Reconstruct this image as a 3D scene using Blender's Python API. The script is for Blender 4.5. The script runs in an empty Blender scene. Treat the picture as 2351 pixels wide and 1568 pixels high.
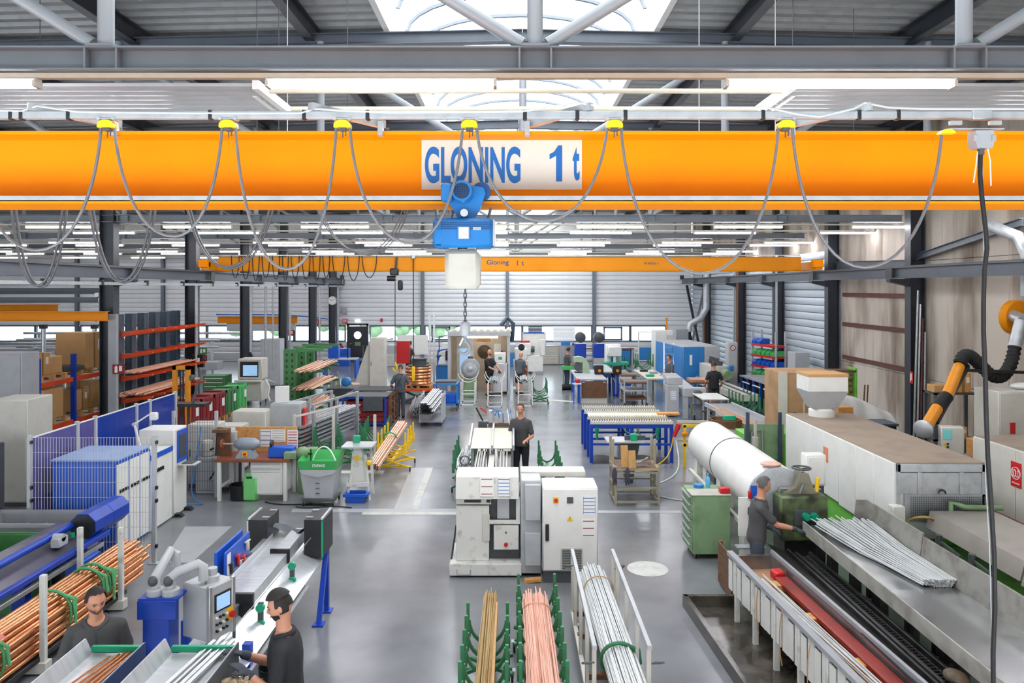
import bpy, bmesh, math, random
from mathutils import Vector as V, Matrix, Euler
random.seed(7)
sc = bpy.context.scene
COL = sc.collection
PI = math.pi
# ---------------------------------------------------------------- camera, sky, exposure
CAMZ, FPX, HX, HY = 4.25, 1700.0, 1175.5, 662.0
cam = bpy.data.objects.new('camera', bpy.data.cameras.new('camera'))
COL.objects.link(cam)
cam.location = (0, 0, CAMZ)
cam.rotation_euler = (PI / 2, 0, 0)
cam.data.sensor_width = 36
cam.data.lens = 36 * FPX / 2351
cam.data.shift_y = -(784 - HY) / 2351
cam.data.clip_start = .1
cam.data.clip_end = 400
sc.camera = cam
w = bpy.data.worlds.new('overcast_sky')
sc.world = w
w.use_nodes = True
bg = w.node_tree.nodes['Background']
bg.inputs[0].default_value = (.92, .96, 1.0, 1)
bg.inputs[1].default_value = 6.0
sc.view_settings.view_transform = 'Standard'
sc.view_settings.look = 'None'
sc.view_settings.gamma = 1
sc.view_settings.exposure = .13
sc.view_settings.use_curve_mapping = False
cy = sc.cycles
cy.max_bounces = 6; cy.diffuse_bounces = 3; cy.glossy_bounces = 3; cy.transmission_bounces = 4; cy.transparent_max_bounces = 12
cy.caustics_reflective = False; cy.caustics_refractive = False
cy.use_adaptive_sampling = True; cy.adaptive_threshold = .05; cy.adaptive_min_samples = 12; cy.use_light_tree = False
LAMP = 40.0
# ---------------------------------------------------------------- helpers
def lin(h):
    h = h.lstrip('#')
    f = lambda c: c / 12.92 if c <= .04045 else ((c + .055) / 1.055) ** 2.4
    return tuple(f(int(h[i:i + 2], 16) / 255) for i in (0, 2, 4)) + (1,)
MATS = {}
def mat(name, col, rough=.5, metal=0., col2=None, scale=4., amt=.5, bump=0., bscale=60., stretch=(1, 1, 1), emit=0., alpha=1., lo=.45, hi=.75):
    """procedural principled material: base colour broken by noise towards col2, optional fine bump"""
    if name in MATS: return MATS[name]
    m = bpy.data.materials.new(name); MATS[name] = m
    m.use_nodes = True
    nt = m.node_tree; N = nt.nodes; L = nt.links
    p = N['Principled BSDF']
    p.inputs['Roughness'].default_value = rough
    p.inputs['Metallic'].default_value = metal
    c = lin(col)
    if col2 is None: col2c = tuple(x * .86 for x in c[:3]) + (1,)
    else: col2c = lin(col2)
    tc = N.new('ShaderNodeTexCoord')
    mp = N.new('ShaderNodeMapping'); mp.inputs['Scale'].default_value = stretch
    L.new(tc.outputs['Object'], mp.inputs[0])
    nz = N.new('ShaderNodeTexNoise'); nz.inputs['Scale'].default_value = scale; nz.inputs['Detail'].default_value = 3
    L.new(mp.outputs[0], nz.inputs['Vector'])
    mr = N.new('ShaderNodeMapRange'); mr.inputs[1].default_value = lo; mr.inputs[2].default_value = hi
    mr.inputs[3].default_value = 0; mr.inputs[4].default_value = amt
    L.new(nz.outputs[0], mr.inputs[0])
    mx = N.new('ShaderNodeMix'); mx.data_type = 'RGBA'
    mx.inputs[6].default_value = c; mx.inputs[7].default_value = col2c
    L.new(mr.outputs[0], mx.inputs[0]); L.new(mx.outputs[2], p.inputs['Base Color'])
    if bump:
        n2 = N.new('ShaderNodeTexNoise'); n2.inputs['Scale'].default_value = bscale
        L.new(mp.outputs[0], n2.inputs['Vector'])
        b = N.new('ShaderNodeBump'); b.inputs['Strength'].default_value = bump; b.inputs['Distance'].default_value = .02
        L.new(n2.outputs[0], b.inputs['Height']); L.new(b.outputs[0], p.inputs['Normal'])
    if emit:
        p.inputs['Emission Color'].default_value = c; p.inputs['Emission Strength'].default_value = emit
    if alpha < 1:
        tr = N.new('ShaderNodeBsdfTransparent'); tr.inputs[0].default_value = tuple(.5 + .5 * x for x in c[:3]) + (1,)
        ms = N.new('ShaderNodeMixShader'); ms.inputs[0].default_value = alpha
        L.new(tr.outputs[0], ms.inputs[1]); L.new(p.outputs[0], ms.inputs[2])
        L.new(ms.outputs[0], N['Material Output'].inputs[0])
    return m
def at(x, y, D):
    """metres from a measured image point at a known distance"""
    return V(((x - HX) * D / FPX, D, CAMZ - (y - HY) * D / FPX))
def gd(y): return CAMZ * FPX / (y - HY)
def gp(x, y):
    D = gd(y); return V(((x - HX) * D / FPX, D, 0))
def ax(d):
    d = V(d).normalized()
    return d.to_track_quat('Z', 'Y').to_matrix().to_4x4()
class B:
    """collects shapes for ONE mesh"""
    def __init__(s): s.v = []; s.f = []; s.T = None
    def add(s, vs, fs):
        n = len(s.v)
        s.v += [tuple(s.T @ V(p)) for p in vs] if s.T is not None else [tuple(p) for p in vs]
        s.f += [tuple(i + n for i in f) for f in fs]; return s
    def box(s, c, d, b=0, R=None):
        hx, hy, hz = d[0] / 2, d[1] / 2, d[2] / 2
        b = min(b, hx * .9, hy * .9, hz * .9)
        if b <= 0:
            vs = [V((x * hx, y * hy, z * hz)) for x in (-1, 1) for y in (-1, 1) for z in (-1, 1)]
            fs = [(0, 1, 3, 2), (4, 6, 7, 5), (0, 4, 5, 1), (2, 3, 7, 6), (0, 2, 6, 4), (1, 5, 7, 3)]
        else:
            vs = []; ix = {}
            for x in (-1, 1):
                for y in (-1, 1):
                    for z in (-1, 1):
                        ix[x, y, z] = len(vs)
                        vs += [V((x * hx, y * (hy - b), z * (hz - b))), V((x * (hx - b), y * hy, z * (hz - b))), V((x * (hx - b), y * (hy - b), z * hz))]
            fs = []
            sq = ((-1, -1), (-1, 1), (1, 1), (1, -1))
            for a in (-1, 1):
                fs.append([ix[a, p, q] for p, q in sq]); fs.append([ix[p, a, q] + 1 for p, q in sq]); fs.append([ix[p, q, a] + 2 for p, q in sq])
            for p in (-1, 1):
                for q in (-1, 1):
                    fs.append([ix[p, q, -1], ix[p, q, 1], ix[p, q, 1] + 1, ix[p, q, -1] + 1])
                    fs.append([ix[p, -1, q], ix[p, 1, q], ix[p, 1, q] + 2, ix[p, -1, q] + 2])
                    fs.append([ix[-1, p, q] + 1, ix[1, p, q] + 1, ix[1, p, q] + 2, ix[-1, p, q] + 2])
            for k in ix.values(): fs.append([k, k + 1, k + 2])
        c = V(c)
        vs = [(R @ p if R is not None else p) + c for p in vs]
        return s.add(vs, fs)
    def bx(s, x0, x1, y0, y1, z0, z1, b=0):
        return s.box(((x0 + x1) / 2, (y0 + y1) / 2, (z0 + z1) / 2), (abs(x1 - x0), abs(y1 - y0), abs(z1 - z0)), b)
    def cyl(s, p, q, r, r2=None, n=14):
        return s.tube([p, q], [r, r if r2 is None else r2], n)
    def tube(s, pts, r, n=8, flat=None, closed=False, cap=True):
        pts = [V(p) for p in pts]
        rs = r if isinstance(r, (list, tuple)) else [r] * len(pts)
        vs = []; fs = []; u = None; m = len(pts)
        for i, p in enumerate(pts):
            if closed: d = pts[(i + 1) % m] - pts[i - 1]
            else: d = (pts[min(i + 1, m - 1)] - pts[max(i - 1, 0)])
            d = d.normalized() if d.length > 1e-9 else V((0, 0, 1))
            if u is None:
                u = V((0, 0, 1)).cross(d)
                if u.length < .05: u = V((1, 0, 0)).cross(d)
            u = (u - d * u.dot(d)).normalized(); w_ = d.cross(u)
            for k in range(n):
                a = 2 * PI * k / n + (PI / 4 if n == 4 else 0)
                e = u * math.cos(a) + w_ * (math.sin(a) * (flat or 1))
                vs.append(p + e * rs[i])
        for i in range(m if closed else m - 1):
            j = (i + 1) % m
            for k in range(n):
                k2 = (k + 1) % n
                fs.append((i * n + k, i * n + k2, j * n + k2, j * n + k))
        if cap and not closed: fs += [tuple(range(n))[::-1], tuple(range((m - 1) * n, m * n))]
        return s.add(vs, fs)
    def bar(s, p, q, w=.04): return s.tube([p, q], w * .7071, 4)
    def lathe(s, prof, n=24, c=(0, 0, 0), d=(0, 0, 1), cap=True):
        R = ax(d); c = V(c); vs = []; fs = []
        for r, z in prof:
            for k in range(n):
                a = 2 * PI * k / n
                vs.append(c + R @ V((r * math.cos(a), r * math.sin(a), z)))
        m = len(prof)
        for i in range(m - 1):
            for k in range(n):
                k2 = (k + 1) % n
                fs.append((i * n + k, i * n + k2, (i + 1) * n + k2, (i + 1) * n + k))
        if cap: fs += [tuple(range(n))[::-1], tuple(range((m - 1) * n, m * n))]
        return s.add(vs, fs)
    def ell(s, c, r, n=12, m=8, R=None):
        r = (r, r, r) if not isinstance(r, (tuple, list)) else r
        vs = [V((0, 0, -r[2]))]; fs = []
        for i in range(1, m):
            t = -PI / 2 + PI * i / m
            for k in range(n):
                a = 2 * PI * k / n
                vs.append(V((r[0] * math.cos(t) * math.cos(a), r[1] * math.cos(t) * math.sin(a), r[2] * math.sin(t))))
        vs.append(V((0, 0, r[2]))); last = len(vs) - 1
        for k in range(n):
            k2 = (k + 1) % n
            fs.append((0, 1 + k2, 1 + k)); fs.append((last, last - n + k, last - n + k2))
            for i in range(m - 2):
                a = 1 + i * n
                fs.append((a + k, a + k2, a + n + k2, a + n + k))
        c = V(c)
        return s.add([(R @ p if R is not None else p) + c for p in vs], fs)
    def prism(s, poly, a, b, axis='Y'):
        """polygon extruded a..b; axis Y: poly=(x,z); X: poly=(y,z); Z: poly=(x,y)"""
        f = {'Y': lambda p, t: (p[0], t, p[1]), 'X': lambda p, t: (t, p[0], p[1]), 'Z': lambda p, t: (p[0], p[1], t)}[axis]
        n = len(poly)
        vs = [f(p, a) for p in poly] + [f(p, b) for p in poly]
        fs = [tuple(range(n)), tuple(range(2 * n - 1, n - 1, -1))] + [(i, (i + 1) % n, n + (i + 1) % n, n + i) for i in range(n)]
        return s.add(vs, fs)
    def ibeam(s, p, q, h, wd, t=.014, up=(0, 0, 1)):
        p = V(p); q = V(q); d = (q - p); Ln = d.length; d.normalize(); up = V(up)
        side = d.cross(up).normalized(); up = side.cross(d)
        R = Matrix((side, d, up)).transposed()
        c = (p + q) / 2
        s.box(c + up * (h / 2 - t / 2), (wd, Ln, t), R=R); s.box(c - up * (h / 2 - t / 2), (wd, Ln, t), R=R)
        return s.box(c, (t * .8, Ln, h - 2 * t), R=R)
    def grid(s, fn, nu, nv, th=0):
        vs = [fn(i / nu, j / nv) for j in range(nv + 1) for i in range(nu + 1)]
        fs = [(j * (nu + 1) + i, j * (nu + 1) + i + 1, (j + 1) * (nu + 1) + i + 1, (j + 1) * (nu + 1) + i) for j in range(nv) for i in range(nu)]
        return s.add(vs, fs)
def mesh(b, name='m', smooth=40, fix=True):
    me = bpy.data.meshes.new(name)
    me.from_pydata(b.v, [], b.f)
    if fix:
        bm = bmesh.new(); bm.from_mesh(me); bmesh.ops.recalc_face_normals(bm, faces=bm.faces); bm.to_mesh(me); bm.free()
    if smooth:
        me.polygons.foreach_set('use_smooth', [True] * len(me.polygons))
        me.set_sharp_from_angle(angle=math.radians(smooth))
    me.update(); return me
def mk(name, b, m, parent=None, smooth=40, loc=None, rot=None, label=None):
    me = b if isinstance(b, bpy.types.Mesh) else mesh(b, name, smooth)
    if m is not None and not me.materials: me.materials.append(m)
    o = bpy.data.objects.new(name, me); COL.objects.link(o)
    if parent is not None: o.parent = parent
    if loc is not None: o.location = loc
    if rot is not None: o.rotation_euler = rot
    if label: o['label'] = label
    return o
def tag(o, label, cat, group=None):
    o['label'] = label; o['category'] = cat
    if group: o['group'] = group
    return o
def thing(name, label, cat, loc=(0, 0, 0), rz=0, group=None):
    o = bpy.data.objects.new(name, None); COL.objects.link(o)
    o.location = loc; o.rotation_euler = (0, 0, rz); o.empty_display_size = .1
    return tag(o, label, cat, group)
def struct(name, b, m, parent=None, smooth=40):
    o = mk(name, b, m, parent, smooth)
    if parent is None: o['kind'] = 'structure'
    return o
def dup(root, loc, rz=None, label=None, group=None):
    r = root.copy(); COL.objects.link(r); r.location = loc
    if rz is not None: r.rotation_euler = (0, 0, rz)
    if label: r['label'] = label
    if group: r['group'] = group
    for ch in list(root.children):
        c = ch.copy(); COL.objects.link(c); c.parent = r
        for g in list(ch.children):
            d = g.copy(); COL.objects.link(d); d.parent = c
    return r
def text(name, body, m, parent, loc, rot, w_, h_, th=.001, bold=0.):
    """flat lettering fitted to a w x h box; local x right, y up"""
    cu = bpy.data.curves.new('t', 'FONT'); cu.body = body; cu.extrude = th; cu.offset = bold
    o = bpy.data.objects.new('t', cu); COL.objects.link(o)
    dg = bpy.context.evaluated_depsgraph_get(); dg.update()
    me = bpy.data.meshes.new_from_object(o.evaluated_get(dg))
    bpy.data.objects.remove(o); bpy.data.curves.remove(cu)
    xs = [v.co.x for v in me.vertices]; ys = [v.co.y for v in me.vertices]
    sx = w_ / (max(xs) - min(xs)); sy = h_ / (max(ys) - min(ys)); x0 = min(xs); y0 = min(ys)
    for v in me.vertices: v.co.x = (v.co.x - x0) * sx - w_ / 2; v.co.y = (v.co.y - y0) * sy - h_ / 2
    me.materials.clear()
    return mk(name, me, m, parent, loc=loc, rot=rot)
FRONT = (PI / 2, 0, 0)      # lettering that faces the camera side (-Y)
def arc(c, r, a0, a1, n, f=lambda a, r: (r * math.cos(a), 0, r * math.sin(a))):
    return [V(c) + V(f(a0 + (a1 - a0) * i / n, r)) for i in range(n + 1)]
def bez(p0, p1, p2, p3, n=14):
    p0, p1, p2, p3 = map(V, (p0, p1, p2, p3)); o = []
    for i in range(n + 1):
        t = i / n; s = 1 - t
        o.append(p0 * s ** 3 + p1 * 3 * s * s * t + p2 * 3 * s * t * t + p3 * t ** 3)
    return o
def hang(a, b, low, n=16):
    """a cable hanging from a to b whose lowest point is near z=low"""
    a = V(a); b = V(b); k = (min(a.z, b.z) - low) * 1.333
    return bez(a, (a.x * .93 + b.x * .07, a.y, min(a.z, b.z) - k), (b.x * .93 + a.x * .07, b.y, min(a.z, b.z) - k), b, n)
# ---------------------------------------------------------------- materials
M_ = dict(
 floor=mat('floor_epoxy', '#808285', .2, 0, '#67696c', 1.1, .75, .02, 25, lo=.35, hi=.7),
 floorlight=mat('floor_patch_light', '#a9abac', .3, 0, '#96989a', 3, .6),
 line=mat('floor_line_white', '#c3c4bd', .45, 0, '#9c9d98', 6, .7),
 dfloor=mat('oily_floor', '#3e3a35', .15, 0, '#6d675c', 3, .8),
 steel=mat('beam_grey', '#777d84', .45, .1, '#6a7077', 3, .5),
 tube=mat('tube_grey', '#8f9499', .4, .1, '#858a90', 3, .4),
 dark=mat('column_dark', '#30353d', .45, 0, '#272b32', 3, .6),
 run=mat('runway_grey', '#565d67', .45, 0, '#4b525b', 3, .6),
 deck=mat('roof_deck', '#8e9091', .5, .2, '#747677', 5, .6),
 orange=mat('crane_orange', '#f08a00', .62, 0, '#e88000', 1.5, .6, .01, 30),
 orange2=mat('crane_orange_dull', '#dd8a12', .45, 0, '#d17d08', 1.5, .6),
 rust=mat('rust_rail', '#5a352f', .7, 0, '#74473d', 9, .7),
 white=mat('white_paint', '#e4e4df', .4, 0, '#d3d3cc', 4, .5),
 white2=mat('white_worn', '#d9d9d2', .5, 0, '#8d8678', 7, .55, lo=.55, hi=.72),
 offw=mat('beige_grey', '#cbc9bf', .45, 0, '#bbb8ac', 4, .6),
 grey=mat('machine_grey', '#b3b6b8', .42, 0, '#a2a5a7', 4, .6),
 grey2=mat('cabinet_grey', '#9a9ca0', .45, 0, '#8c8e92', 4, .6),
 dgrey=mat('dark_grey', '#4c4f53', .45, 0, '#3d4044', 6, .6),
 black=mat('black_plastic', '#191a1c', .45, 0, '#26272a', 8, .6),
 rubber=mat('black_rubber', '#141414', .7, 0, '#222222', 8, .6),
 cable=mat('flat_cable_grey', '#66676a', .35, 0, '#77787a', 8, .5),
 alu=mat('aluminium', '#c9ccd0', .32, .75, '#aeb2b7', 6, .6),
 galv=mat('galvanised', '#b6babd', .38, .55, '#989da1', 9, .7),
 inox=mat('sheet_steel', '#cdd0d3', .3, .45, '#b0b4b8', 3, .7, stretch=(1, 6, 1)),
 inoxd=mat('oily_sheet_steel', '#9a9c9d', .2, .7, '#6d6a62', 3, .8),
 dsteel=mat('dark_oily_steel', '#3a3a3a', .3, .6, '#1d1c1b', 6, .8),
 chrome=mat('chrome', '#d8dade', .12, 1.),
 copper=mat('copper', '#e39c6e', .24, .85, '#c67a4c', 5, .6),
 copperL=mat('copper_pale', '#e8b79c', .4, .5, '#d08f6e', 9, .7),
 pink=mat('copper_wire_pink', '#edb7a1', .5, .25, '#d99478', 16, .6, stretch=(1, .2, 1)),
 brass=mat('brass_rods', '#b99a67', .5, .3, '#8f7245', 14, .7, stretch=(1, .2, 1)),
 rod=mat('aluminium_rods', '#d2d5d5', .4, .2, '#a9adaf', 14, .6, stretch=(1, .2, 1)),
 rodend=mat('rod_ends_dark', '#565b60', .5, .3, '#22262a', 30, .9),
 blue=mat('machine_blue', '#0c3fae', .38, 0, '#08328f', 4, .6),
 blueb=mat('bright_blue', '#1557c4', .4, 0, '#0f49aa', 4, .6),
 blue3=mat('sky_blue_paint', '#2f7fc4', .4, 0, '#256fb0', 4, .6),
 navy=mat('rack_navy', '#1f3b6b', .5, 0, '#172f58', 6, .6),
 slate=mat('rack_slate', '#364858', .5, 0, '#2b3b49', 6, .6),
 hoist=mat('hoist_blue', '#0f6aab', .4, 0, '#0c5f9b', 4, .5),
 hoistd=mat('hoist_blue_dark', '#0d4a80', .4, 0, '#0a3c69', 4, .5),
 rorange=mat('rack_orange', '#dd4c1d', .45, 0, '#c43f14', 5, .6),
 red=mat('signal_red', '#c81e22', .4, 0, '#b0181c', 5, .5),
 dred=mat('crate_red', '#8c1f22', .55, 0, '#6d181c', 4, .7),
 yellow=mat('signal_yellow', '#f2c315', .4, 0, '#e0b00d', 5, .5),
 green=mat('machine_green', '#3e7a45', .45, 0, '#356a3b', 4, .6),
 greenw=mat('worn_green', '#82a075', .5, 0, '#5b7253', 3, .8),
 greenl=mat('press_green', '#6cc043', .42, 0, '#4c8f30', 4, .6),
 greenp=mat('plastic_green', '#45b05f', .4, 0, '#3ba354', 4, .5),
 teal=mat('teal_plastic', '#10a578', .35, 0, '#0c9069', 4, .5),
 gcart=mat('cart_green', '#2f7a52', .45, 0, '#44552f', 9, .8),
 gstrap=mat('strap_green', '#5fae74', .7, 0, '#3f8a55', 20, .7),
 wood=mat('pallet_wood', '#c79a5f', .7, 0, '#a87b45', 6, .7, .1, 40, (1, 8, 1)),
 woodd=mat('brown_wood', '#6d4a30', .6, 0, '#4e3421', 6, .7, .1, 40),
 bench=mat('bench_wood', '#8a4d33', .45, 0, '#6d3a25', 5, .7, .05, 30, (1, 6, 1)),
 osb=mat('osb_board', '#d29a57', .7, 0, '#a8703a', 22, .8, .2, 60),
 card=mat('cardboard', '#c79a63', .7, 0, '#b58853', 3, .6),
 dust=mat('dusty_brown_top', '#9b8a79', .75, 0, '#83756a', 2.5, .8, .05, 30),
 tan=mat('tan_board', '#b28d66', .65, 0, '#8e6c48', 2, .8),
 paper=mat('paper', '#ecebe6', .7, 0, '#dddcd6', 6, .4),
 paperb=mat('print_blue', '#3a6fb0', .7),
 bluep=mat('translucent_blue_panel', '#0b3fb0', .2, 0, alpha=.62),
 glass=mat('window_glass', '#dfeaf0', .05, 0, alpha=.12),
 vault=mat('skylight_sheet', '#f4f7f8', .4, 0, alpha=.2),
 lamp=mat('tube_light', '#fbf9ff', .4, 0, emit=LAMP),
 tarp=mat('white_tarp', '#dcdcd8', .55, 0, '#c4c4c0', 3, .6),
 screen=mat('lit_screen_and_pane', '#8fb4d8', .3, 0, '#5f86b8', 3, .8, emit=.7),
 conc=mat('concrete', '#c9beb1', .85, 0, '#7a6b5b', 1.3, .9, .15, 40, (1, 1, .25), lo=.42, hi=.66),
 clad=mat('wall_cassette', '#eff1f3', .45, 0, '#e6e8eb', 2, .5),
 clad2=mat('wall_cassette_blue', '#cbd6de', .35, .1, '#c0cbd4', 2, .5),
 wframe=mat('window_frame', '#6f7882', .4),
 skin=mat('skin', '#c98f73', .5, 0, '#b67a5f', 9, .5),
 cloth=mat('shirt_grey', '#4a4a4b', .85, 0, '#414142', 12, .6, .2, 120),
 clothb=mat('shirt_black', '#24262a', .85, 0, '#1d1f22', 12, .6, .2, 120),
 clothg=mat('shirt_bluegrey', '#565c64', .85, 0, '#4a5057', 12, .6, .2, 120),
 trous=mat('trousers_dark', '#26282c', .85, 0, '#1e2023', 12, .6, .2, 120),
 trousb=mat('trousers_bluegrey', '#47505c', .85, 0, '#3b434e', 12, .6, .2, 120),
 hair=mat('hair_dark', '#1c1815', .7, 0, '#2b241f', 60, .7, .3, 200),
 hairg=mat('hair_grey', '#5f5c58', .7, 0, '#3c3a38', 60, .8, .3, 200),
 hairb=mat('hair_brown', '#4a3524', .7, 0, '#35251a', 60, .7, .3, 200),
 glove=mat('glove_grey', '#3f4650', .8, 0, '#2d3239', 14, .7),
 lens=mat('dark_lens', '#111316', .1),
 lblue=mat('sign_blue', '#0460ac', .5, 0, '#045aa2', 4, .4),
 signw=mat('sign_white', '#cfccc3', .5, 0, '#c8c5bb', 4, .4),
 dblue=mat('letter_navy', '#24365f', .5),
 pvc=mat('white_plastic_worn', '#b5b2a8', .6, 0, '#9c978a', 5, .7),
 cream=mat('cream_rail', '#d2cdbb', .55, 0, '#c2bca6', 6, .5),
 bagp=mat('orange_arm', '#e39112', .4, 0, '#d28309', 4, .5),
)
for k_ in ('orange', 'orange2', 'pvc', 'signw'): MATS[M_[k_].name].node_tree.nodes['Principled BSDF'].inputs['Specular IOR Level'].default_value = .15
# ================================================================ the hall
WALLY, RX, LX = 43.2, 10.5, -31.0
fl = struct('floor', B().bx(LX - 3, RX + .3, 1.5, WALLY + .3, -.2, 0), M_['floor'])
def patch(px, m, z=.004, name='floor_marking'):
    return mk(name, B().prism([tuple(gp(*p)[:2]) for p in px], .0005, z, 'Z'), m, fl)
patch([(945, 1168), (960, 1168), (994, 1074), (979, 1074)], M_['line'])
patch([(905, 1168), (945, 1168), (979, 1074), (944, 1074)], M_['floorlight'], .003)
patch([(830, 1182), (1047, 1182), (1047, 1176), (833, 1176)], M_['line'])
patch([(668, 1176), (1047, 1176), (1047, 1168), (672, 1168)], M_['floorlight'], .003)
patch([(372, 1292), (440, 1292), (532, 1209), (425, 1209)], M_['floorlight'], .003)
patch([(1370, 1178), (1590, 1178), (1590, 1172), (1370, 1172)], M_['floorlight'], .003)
patch([(1250, 916), (1320, 921), (1320, 924), (1250, 919)], M_['line'])
c0 = gp(1487, 1306)
mk('floor_cover', B().lathe([(.31, .0005), (.31, .004), (.3, .005)], 28, c0), M_['line'], fl)
for x0, x1, y in ((20, 60, 1190), (0, 40, 1235)): patch([(x0, y + 6), (x1 + 10, y - 12), (x1 + 10, y - 18), (x0, y)], M_['yellow'])
for yy in (17.5, 24, 30.5, 37): mk('floor_joint', B().bx(-9.5, 9.5, yy, yy + .015, .0004, .0015), M_['dgrey'], fl)
# back wall: cassettes row by row between the posts, a ribbon of windows, panels below
posts = [9.8, 4.77, -.27, -5.2, -10.3, -15.3, -20.3, -25.3, -30.6]
ZW0, ZW1 = 1.175, 2.06
wb = struct('wall_back', B().bx(LX, RX, WALLY + .08, WALLY + .3, 0, ZW0 - .03).bx(LX, RX, WALLY + .08, WALLY + .3, ZW1 + .03, 8.9).bx(9.05, RX, WALLY + .08, WALLY + .3, ZW0 - .03, ZW1 + .03), M_['clad'])
RH = .262
pm = {}
def cass(parent, L, loc, rz=0, m='clad', h=RH):
    k = (round(L, 2), m, round(h, 3))
    if k not in pm:
        pm[k] = mesh(B().prism([(-.07, 0), (-.012, .012), (0, .03), (0, h - .03), (-.012, h - .012), (-.07, h)], 0, L, 'X'), 'cassette')
        pm[k].transform(Matrix.Rotation(PI, 4, 'Z')); pm[k].materials.append(M_[m])
    return mk('wall_cassette', pm[k], None, parent, loc=loc, rot=(0, 0, rz))
for i in range(8):
    L = posts[i] - posts[i + 1]
    for r in range(16): cass(wb, L, (posts[i], WALLY, ZW1 + .03 + r * RH))
    for r in range(4): cass(wb, L, (posts[i], WALLY, r * .285), h=.285)
for r in range(16): cass(wb, .7, (10.5, WALLY, ZW1 + .03 + r * RH))
for i, x in enumerate(posts[1:8]):
    o = mk('wall_post', B().ibeam((x, WALLY - .13, 0), (x, WALLY - .13, 8.8), .2, .18, up=(0, 1, 0)), M_['wframe'], wb)
# window ribbon
wn = 0
def window(x0, x1, op=False):
    global wn; wn += 1
    b = B()
    for a in (x0 + .03, x1 - .03): b.bx(a - .04, a + .04, WALLY - .03, WALLY + .12, ZW0, ZW1)
    b.bx(x0, x1, WALLY - .03, WALLY + .12, ZW0 - .05, ZW0 + .04).bx(x0, x1, WALLY - .03, WALLY + .12, ZW1 - .04, ZW1 + .05)
    o = struct('window_%d' % wn, b, M_['wframe'])
    mk('pane', B().bx(x0 + .07, x1 - .07, WALLY + .04, WALLY + .055, ZW0 + .04, ZW1 - .04), M_['glass'], o)
    if op:
        c = (x0 + x1) / 2
        mk('casement', B().bx(c - .55, c - .46, WALLY - .05, WALLY + .03, ZW0 + .05, ZW1 - .05).bx(c + .46, c + .55, WALLY - .05, WALLY + .03, ZW0 + .05, ZW1 - .05).bx(c - .55, c + .55, WALLY - .05, WALLY + .03, ZW0 + .05, ZW0 + .14).bx(c - .55, c + .55, WALLY - .05, WALLY + .03, ZW1 - .14, ZW1 - .05), M_['wframe'], o)
        mk('handle', B().bx(c - .52, c - .49, WALLY - .1, WALLY - .05, 1.5, 1.72), M_['alu'], o)
wx = [9.0, 6.2, 4.86, 1.8, -.18, -3.6, -5.1]
window(6.9, 9.0); window(4.86, 6.9, True); window(.6, 4.68); window(-.18, .6); window(-3.2, -.36); window(-5.1, -3.2, True)
window(-8.3, -5.3)
for a, b_ in ((-10.2, -9.7), (-12.7, -10.4), (-15.2, -12.7), (-17.8, -15.4), (-20.2, -17.8), (-22.8, -20.4), (-25.2, -22.8), (-27.8, -25.4), (-30.5, -27.8)): window(a, b_)
# blinds drawn over two panes
for k, (a, b_, mm) in enumerate(((.95, 1.75, 'dgrey'), (2.4, 4.6 - .95, 'clad'))):
    o = thing('window_blind', ['dark grey slatted blind on the window behind the milling machine', 'pale roller blind covering the window above the drawer cabinets'][k], 'blind', ((a + b_) / 2, WALLY - .06, ZW0))
    for j in range(11): mk('slat', B().box((0, 0, .04 + j * .08), (b_ - a, .02, .074), .004), M_[mm], o)
# door
dx = -9.0
do = struct('door_1', B().bx(dx - .62, dx - .52, WALLY - .06, WALLY + .12, 0, 2.2).bx(dx + .52, dx + .62, WALLY - .06, WALLY + .12, 0, 2.2).bx(dx - .62, dx + .62, WALLY - .06, WALLY + .12, 2.08, 2.2), M_['dark'])
leaf = B()
for i in range(24):
    a0, a1 = 2 * PI * i / 24, 2 * PI * (i + 1) / 24
    r = .23
    def sq(a):
        c, s = math.cos(a), math.sin(a); k = 1 / max(abs(c), abs(s)); return (dx + .52 * c * k, 1.52 + .52 * s * k)
    p = [(dx + r * math.cos(a0), 1.52 + r * math.sin(a0)), sq(a0), sq(a1), (dx + r * math.cos(a1), 1.52 + r * math.sin(a1))]
    leaf.prism(p, WALLY - .02, WALLY + .04, 'Y')
leaf.bx(dx - .52, dx + .52, WALLY - .02, WALLY + .04, 0, 1.0)
mk('door_leaf', leaf, M_['dark'], do)
mk('porthole', B().lathe([(.225, 0), (.225, .03)], 24, (dx, WALLY, 1.52), (0, 1, 0)), M_['glass'], do)
mk('porthole_ring', B().tube(arc((dx, WALLY - .03, 1.52), .235, 0, 2 * PI, 24)[:-1], .018, 6, closed=True), M_['dgrey'], do)
mk('door_notice', B().bx(dx - .16, dx + .16, WALLY - .035, WALLY - .02, .9, 1.12), M_['greenw'], do)
mk('door_handle', B().bx(dx - .45, dx - .32, WALLY - .09, WALLY - .03, 1.0, 1.03), M_['alu'], do)
mk('door_closer', B().bx(dx - .42, dx - .1, WALLY - .08, WALLY - .02, 2.0, 2.06), M_['alu'], do)
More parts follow.
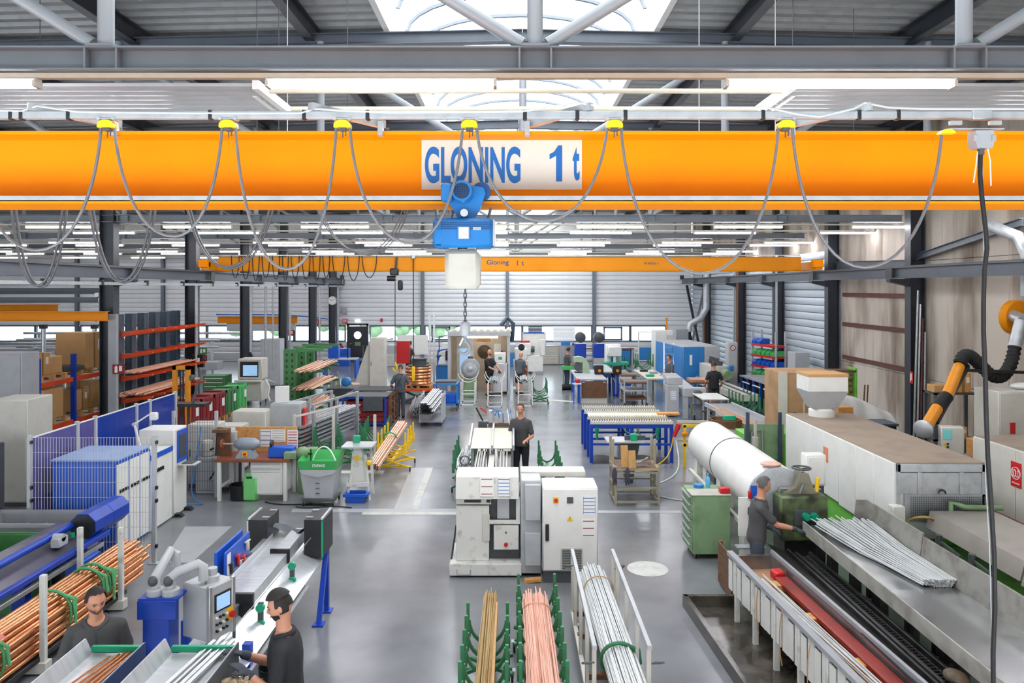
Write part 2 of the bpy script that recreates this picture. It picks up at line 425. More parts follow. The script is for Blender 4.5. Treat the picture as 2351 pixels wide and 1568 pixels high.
# right wall: concrete near, cassettes beyond
wr = struct('wall_right', B().bx(RX + .08, RX + .35, -5.2, WALLY + .3, 0, 9.0), M_['conc'])
cm = {}
yy = 13.2
while yy < 23.6:
    for z0, z1 in ((0, 1.95), (1.95, 4.95), (4.95, 8.8)):
        wd = min(.72 if int(yy * 7) % 3 else .5, 23.65 - yy)
        if wd < .1: continue
        o = mk('concrete_panel', B().bx(RX - random.uniform(0, .008), RX + .1, yy + .004, yy + wd - .004, z0 + .004, z1 - .004, .008), M_['conc'], wr)
        lw = wd
    yy += lw
COLY = [18.9, 23.8, 28.6, 33.3, 39.2]
ends = [23.8, 28.6, 33.3, 39.2, WALLY]
for i in range(4):
    L = ends[i + 1] - ends[i]
    for r in range(21): cass(wr, L, (RX, ends[i], r * RH), PI / 2 + PI, 'clad2')
for z in (4.05, 3.13, 2.1):
    o = mk('wall_rail', B().prism([(RX - .06, z - .06), (RX - .06, z + .06), (RX - .05, z + .06), (RX - .05, z - .045), (RX, z - .045), (RX, z - .06)], 19.4, 23.4), M_['rust'])
    tag(o, {4.05: 'uppermost rust brown rail fixed across the concrete wall', 3.13: 'middle rust brown rail fixed across the concrete wall', 2.1: 'lowest rust brown rail fixed across the concrete wall'}[z], 'rail', 'rust brown wall rails')
wl = struct('wall_left', B().bx(LX - .3, LX, -5.2, WALLY + .3, 0, 9.0), M_['clad'])
struct('wall_front', B().bx(LX, RX + .3, -5.3, -5.0, 0, 9.0), M_['clad'])
# roof
SKL, SKR, SKC = -2.08, 2.41, .17
def roofz(x): return 8.75 - .022 * abs(x - SKC)
ce = struct('ceiling', B().bx(LX, SKL - .02, 2.6, WALLY + .3, 9.05, 9.2).bx(SKR + .02, RX + .3, 2.6, WALLY + .3, 9.05, 9.2).bx(LX, RX + .3, -5.2, 2.6, 9.0, 9.2), M_['deck'])
def deck(x0, x1):
    b = B(); p = .32; n = int((WALLY - 2.6) / p); pts = []
    for i in range(n):
        y = 2.6 + i * p
        pts += [(y, 0), (y + .13, 0), (y + .17, .1), (y + .28, .1)]
    def fn(u, v):
        y, dz = pts[min(int(round(u * (len(pts) - 1))), len(pts) - 1)]
        x = x0 + (x1 - x0) * v
        return (x, y, roofz(x) + dz)
    b.grid(fn, len(pts) - 1, 1)
    return b
for x0, x1 in ((LX, -20), (-20, -10.1), (-10.1, -6.2), (-6.2, SKL), (SKR, 6.5), (6.5, RX + .2)):
    mk('roof_sheet', deck(x0, x1), M_['deck'], ce, smooth=0)
# skylight: white kerb, ribs and barrel vault panels
sk = struct('window_%d' % (wn + 1), B().bx(SKL - .1, SKL, 2.6, WALLY, 8.62, 9.3).bx(SKR, SKR + .1, 2.6, WALLY, 8.62, 9.3), M_['white'])
R_ = 2.2
vx = lambda a: (SKC + 2.22 * math.cos(a), 9.28 + .75 * math.sin(a))
y = 2.7
vm = None
while y < WALLY - 1:
    if vm is None:
        b = B(); b.grid(lambda u, v: (vx(PI * u)[0], 1.08 * v + .05, vx(PI * u)[1]), 14, 1)
        vm = mesh(b, 'vault', 60); vm.materials.append(M_['vault'])
        b = B().tube([(vx(PI * i / 14)[0], 0, vx(PI * i / 14)[1]) for i in range(15)], .045, 4)
        vr = mesh(b, 'rib'); vr.materials.append(M_['wframe'])
    mk('vault_pane', vm, None, sk, loc=(0, y, 0)); mk('vault_rib', vr, None, sk, loc=(0, y, 0))
    y += 1.18
# purlins along the hall
for i, x in enumerate((-13.5, -9.4, -6.25, -3.35, 3.7, 6.6, 9.7)):
    o = mk('roof_purlin', B().ibeam((x, 2.7, roofz(x) - .17), (x, WALLY, roofz(x) - .17), .3, .16), M_['dark'])
    tag(o, ['dark roof beam over the left side hall', 'dark roof beam above the left column row', 'dark roof beam second left of the skylight', 'dark roof beam nearest the skylight on its left', 'dark roof beam nearest the skylight on its right', 'dark roof beam second right of the skylight', 'dark roof beam along the right wall'][i], 'roof beam', 'dark roof beams')
# trusses
TY = [5.8, 12.3, 18.9, 25.2, 31.4, 37.8]
ZC = 5.94
PX = [.18 + 3.36 * k for k in range(-5, 3)]
ordn = ['nearest', 'second', 'third', 'fourth', 'fifth', 'farthest']
for i, y in enumerate(TY):
    t = thing('roof_truss', ordn[i] + ' grey roof truss counted from the front of the hall', 'truss', (0, y, ZC), 0, 'roof trusses')
    x0 = -17 if y < 15 else -30
    mk('bottom_chord', B().ibeam((x0, 0, .09), (9.95, 0, .09), .185, .18), M_['steel'], t)
    for sx, ex in ((x0, SKC), (9.95, SKC)):
        mk('top_chord', B().ibeam((sx, 0, roofz(sx) - .315 - ZC), (ex, 0, roofz(ex) - .315 - ZC), .2, .18), M_['run'], t)  # darker grey than the bottom chord stands in for shade under the roof
    px = PX if y > 15 else PX[1:]
    pm_ = mesh(B().cyl((0, 0, .18), (0, 0, 2.4), .062, n=16), 'post'); pm_.materials.append(M_['tube'])
    fm_ = mesh(B().bx(-.11, .11, -.1, .1, .18, .2).bx(-.13, -.115, -.085, .085, .012, .175).bx(.115, .13, -.085, .085, .012, .175), 'foot'); fm_.materials.append(M_['steel'])
    for k, x in enumerate(px):
        mk('post', pm_, None, t, loc=(x, 0, 0)); mk('node_plate', fm_, None, t, loc=(x, 0, 0))
        for sgn in ((-1, 1) if abs(x - .18) < .1 else ((-1,) if x < 0 else (1,))):
            if x + sgn * 3.3 > 9.9: continue
            mk('diagonal', B().cyl((x + sgn * .1, 0, .22), (x + sgn * 3.3, 0, 2.2), .052, n=14), M_['tube'], t)
# hanging wires and ropes from the roof
for i, (px_, D) in enumerate(((590, 9), (640, 9.5), (660, 9.2), (798, 9.6), (1605, 9.4), (1780, 9.2), (1820, 9.6), (92, 9), (1960, 11))):
    a = at(px_, 100, D); o = mk('ceiling_rope', B().cyl((a.x, D, 6.2), (a.x, D, 8.4), .006, n=5), M_['offw' if i in (2, 4, 5) else 'dgrey'])
    tag(o, 'thin cord hanging down from the roof deck above the steel beam', 'cord', 'cords hanging from the roof')
# columns
def column(x, y, side, label):
    t = thing('steel_column', label, 'column', (x, y, 0), 0, 'dark steel columns')
    s = 1 if side > 0 else -1
    mk('shaft', B().ibeam((s * .18, 0, .02), (s * .18, 0, 8.5), .36, .28, .018, up=(1, 0, 0)), M_['dark'], t)
    mk('base_plate', B().box((s * .18, 0, .012), (.5, .4, .024)), M_['dark'], t)
    mk('bracket', B().prism([(0, 4.49), (-s * .5, 4.49), (-s * .5, 4.42), (0, 4.3)], -.1, .1), M_['dark'], t)
names = ['nearest', 'second', 'third', 'fourth', 'fifth', 'farthest']
for i, y in enumerate(COLY): column(10.1, y, 1, names[i] + ' dark steel column along the right wall')
LC = [18.9, 23.8, 28.6, 33.3, 38.2, 42.4]
for i, y in enumerate(LC): column(-10.1, y, -1, names[i] + ' dark steel column of the left column row')
# cladding plate on nearest left column, cross bracing on the far right bay
o = mk('column_guard', B().bx(-10.16, -9.96, 18.62, 18.74, 0, 3.6), M_['grey2']); tag(o, 'grey sheet guard on the front of the nearest left column', 'guard')
o = thing('cross_brace', 'dark diagonal steel bracing in the far corner by the right wall', 'bracing', (10.15, 41.2, 0))
mk('brace_bar', B().bar((0, -1.8, .2), (0, 1.8, 4.4), .12), M_['dark'], o); mk('brace_bar', B().bar((.1, -1.8, 4.4), (.1, 1.8, .2), .12), M_['grey2'], o)
# runways
for s, lab in ((-1, 'left'), (1, 'right')):
    t = thing('crane_runway', 'long grey crane runway beam on the %s column row' % lab, 'runway', (s * 9.72, 24, 4.5))
    mk('beam', B().ibeam((0, -19, .135), (0, 18.4, .135), .27, .2), M_['run'], t)
    mk('rail', B().bx(-.025, .025, -19, 18.4, .27, .31), M_['dgrey'], t)
    for y in LC if s < 0 else COLY: mk('splice_plate', B().bx(-s * .1 - .012, -s * .1 + .012, y - 24 - .16, y - 24 + .16, 0, .27), M_['dark'], t)
    mk('end_stop', B().bx(-.1, .1, 18.3, 18.42, .27, .5), M_['dark'], t)
t = thing('busbar_rail', 'pale conductor rail slung below the left runway beam', 'rail', (-9.45, 24, 4.33))
mk('rail', B().bx(-.03, .03, -18, 17.5, 0, .07), M_['galv'], t)
for k in range(17): mk('clip', B().bx(-.045, .045, -17.5 + k * 2.1, -17.42 + k * 2.1, -.01, .12), M_['black'], t)
# tube lights under the trusses
LY = [5.8, 8.1, 12.7, 14.7, 19.3, 21.4, 26.0, 27.6, 32.1, 34.3, 38.6]
ZL = 5.87
lm = B().bx(-.9, .9, -.045, .045, 0, .022, .006); lmesh = mesh(lm, 'lamp_body'); lmesh.materials.append(M_['white'])
dm = B().prism([(-.045, 0), (-.04, -.035), (-.02, -.048), (.02, -.048), (.04, -.035), (.045, 0)], -.88, .88, 'X'); dmesh = mesh(dm, 'diffuser'); dmesh.materials.append(M_['lamp'])
em = mesh(B().bx(-.9, -.875, -.048, .048, -.05, .0).bx(.875, .9, -.048, .048, -.05, 0), 'cap'); em.materials.append(M_['offw'])
for i, y in enumerate(LY):
    rl = ['above the yellow crane in front', 'hidden above the near girder', 'under the second truss', 'just behind the yellow crane', 'third row of lights from the front', 'fourth row of lights from the front', 'fifth row of lights from the front', 'sixth row of lights from the front', 'seventh row of lights from the front', 'eighth row of lights from the front', 'farthest row of lights'][i]
    xs = [-1.02 + 3.585 * k for k in range(-7, 4)]
    lim = max(y, 6) * 1250 / FPX
    for x in xs:
        if x > 9.9 or abs(x) > lim + 1: continue
        t = thing('tube_light', 'long white lit tube light, ' + rl, 'tube light', (x, y, ZL), 0, 'tube lights ' + rl)
        mk('housing', lmesh, None, t); mk('diffuser', dmesh, None, t); mk('end_cap', em, None, t)
    o = mk('light_trunking', B().bx(max(-30, -lim - 2), 9.9, y - .03, y + .03, ZL + .022, ZL + .06), M_['cream'])
    tag(o, 'cream cable trunking carrying the tube lights, ' + rl, 'trunking', 'light trunking')
# radiant heating panels and their pipes
for s in (-1, 1):
    x0, x1 = (-9.6, -2.28) if s < 0 else (2.5, 9.8)
    t = thing('radiant_panel', 'long grey ribbed ceiling heating panel on the %s' % ('left' if s < 0 else 'right'), 'heater', (0, 6.6, 6.05), 0, 'ceiling heating panels')
    for k in range(6): mk('panel_strip', B().prism([(k * .16, 0), (k * .16 + .05, -.02), (k * .16 + .1, -.02), (k * .16 + .15, 0), (k * .16 + .15, .03), (k * .16, .03)], x0, x1, 'X'), M_['grey'], t)
    e = x1 if s < 0 else x0
    mk('header_bar', B().bx(e - .03, e + .03, -.02, 1.0, -.03, .05), M_['white'], t)
    mk('header_bar', B().bx(e + s * .1 - .02, e + s * .1 + .02, .25, .95, -.03, .0), M_['white'], t)
for k, dy in enumerate((.12, .78)):
    o = mk('heating_pipe', B().cyl((-2.2, 6.6 + dy, 6.04), (2.45, 6.6 + dy, 6.04), .022, n=10), M_['cream'])
    tag(o, ['front', 'rear'][k] + ' cream heating pipe linking the two ceiling panels', 'pipe', 'heating pipes')
# ---------------------------------------------------------------- outside, seen through the windows
o = struct('ground_outside', B().bx(-60, 40, WALLY + .5, 140, -.3, -.1), M_['floorlight'])
for k in range(6):
    x = -22 + k * 3.3 + random.uniform(-.4, .4); b = B()
    for j in range(14):
        b.ell((random.uniform(-1, 1), random.uniform(-.5, .5), .5 + random.uniform(0, 1.6)), (random.uniform(.4, .7), .5, random.uniform(.35, .6)), 7, 5)
    o = mk('hedge_bush', b, mat('hedge_leaf', '#7ea070', .8, 0, '#55784b', 12, .8, .5, 30), loc=(x, 62, 0))
    tag(o, 'pale green bush outside behind the left windows', 'bush', 'bushes outside the windows')
# ================================================================ near crane
GY = 5.0
t = thing('bridge_crane', 'orange bridge crane girder spanning the picture in front', 'crane', (0, GY, 4.8))
mk('girder', B().ibeam((-9.6, 0, .235), (9.6, 0, .235), .47, .4, .022), M_['orange'], t)
mk('rear_cable_rail', B().bx(-4, 4, .48, .52, .39, .43), M_['galv'], t)
mk('wheel_track', B().bx(-9.5, 9.5, -.2, -.19, .015, .05), M_['galv'], t)
for s in (-1, 1):
    mk('end_carriage', B().bx(s * 9.72 - .12, s * 9.72 + .12, -1.1, 1.1, .03, .33, .02), M_['orange2'], t)
sg = at(1152, 377.5, GY - .02)
sp = mk('sign_plate', B().bx(-.54, .54, -.004, 0, -.169, .169), M_['signw'], t, loc=(sg.x, -.012, sg.z - 4.8), label='white sign plate with blue lettering')
def onsign(body, x0, x1, y0, y1):
    a = at((x0 + x1) / 2, (y0 + y1) / 2, GY - .03)
    text('lettering', body, M_['lblue'], sp, (a.x - sg.x, -.006, a.z - sg.z), FRONT, (x1 - x0) * (GY - .03) / FPX, (y1 - y0) * (GY - .03) / FPX, bold=.028)
onsign('GLONING', 975, 1195, 336, 420); onsign('t', 1315, 1331, 337, 414)
def sgp(x, y):
    a = at(x, y, GY - .03); return (a.x - sg.x, a.z - sg.z)
mk('lettering', B().prism([sgp(*p) for p in ((1291, 333), (1291, 416), (1277, 416), (1277, 357), (1262, 365), (1262, 353), (1272, 348), (1282, 333))], -.0065, -.004), M_['lblue'], sp)
# festoon line in front of the girder
FY = 4.55
z0 = at(0, 265, FY).z
t = thing('festoon_rail', 'galvanised cable rail running above the near orange girder', 'rail', (0, FY, z0))
mk('rail', B().bx(-3.9, 3.9, -.02, .02, -.024, .024, .004), M_['galv'], t)
for x in (75, 720, 1350, 1990):
    a = at(x, 255, FY); s = .38 if x < 1200 else -.38
    q = V((a.x + s, GY - .16 - FY, 5.28 - z0 + .02))
    ar = mk('support_arm', B().tube([(a.x - s * .05, -.02, .05), (a.x + s, GY - .14 - FY, .01)], .034, 4), M_['galv'], t)
    mk('arm_clamp', B().box((a.x + s * .97, GY - .2 - FY, -.03), (.03, .06, .09)), M_['galv'], ar)
for x in (28, 52, 160, 485, 700, 845, 1205, 1325, 1435, 1750, 1970, 2060): mk('cable_clip', B().box((at(x, 265, FY).x, 0, 0), (.026, .048, .062), .005), M_['black'], t)
mk('rail_joint', B().box((at(2250, 265, FY).x, -.005, 0), (.12, .045, .056), .003), M_['galv'], t)
pts = []
for x, y in ((-20, 253), (50, 255), (85, 243), (130, 250), (180, 257), (450, 260), (690, 260), (722, 250), (780, 254), (900, 259), (1200, 256), (1325, 236), (1350, 240), (1440, 250), (1600, 247), (1760, 247), (1830, 262), (1880, 268), (1960, 250), (1985, 236), (2040, 247), (2120, 250), (2351, 250)):
    p = at(x, y, FY - .02); pts.append((p.x, -.02, p.z - z0))
mk('power_cable', B().tube(pts, .007, 6), M_['grey'], t)
sad = [247, 525, 787, 1078, 1410, 1803]
for i, x in enumerate(sad):
    a = at(x, 290, FY)
    c = thing('cable_trolley', '%s yellow cable trolley from the left on the festoon rail' % ['first', 'second', 'third', 'fourth', 'fifth', 'sixth'][i], 'trolley', (a.x, FY, a.z), 0, 'yellow cable trolleys')
    mk('carriage', B().box((0, 0, .045), (.12, .04, .014), .003).cyl((-.045, -.025, .045), (-.045, .025, .045), .012, n=10).cyl((.045, -.025, .045), (.045, .025, .045), .012, n=10), M_['galv'], c)
    mk('saddle', B().prism([(.05 * math.cos(k * PI / 10), .03 * math.sin(k * PI / 10) + .005) for k in range(11)] + [(-.05, -.012), (.05, -.012)], -.03, .03), M_['yellow'], c)
    mk('clamp', B().box((0, 0, -.018), (.045, .05, .022), .003).cyl((0, 0, -.07), (0, 0, -.02), .004, n=6).cyl((.018, 0, -.06), (.018, 0, -.02), .004, n=6), M_['dgrey'], c)
def festoon(a, b, lx, ly, D, lab, w_=.0115, n=1):
    A = at(*a, D); Bp = at(*b, D); Lo = at(lx, ly, D)
    o = None
    for k in range(n):
        off = V((k * .012, k * .03, -k * .01))
        P = [A] + bez(A, A + V((.02, 0, (Lo.z - A.z) * .45)), (Lo.x - (Lo.x - A.x) * .62, D, Lo.z), Lo, 12)[1:] + bez(Lo, (Lo.x + (Bp.x - Lo.x) * .62, D, Lo.z), Bp + V((-.02, 0, (Lo.z - Bp.z) * .45)), Bp, 12)[1:]
        bb = B().tube([p + off for p in P], w_, 8, flat=.8); cm_ = M_['cable' if D < 5 else 'dgrey']
        if o is None:
            o = mk('festoon_cable', bb, cm_); tag(o, lab, 'cable', 'hanging festoon cables')
        else: mk('second_strand', bb, cm_, o)
festoon((-70, 290), (232, 292), 85, 575, FY, 'leftmost flat grey cable loop hanging before the near crane')
festoon((263, 290), (510, 292), 400, 543, FY, 'grey cable loop hanging between first and second yellow trolleys')
festoon((541, 290), (772, 292), 660, 618, FY, 'deep grey cable loop hanging between second and third yellow trolleys')
festoon((803, 290), (1062, 292), 942, 558, FY, 'grey cable loop hanging between third and fourth yellow trolleys')
festoon((1094, 290), (1394, 290), 1248, 508, FY, 'shallow grey cable loop crossing the white sign')
festoon((1426, 290), (1787, 290), 1612, 628, FY, 'deep grey cable loop hanging between fifth and sixth yellow trolleys')
festoon((1819, 290), (2162, 300), 1985, 614, FY, 'rightmost grey cable loop reaching the junction box')
festoon((18, 371), (152, 371), 85, 656, 5.5, 'leftmost double dark cable loop hanging behind the orange girder', n=2)
festoon((195, 371), (358, 371), 277, 646, 5.5, 'second double dark cable loop hanging behind the orange girder', n=2)
festoon((415, 371), (635, 371), 520, 613, 5.5, 'third double dark cable loop hanging behind the orange girder', n=2)
festoon((705, 371), (945, 371), 835, 579, 5.5, 'thin triple cable loop behind the girder left of the hoist', .006, 3)
# junction box with pendant cable
a = at(2252, 325, 4.5)
t = thing('junction_box', 'grey junction box hanging from the rail at the right', 'junction box', tuple(a))
mk('box_body', B().prism([(-.055, .06), (.055, .06), (.058, .0), (.045, -.045), (-.045, -.045), (-.058, 0)], -.04, .04), M_['grey2'], t)
mk('hanger_plate', B().bx(-.2, .13, -.02, .02, .07, .078).bx(-.19, -.12, -.012, .012, .1, .125).bx(.05, .12, -.012, .012, .1, .125), M_['galv'], t)
mk('clasp', B().bx(-.065, -.04, -.045, -.035, -.005, .03).bx(.04, .065, -.045, -.035, -.005, .03), M_['galv'], t)
mk('cable_gland', B().cyl((0, 0, -.08), (0, 0, -.045), .02, n=10), M_['dgrey'], t)
sm = mk('end_saddle', B().prism([(-.21 + .045 * math.cos(k * PI / 8), .045 + .028 * math.sin(k * PI / 8)) for k in range(9)], -.025, .025), M_['yellow'], t)
mk('loose_tail', B().tube([(-.02, 0, -.06), (-.03, 0, -.15), (-.045, 0, -.25)], .004, 5).tube([(.03, -.01, -.02), (.05, -.01, -.12), (.055, -.01, -.27)], .004, 5), M_['signw'], t)
P = [at(x, y, 4.5) for x, y in ((2251, 352), (2250, 400), (2254, 450), (2262, 520), (2266, 570), (2260, 620), (2258, 700), (2258, 760), (2262, 860), (2264, 950), (2268, 1050), (2275, 1150), (2283, 1280), (2284, 1400), (2280, 1500), (2281, 1680))]
o = mk('pendant_cable', B().tube(P, .0135, 8), M_['rubber']); tag(o, 'thick black pendant control cable hanging down the right side', 'cable')
P = [at(x, y, 4.52) for x, y in ((2254, 335), (2257, 480), (2260, 640), (2261, 800), (2262, 960), (2263, 1100), (2272, 1250), (2277, 1450), (2276, 1680))]
o = mk('strain_cord', B().tube(P, .0035, 6), M_['grey']); tag(o, 'thin pale cord running beside the black pendant cable', 'cord')
# chain hoist
HYD = 4.72
a = at(1066, 462, HYD); u = HYD / FPX
t = thing('chain_hoist', 'blue electric chain hoist hanging under the near girder', 'hoist', (a.x, HYD, a.z))
mk('gear_plate', B().prism([(-.125, .05), (-.1, .1), (.05, .1), (.12, .09), (.135, .05), (.1, -.05), (.06, -.11), (.01, -.13), (-.04, -.11), (-.08, -.04)], .0, .05), M_['hoist'], t)
mk('motor', B().lathe([(.062, .0), (.068, .02), (.068, .12), (.056, .13)], 24, (-.008, -.13, .05), (0, 1, 0)), M_['hoist'], t)
mg = B()
for k in range(-4, 5):
    h_ = math.sqrt(max(0, .048 ** 2 - (k * .011) ** 2))
    mg.box((-.008 + k * .011, -.133, .05), (.003, .004, 2 * h_)).box((-.008, -.133, .05 + k * .011), (2 * h_, .004, .003))
mk('fan_grille', mg, M_['hoistd'], t); mk('fan', B().lathe([(.05, 0), (.05, .003)], 20, (-.008, -.131, .05), (0, 1, 0)), M_['black'], t)
mk('terminal_box', B().box((-.105, -.05, .045), (.07, .12, .11), .01), M_['hoist'], t)
mk('trolley_wheel', B().lathe([(.06, 0), (.06, .05)], 24, (-.085, .06, .07), (0, 1, 0)), M_['hoistd'], t)
wl_ = B().lathe([(.06, 0), (.06, .05)], 24, (.105, .06, .07), (0, 1, 0))
for k in range(28): wl_.box((.105 + .061 * math.cos(k * PI / 14), .075, .07 + .061 * math.sin(k * PI / 14)), (.006, .02, .006))
mk('trolley_wheel', wl_, M_['hoistd'], t)
mk('hanger_bolt', B().lathe([(.025, 0), (.025, .02), (.012, .02), (.012, .03)], 14, (0, -.0, -.075), (0, -1, 0)), M_['chrome'], t)
mk('suspension', B().cyl((.0, .03, -.135), (.0, .03, -.1), .04, n=12), M_['black'], t)
zt = at(0, 503, HYD).z - a.z; zb = at(0, 570, HYD).z - a.z
hb = mk('hoist_body', B().bx(-69 * u, 66 * u, -.1, .14, zb, zt, .02).bx(-69 * u, -45 * u, -.105, .14, zb + .01, zt - .01, .015), M_['hoist'], t)
for k in range(4): mk('cooling_rib', B().bx(-68 * u, 62 * u, -.106, -.1, zt - .035 - k * .013, zt - .03 - k * .013), M_['hoistd'], hb)
mk('data_plate', B().bx(-13 * u, 15 * u, -.107, -.1, zb + .05, zb + .13), M_['paperb'], hb); mk('rating_label', B().bx(-10 * u, 12 * u, -.109, -.107, zb + .055, zb + .125), M_['paper'], hb)
mk('warning_label', B().bx(22 * u, 40 * u, -.106, -.1, zb + .11, zb + .124), M_['paper'], hb)
mk('side_cover', B().bx(66 * u, 71 * u, -.09, .13, zb + .01, zt - .01, .01), M_['grey'], hb)
zk = at(0, 663, HYD).z - a.z
mk('chain_bucket', B().bx(-43 * u, 37 * u, -.09, .13, zk, zb - .012, .028).bx(-34 * u, -14 * u, -.05, .1, zb - .02, zb + .01).bx(8 * u, 28 * u, -.05, .1, zb - .02, zb + .01), M_['pvc'], t)
z = zk; k = 0
zh = at(0, 738, HYD).z - a.z
ch = B()
while z > zh - .01:
    cpt = (2 * u, 0, z - .014); L_ = []
    for q in range(12):
        an = 2 * PI * q / 12; dx_, dz_ = .0085 * math.cos(an), .013 * math.sin(an) + (.006 if math.sin(an) > 0 else -.006)
        L_.append((cpt[0] + (dx_ if k % 2 else dx_ * .25), (0 if k % 2 else dx_ * .97), cpt[2] + dz_))
    c_ = B().tube(L_, .0042, 6, closed=True)
    mk('chain_link', c_, M_['dgrey'], t); z -= .029; k += 1
zh2 = at(0, 772, HYD).z - a.z
hk = mk('hook_block', B().lathe([(.02, 0), (.03, -.01), (.034, -.03), (.03, zh2 - zh + .01), (.022, zh2 - zh), (.0, zh2 - zh)], 16, (2 * u, 0, zh), (0, 0, 1)), M_['grey2'], t)
hp = [(2 * u, 0, zh2), (2 * u + .004, 0, zh2 - .02)] + [(2 * u - .008 + .036 * math.sin(an) * (1.02 if an > 0 else 1), 0, zh2 - .072 + .04 * math.cos(an)) for an in [.25 + k * .33 for k in range(14)]]
mk('hook', B().tube(hp, [.01, .012] + [.0125] * 6 + [.013, .013, .012, .011, .009, .008, .006, .003], 10), M_['steel'], t)
mk('safety_latch', B().bar((2 * u - .012, 0, zh2 - .01), (2 * u - .036, 0, zh2 - .06), .012), M_['galv'], t)
mk('hoist_cable', B().tube([(-.19, 0, -.05), (-.175, 0, -.14), (-.13, 0, -.17), (-.085, 0, -.14), (-.07, 0, -.06)], .006, 6).tube([(.17, 0, -.04), (.155, 0, -.1), (.14, 0, -.125)], .01, 6), M_['dgrey'], t)
# ---------------------------------------------------------------- far crane
D2 = 24.1
t = thing('bridge_crane', 'orange bridge crane far back in front of the panelled wall', 'crane', (0, D2, 4.8))
mk('girder', B().ibeam((-9.5, 0, .235), (9.35, 0, .235), .47, .3, .018).bx(-9.5, 9.35, -.15, -.14, .01, .46), M_['orange2'], t)
mk('cable_rail', B().bx(-9.4, 9.3, -.2, -.16, .5, .53), M_['galv'], t)
for s in (-1, 1):
    e = mk('end_carriage', B().bx(s * 9.62 - .12, s * 9.62 + .12, -.9, .9, .02, .3, .02), M_['orange2'], t)
    mk('drive_motor', B().bx(s * 9.62 - .2, s * 9.62 + .12, -.95, -.75, .1, .36, .02), M_['orange'], e)
text('lettering', 'Gloning', M_['dblue'], t, (at(1143, 604, D2).x, -.156, at(0, 604, D2).z - 4.8), FRONT, 50 * D2 / FPX, .2, bold=.012)
text('lettering', '1 t', M_['dblue'], t, (at(1195, 604, D2).x, -.156, at(0, 604, D2).z - 4.8), FRONT, 16 * D2 / FPX, .16, bold=.012)
text('lettering', '914336-1', M_['dblue'], t, (at(1493, 605, D2).x, -.156, at(0, 605, D2).z - 4.8), FRONT, 32 * D2 / FPX, .085)
xs = [528, 552, 576, 598, 622, 645, 665, 690, 715, 738, 760, 795, 828, 868]
for i in range(len(xs) - 1):
    A = at(xs[i] + 3, 587, D2 - .19); C = at(xs[i + 1] - 3, 587, D2 - .19); lo = at(0, 638 + (i % 3) * 3, D2).z
    o = mk('festoon_loop', B().tube(hang(A, C, lo, 12), .014, 5), M_['rubber']); tag(o, 'thin black cable loop hanging on the far orange crane', 'cable', 'cable loops on the far crane')
a = at(905, 625, D2 - .2)
t = thing('chain_hoist', 'small black hoist on the far crane with load line', 'hoist', tuple(a))
mk('hoist_body', B().bx(-.12, .14, -.15, .15, -.1, .12, .03).cyl((-.22, 0, -.2), (.05, 0, -.2), .09), M_['black'], t)
mk('chain_bag', B().box((.2, 0, -.42), (.16, .16, .32), .04), M_['black'], t)
mk('top_arm', B().bar((.05, 0, .1), (.08, 0, .5), .06), M_['black'], t)
mk('load_chain', B().cyl((.03, 0, -.3), (.03, 0, -2.9), .016, n=6), M_['dgrey'], t)
mk('hook', B().tube([(.03, 0, -2.9), (.06, 0, -3.0), (.1, 0, -3.1), (.04, 0, -3.2), (-.03, 0, -3.14), (-.03, 0, -3.08)], .03, 6), M_['yellow'], t)
a = at(949, 591, D2 - .2)
t = thing('pendant_control', 'yellow pendant control hanging on a long black cable', 'control', tuple(a))
mk('cable', B().cyl((0, 0, 0), (0, 0, -3.55), .016, n=6), M_['rubber'], t); mk('hanger', B().box((0, 0, .0), (.12, .1, .1), .02), M_['galv'], t)
mk('handset', B().bx(-.05, .05, -.05, .05, -4.0, -3.52, .02), M_['yellow'], t)
# ---------------------------------------------------------------- left side hall cranes
for i, (y0, y1, x1, D, m_, h_) in enumerate(((661, 675, 253, 20.5, 'run', .17), (682, 695, 225, 19.6, 'run', .14), (698, 716, 133, 21.0, 'orange2', .2), (713, 740, 237, 18.2, 'orange2', .24))):
    a = at(x1, (y0 + y1) / 2, D)
    o = mk('side_girder', B().ibeam((-28, D, a.z), (a.x, D if i < 3 else D + .2, a.z), h_, .18), M_[m_])
    tag(o, ['upper grey girder in the left side hall', 'lower grey girder carrying the monorail in the left side hall', 'short orange girder in the left side hall', 'long orange jib girder above the pallet rack'][i], 'girder', 'side hall girders')
a = at(228, 690, 19.6)
t = thing('rail_trolley', 'small galvanised trolley at the end of the grey side girder', 'trolley', tuple(a))
mk('frame', B().box((0, 0, -.15), (.3, .12, .06)).box((.05, 0, .05), (.06, .1, .35)).cyl((-.05, -.05, .15), (-.05, .05, .15), .06), M_['galv'], t)
mk('cable', B().tube([(.1, 0, -.1), (.15, 0, -.3), (.05, 0, -.5), (-.1, 0, -.55)], .015, 5), M_['rubber'], t)
o = mk('wall_crane', B().ibeam((-15.9, 40, 2.55), (-11.6, 40, 2.55), .35, .2), M_['orange2']); tag(o, 'weathered orange beam lying above a grey box by the back wall', 'girder')
o = mk('air_hose', B().tube(bez((-15.9, 39.8, 2.85), (-14, 39.8, 2.8), (-12.5, 39.8, 2.95), (-9.9, 39.8, 2.6), 12), .03, 6), M_['blueb']); tag(o, 'blue air hose hung across the left bays near the back wall', 'hose')
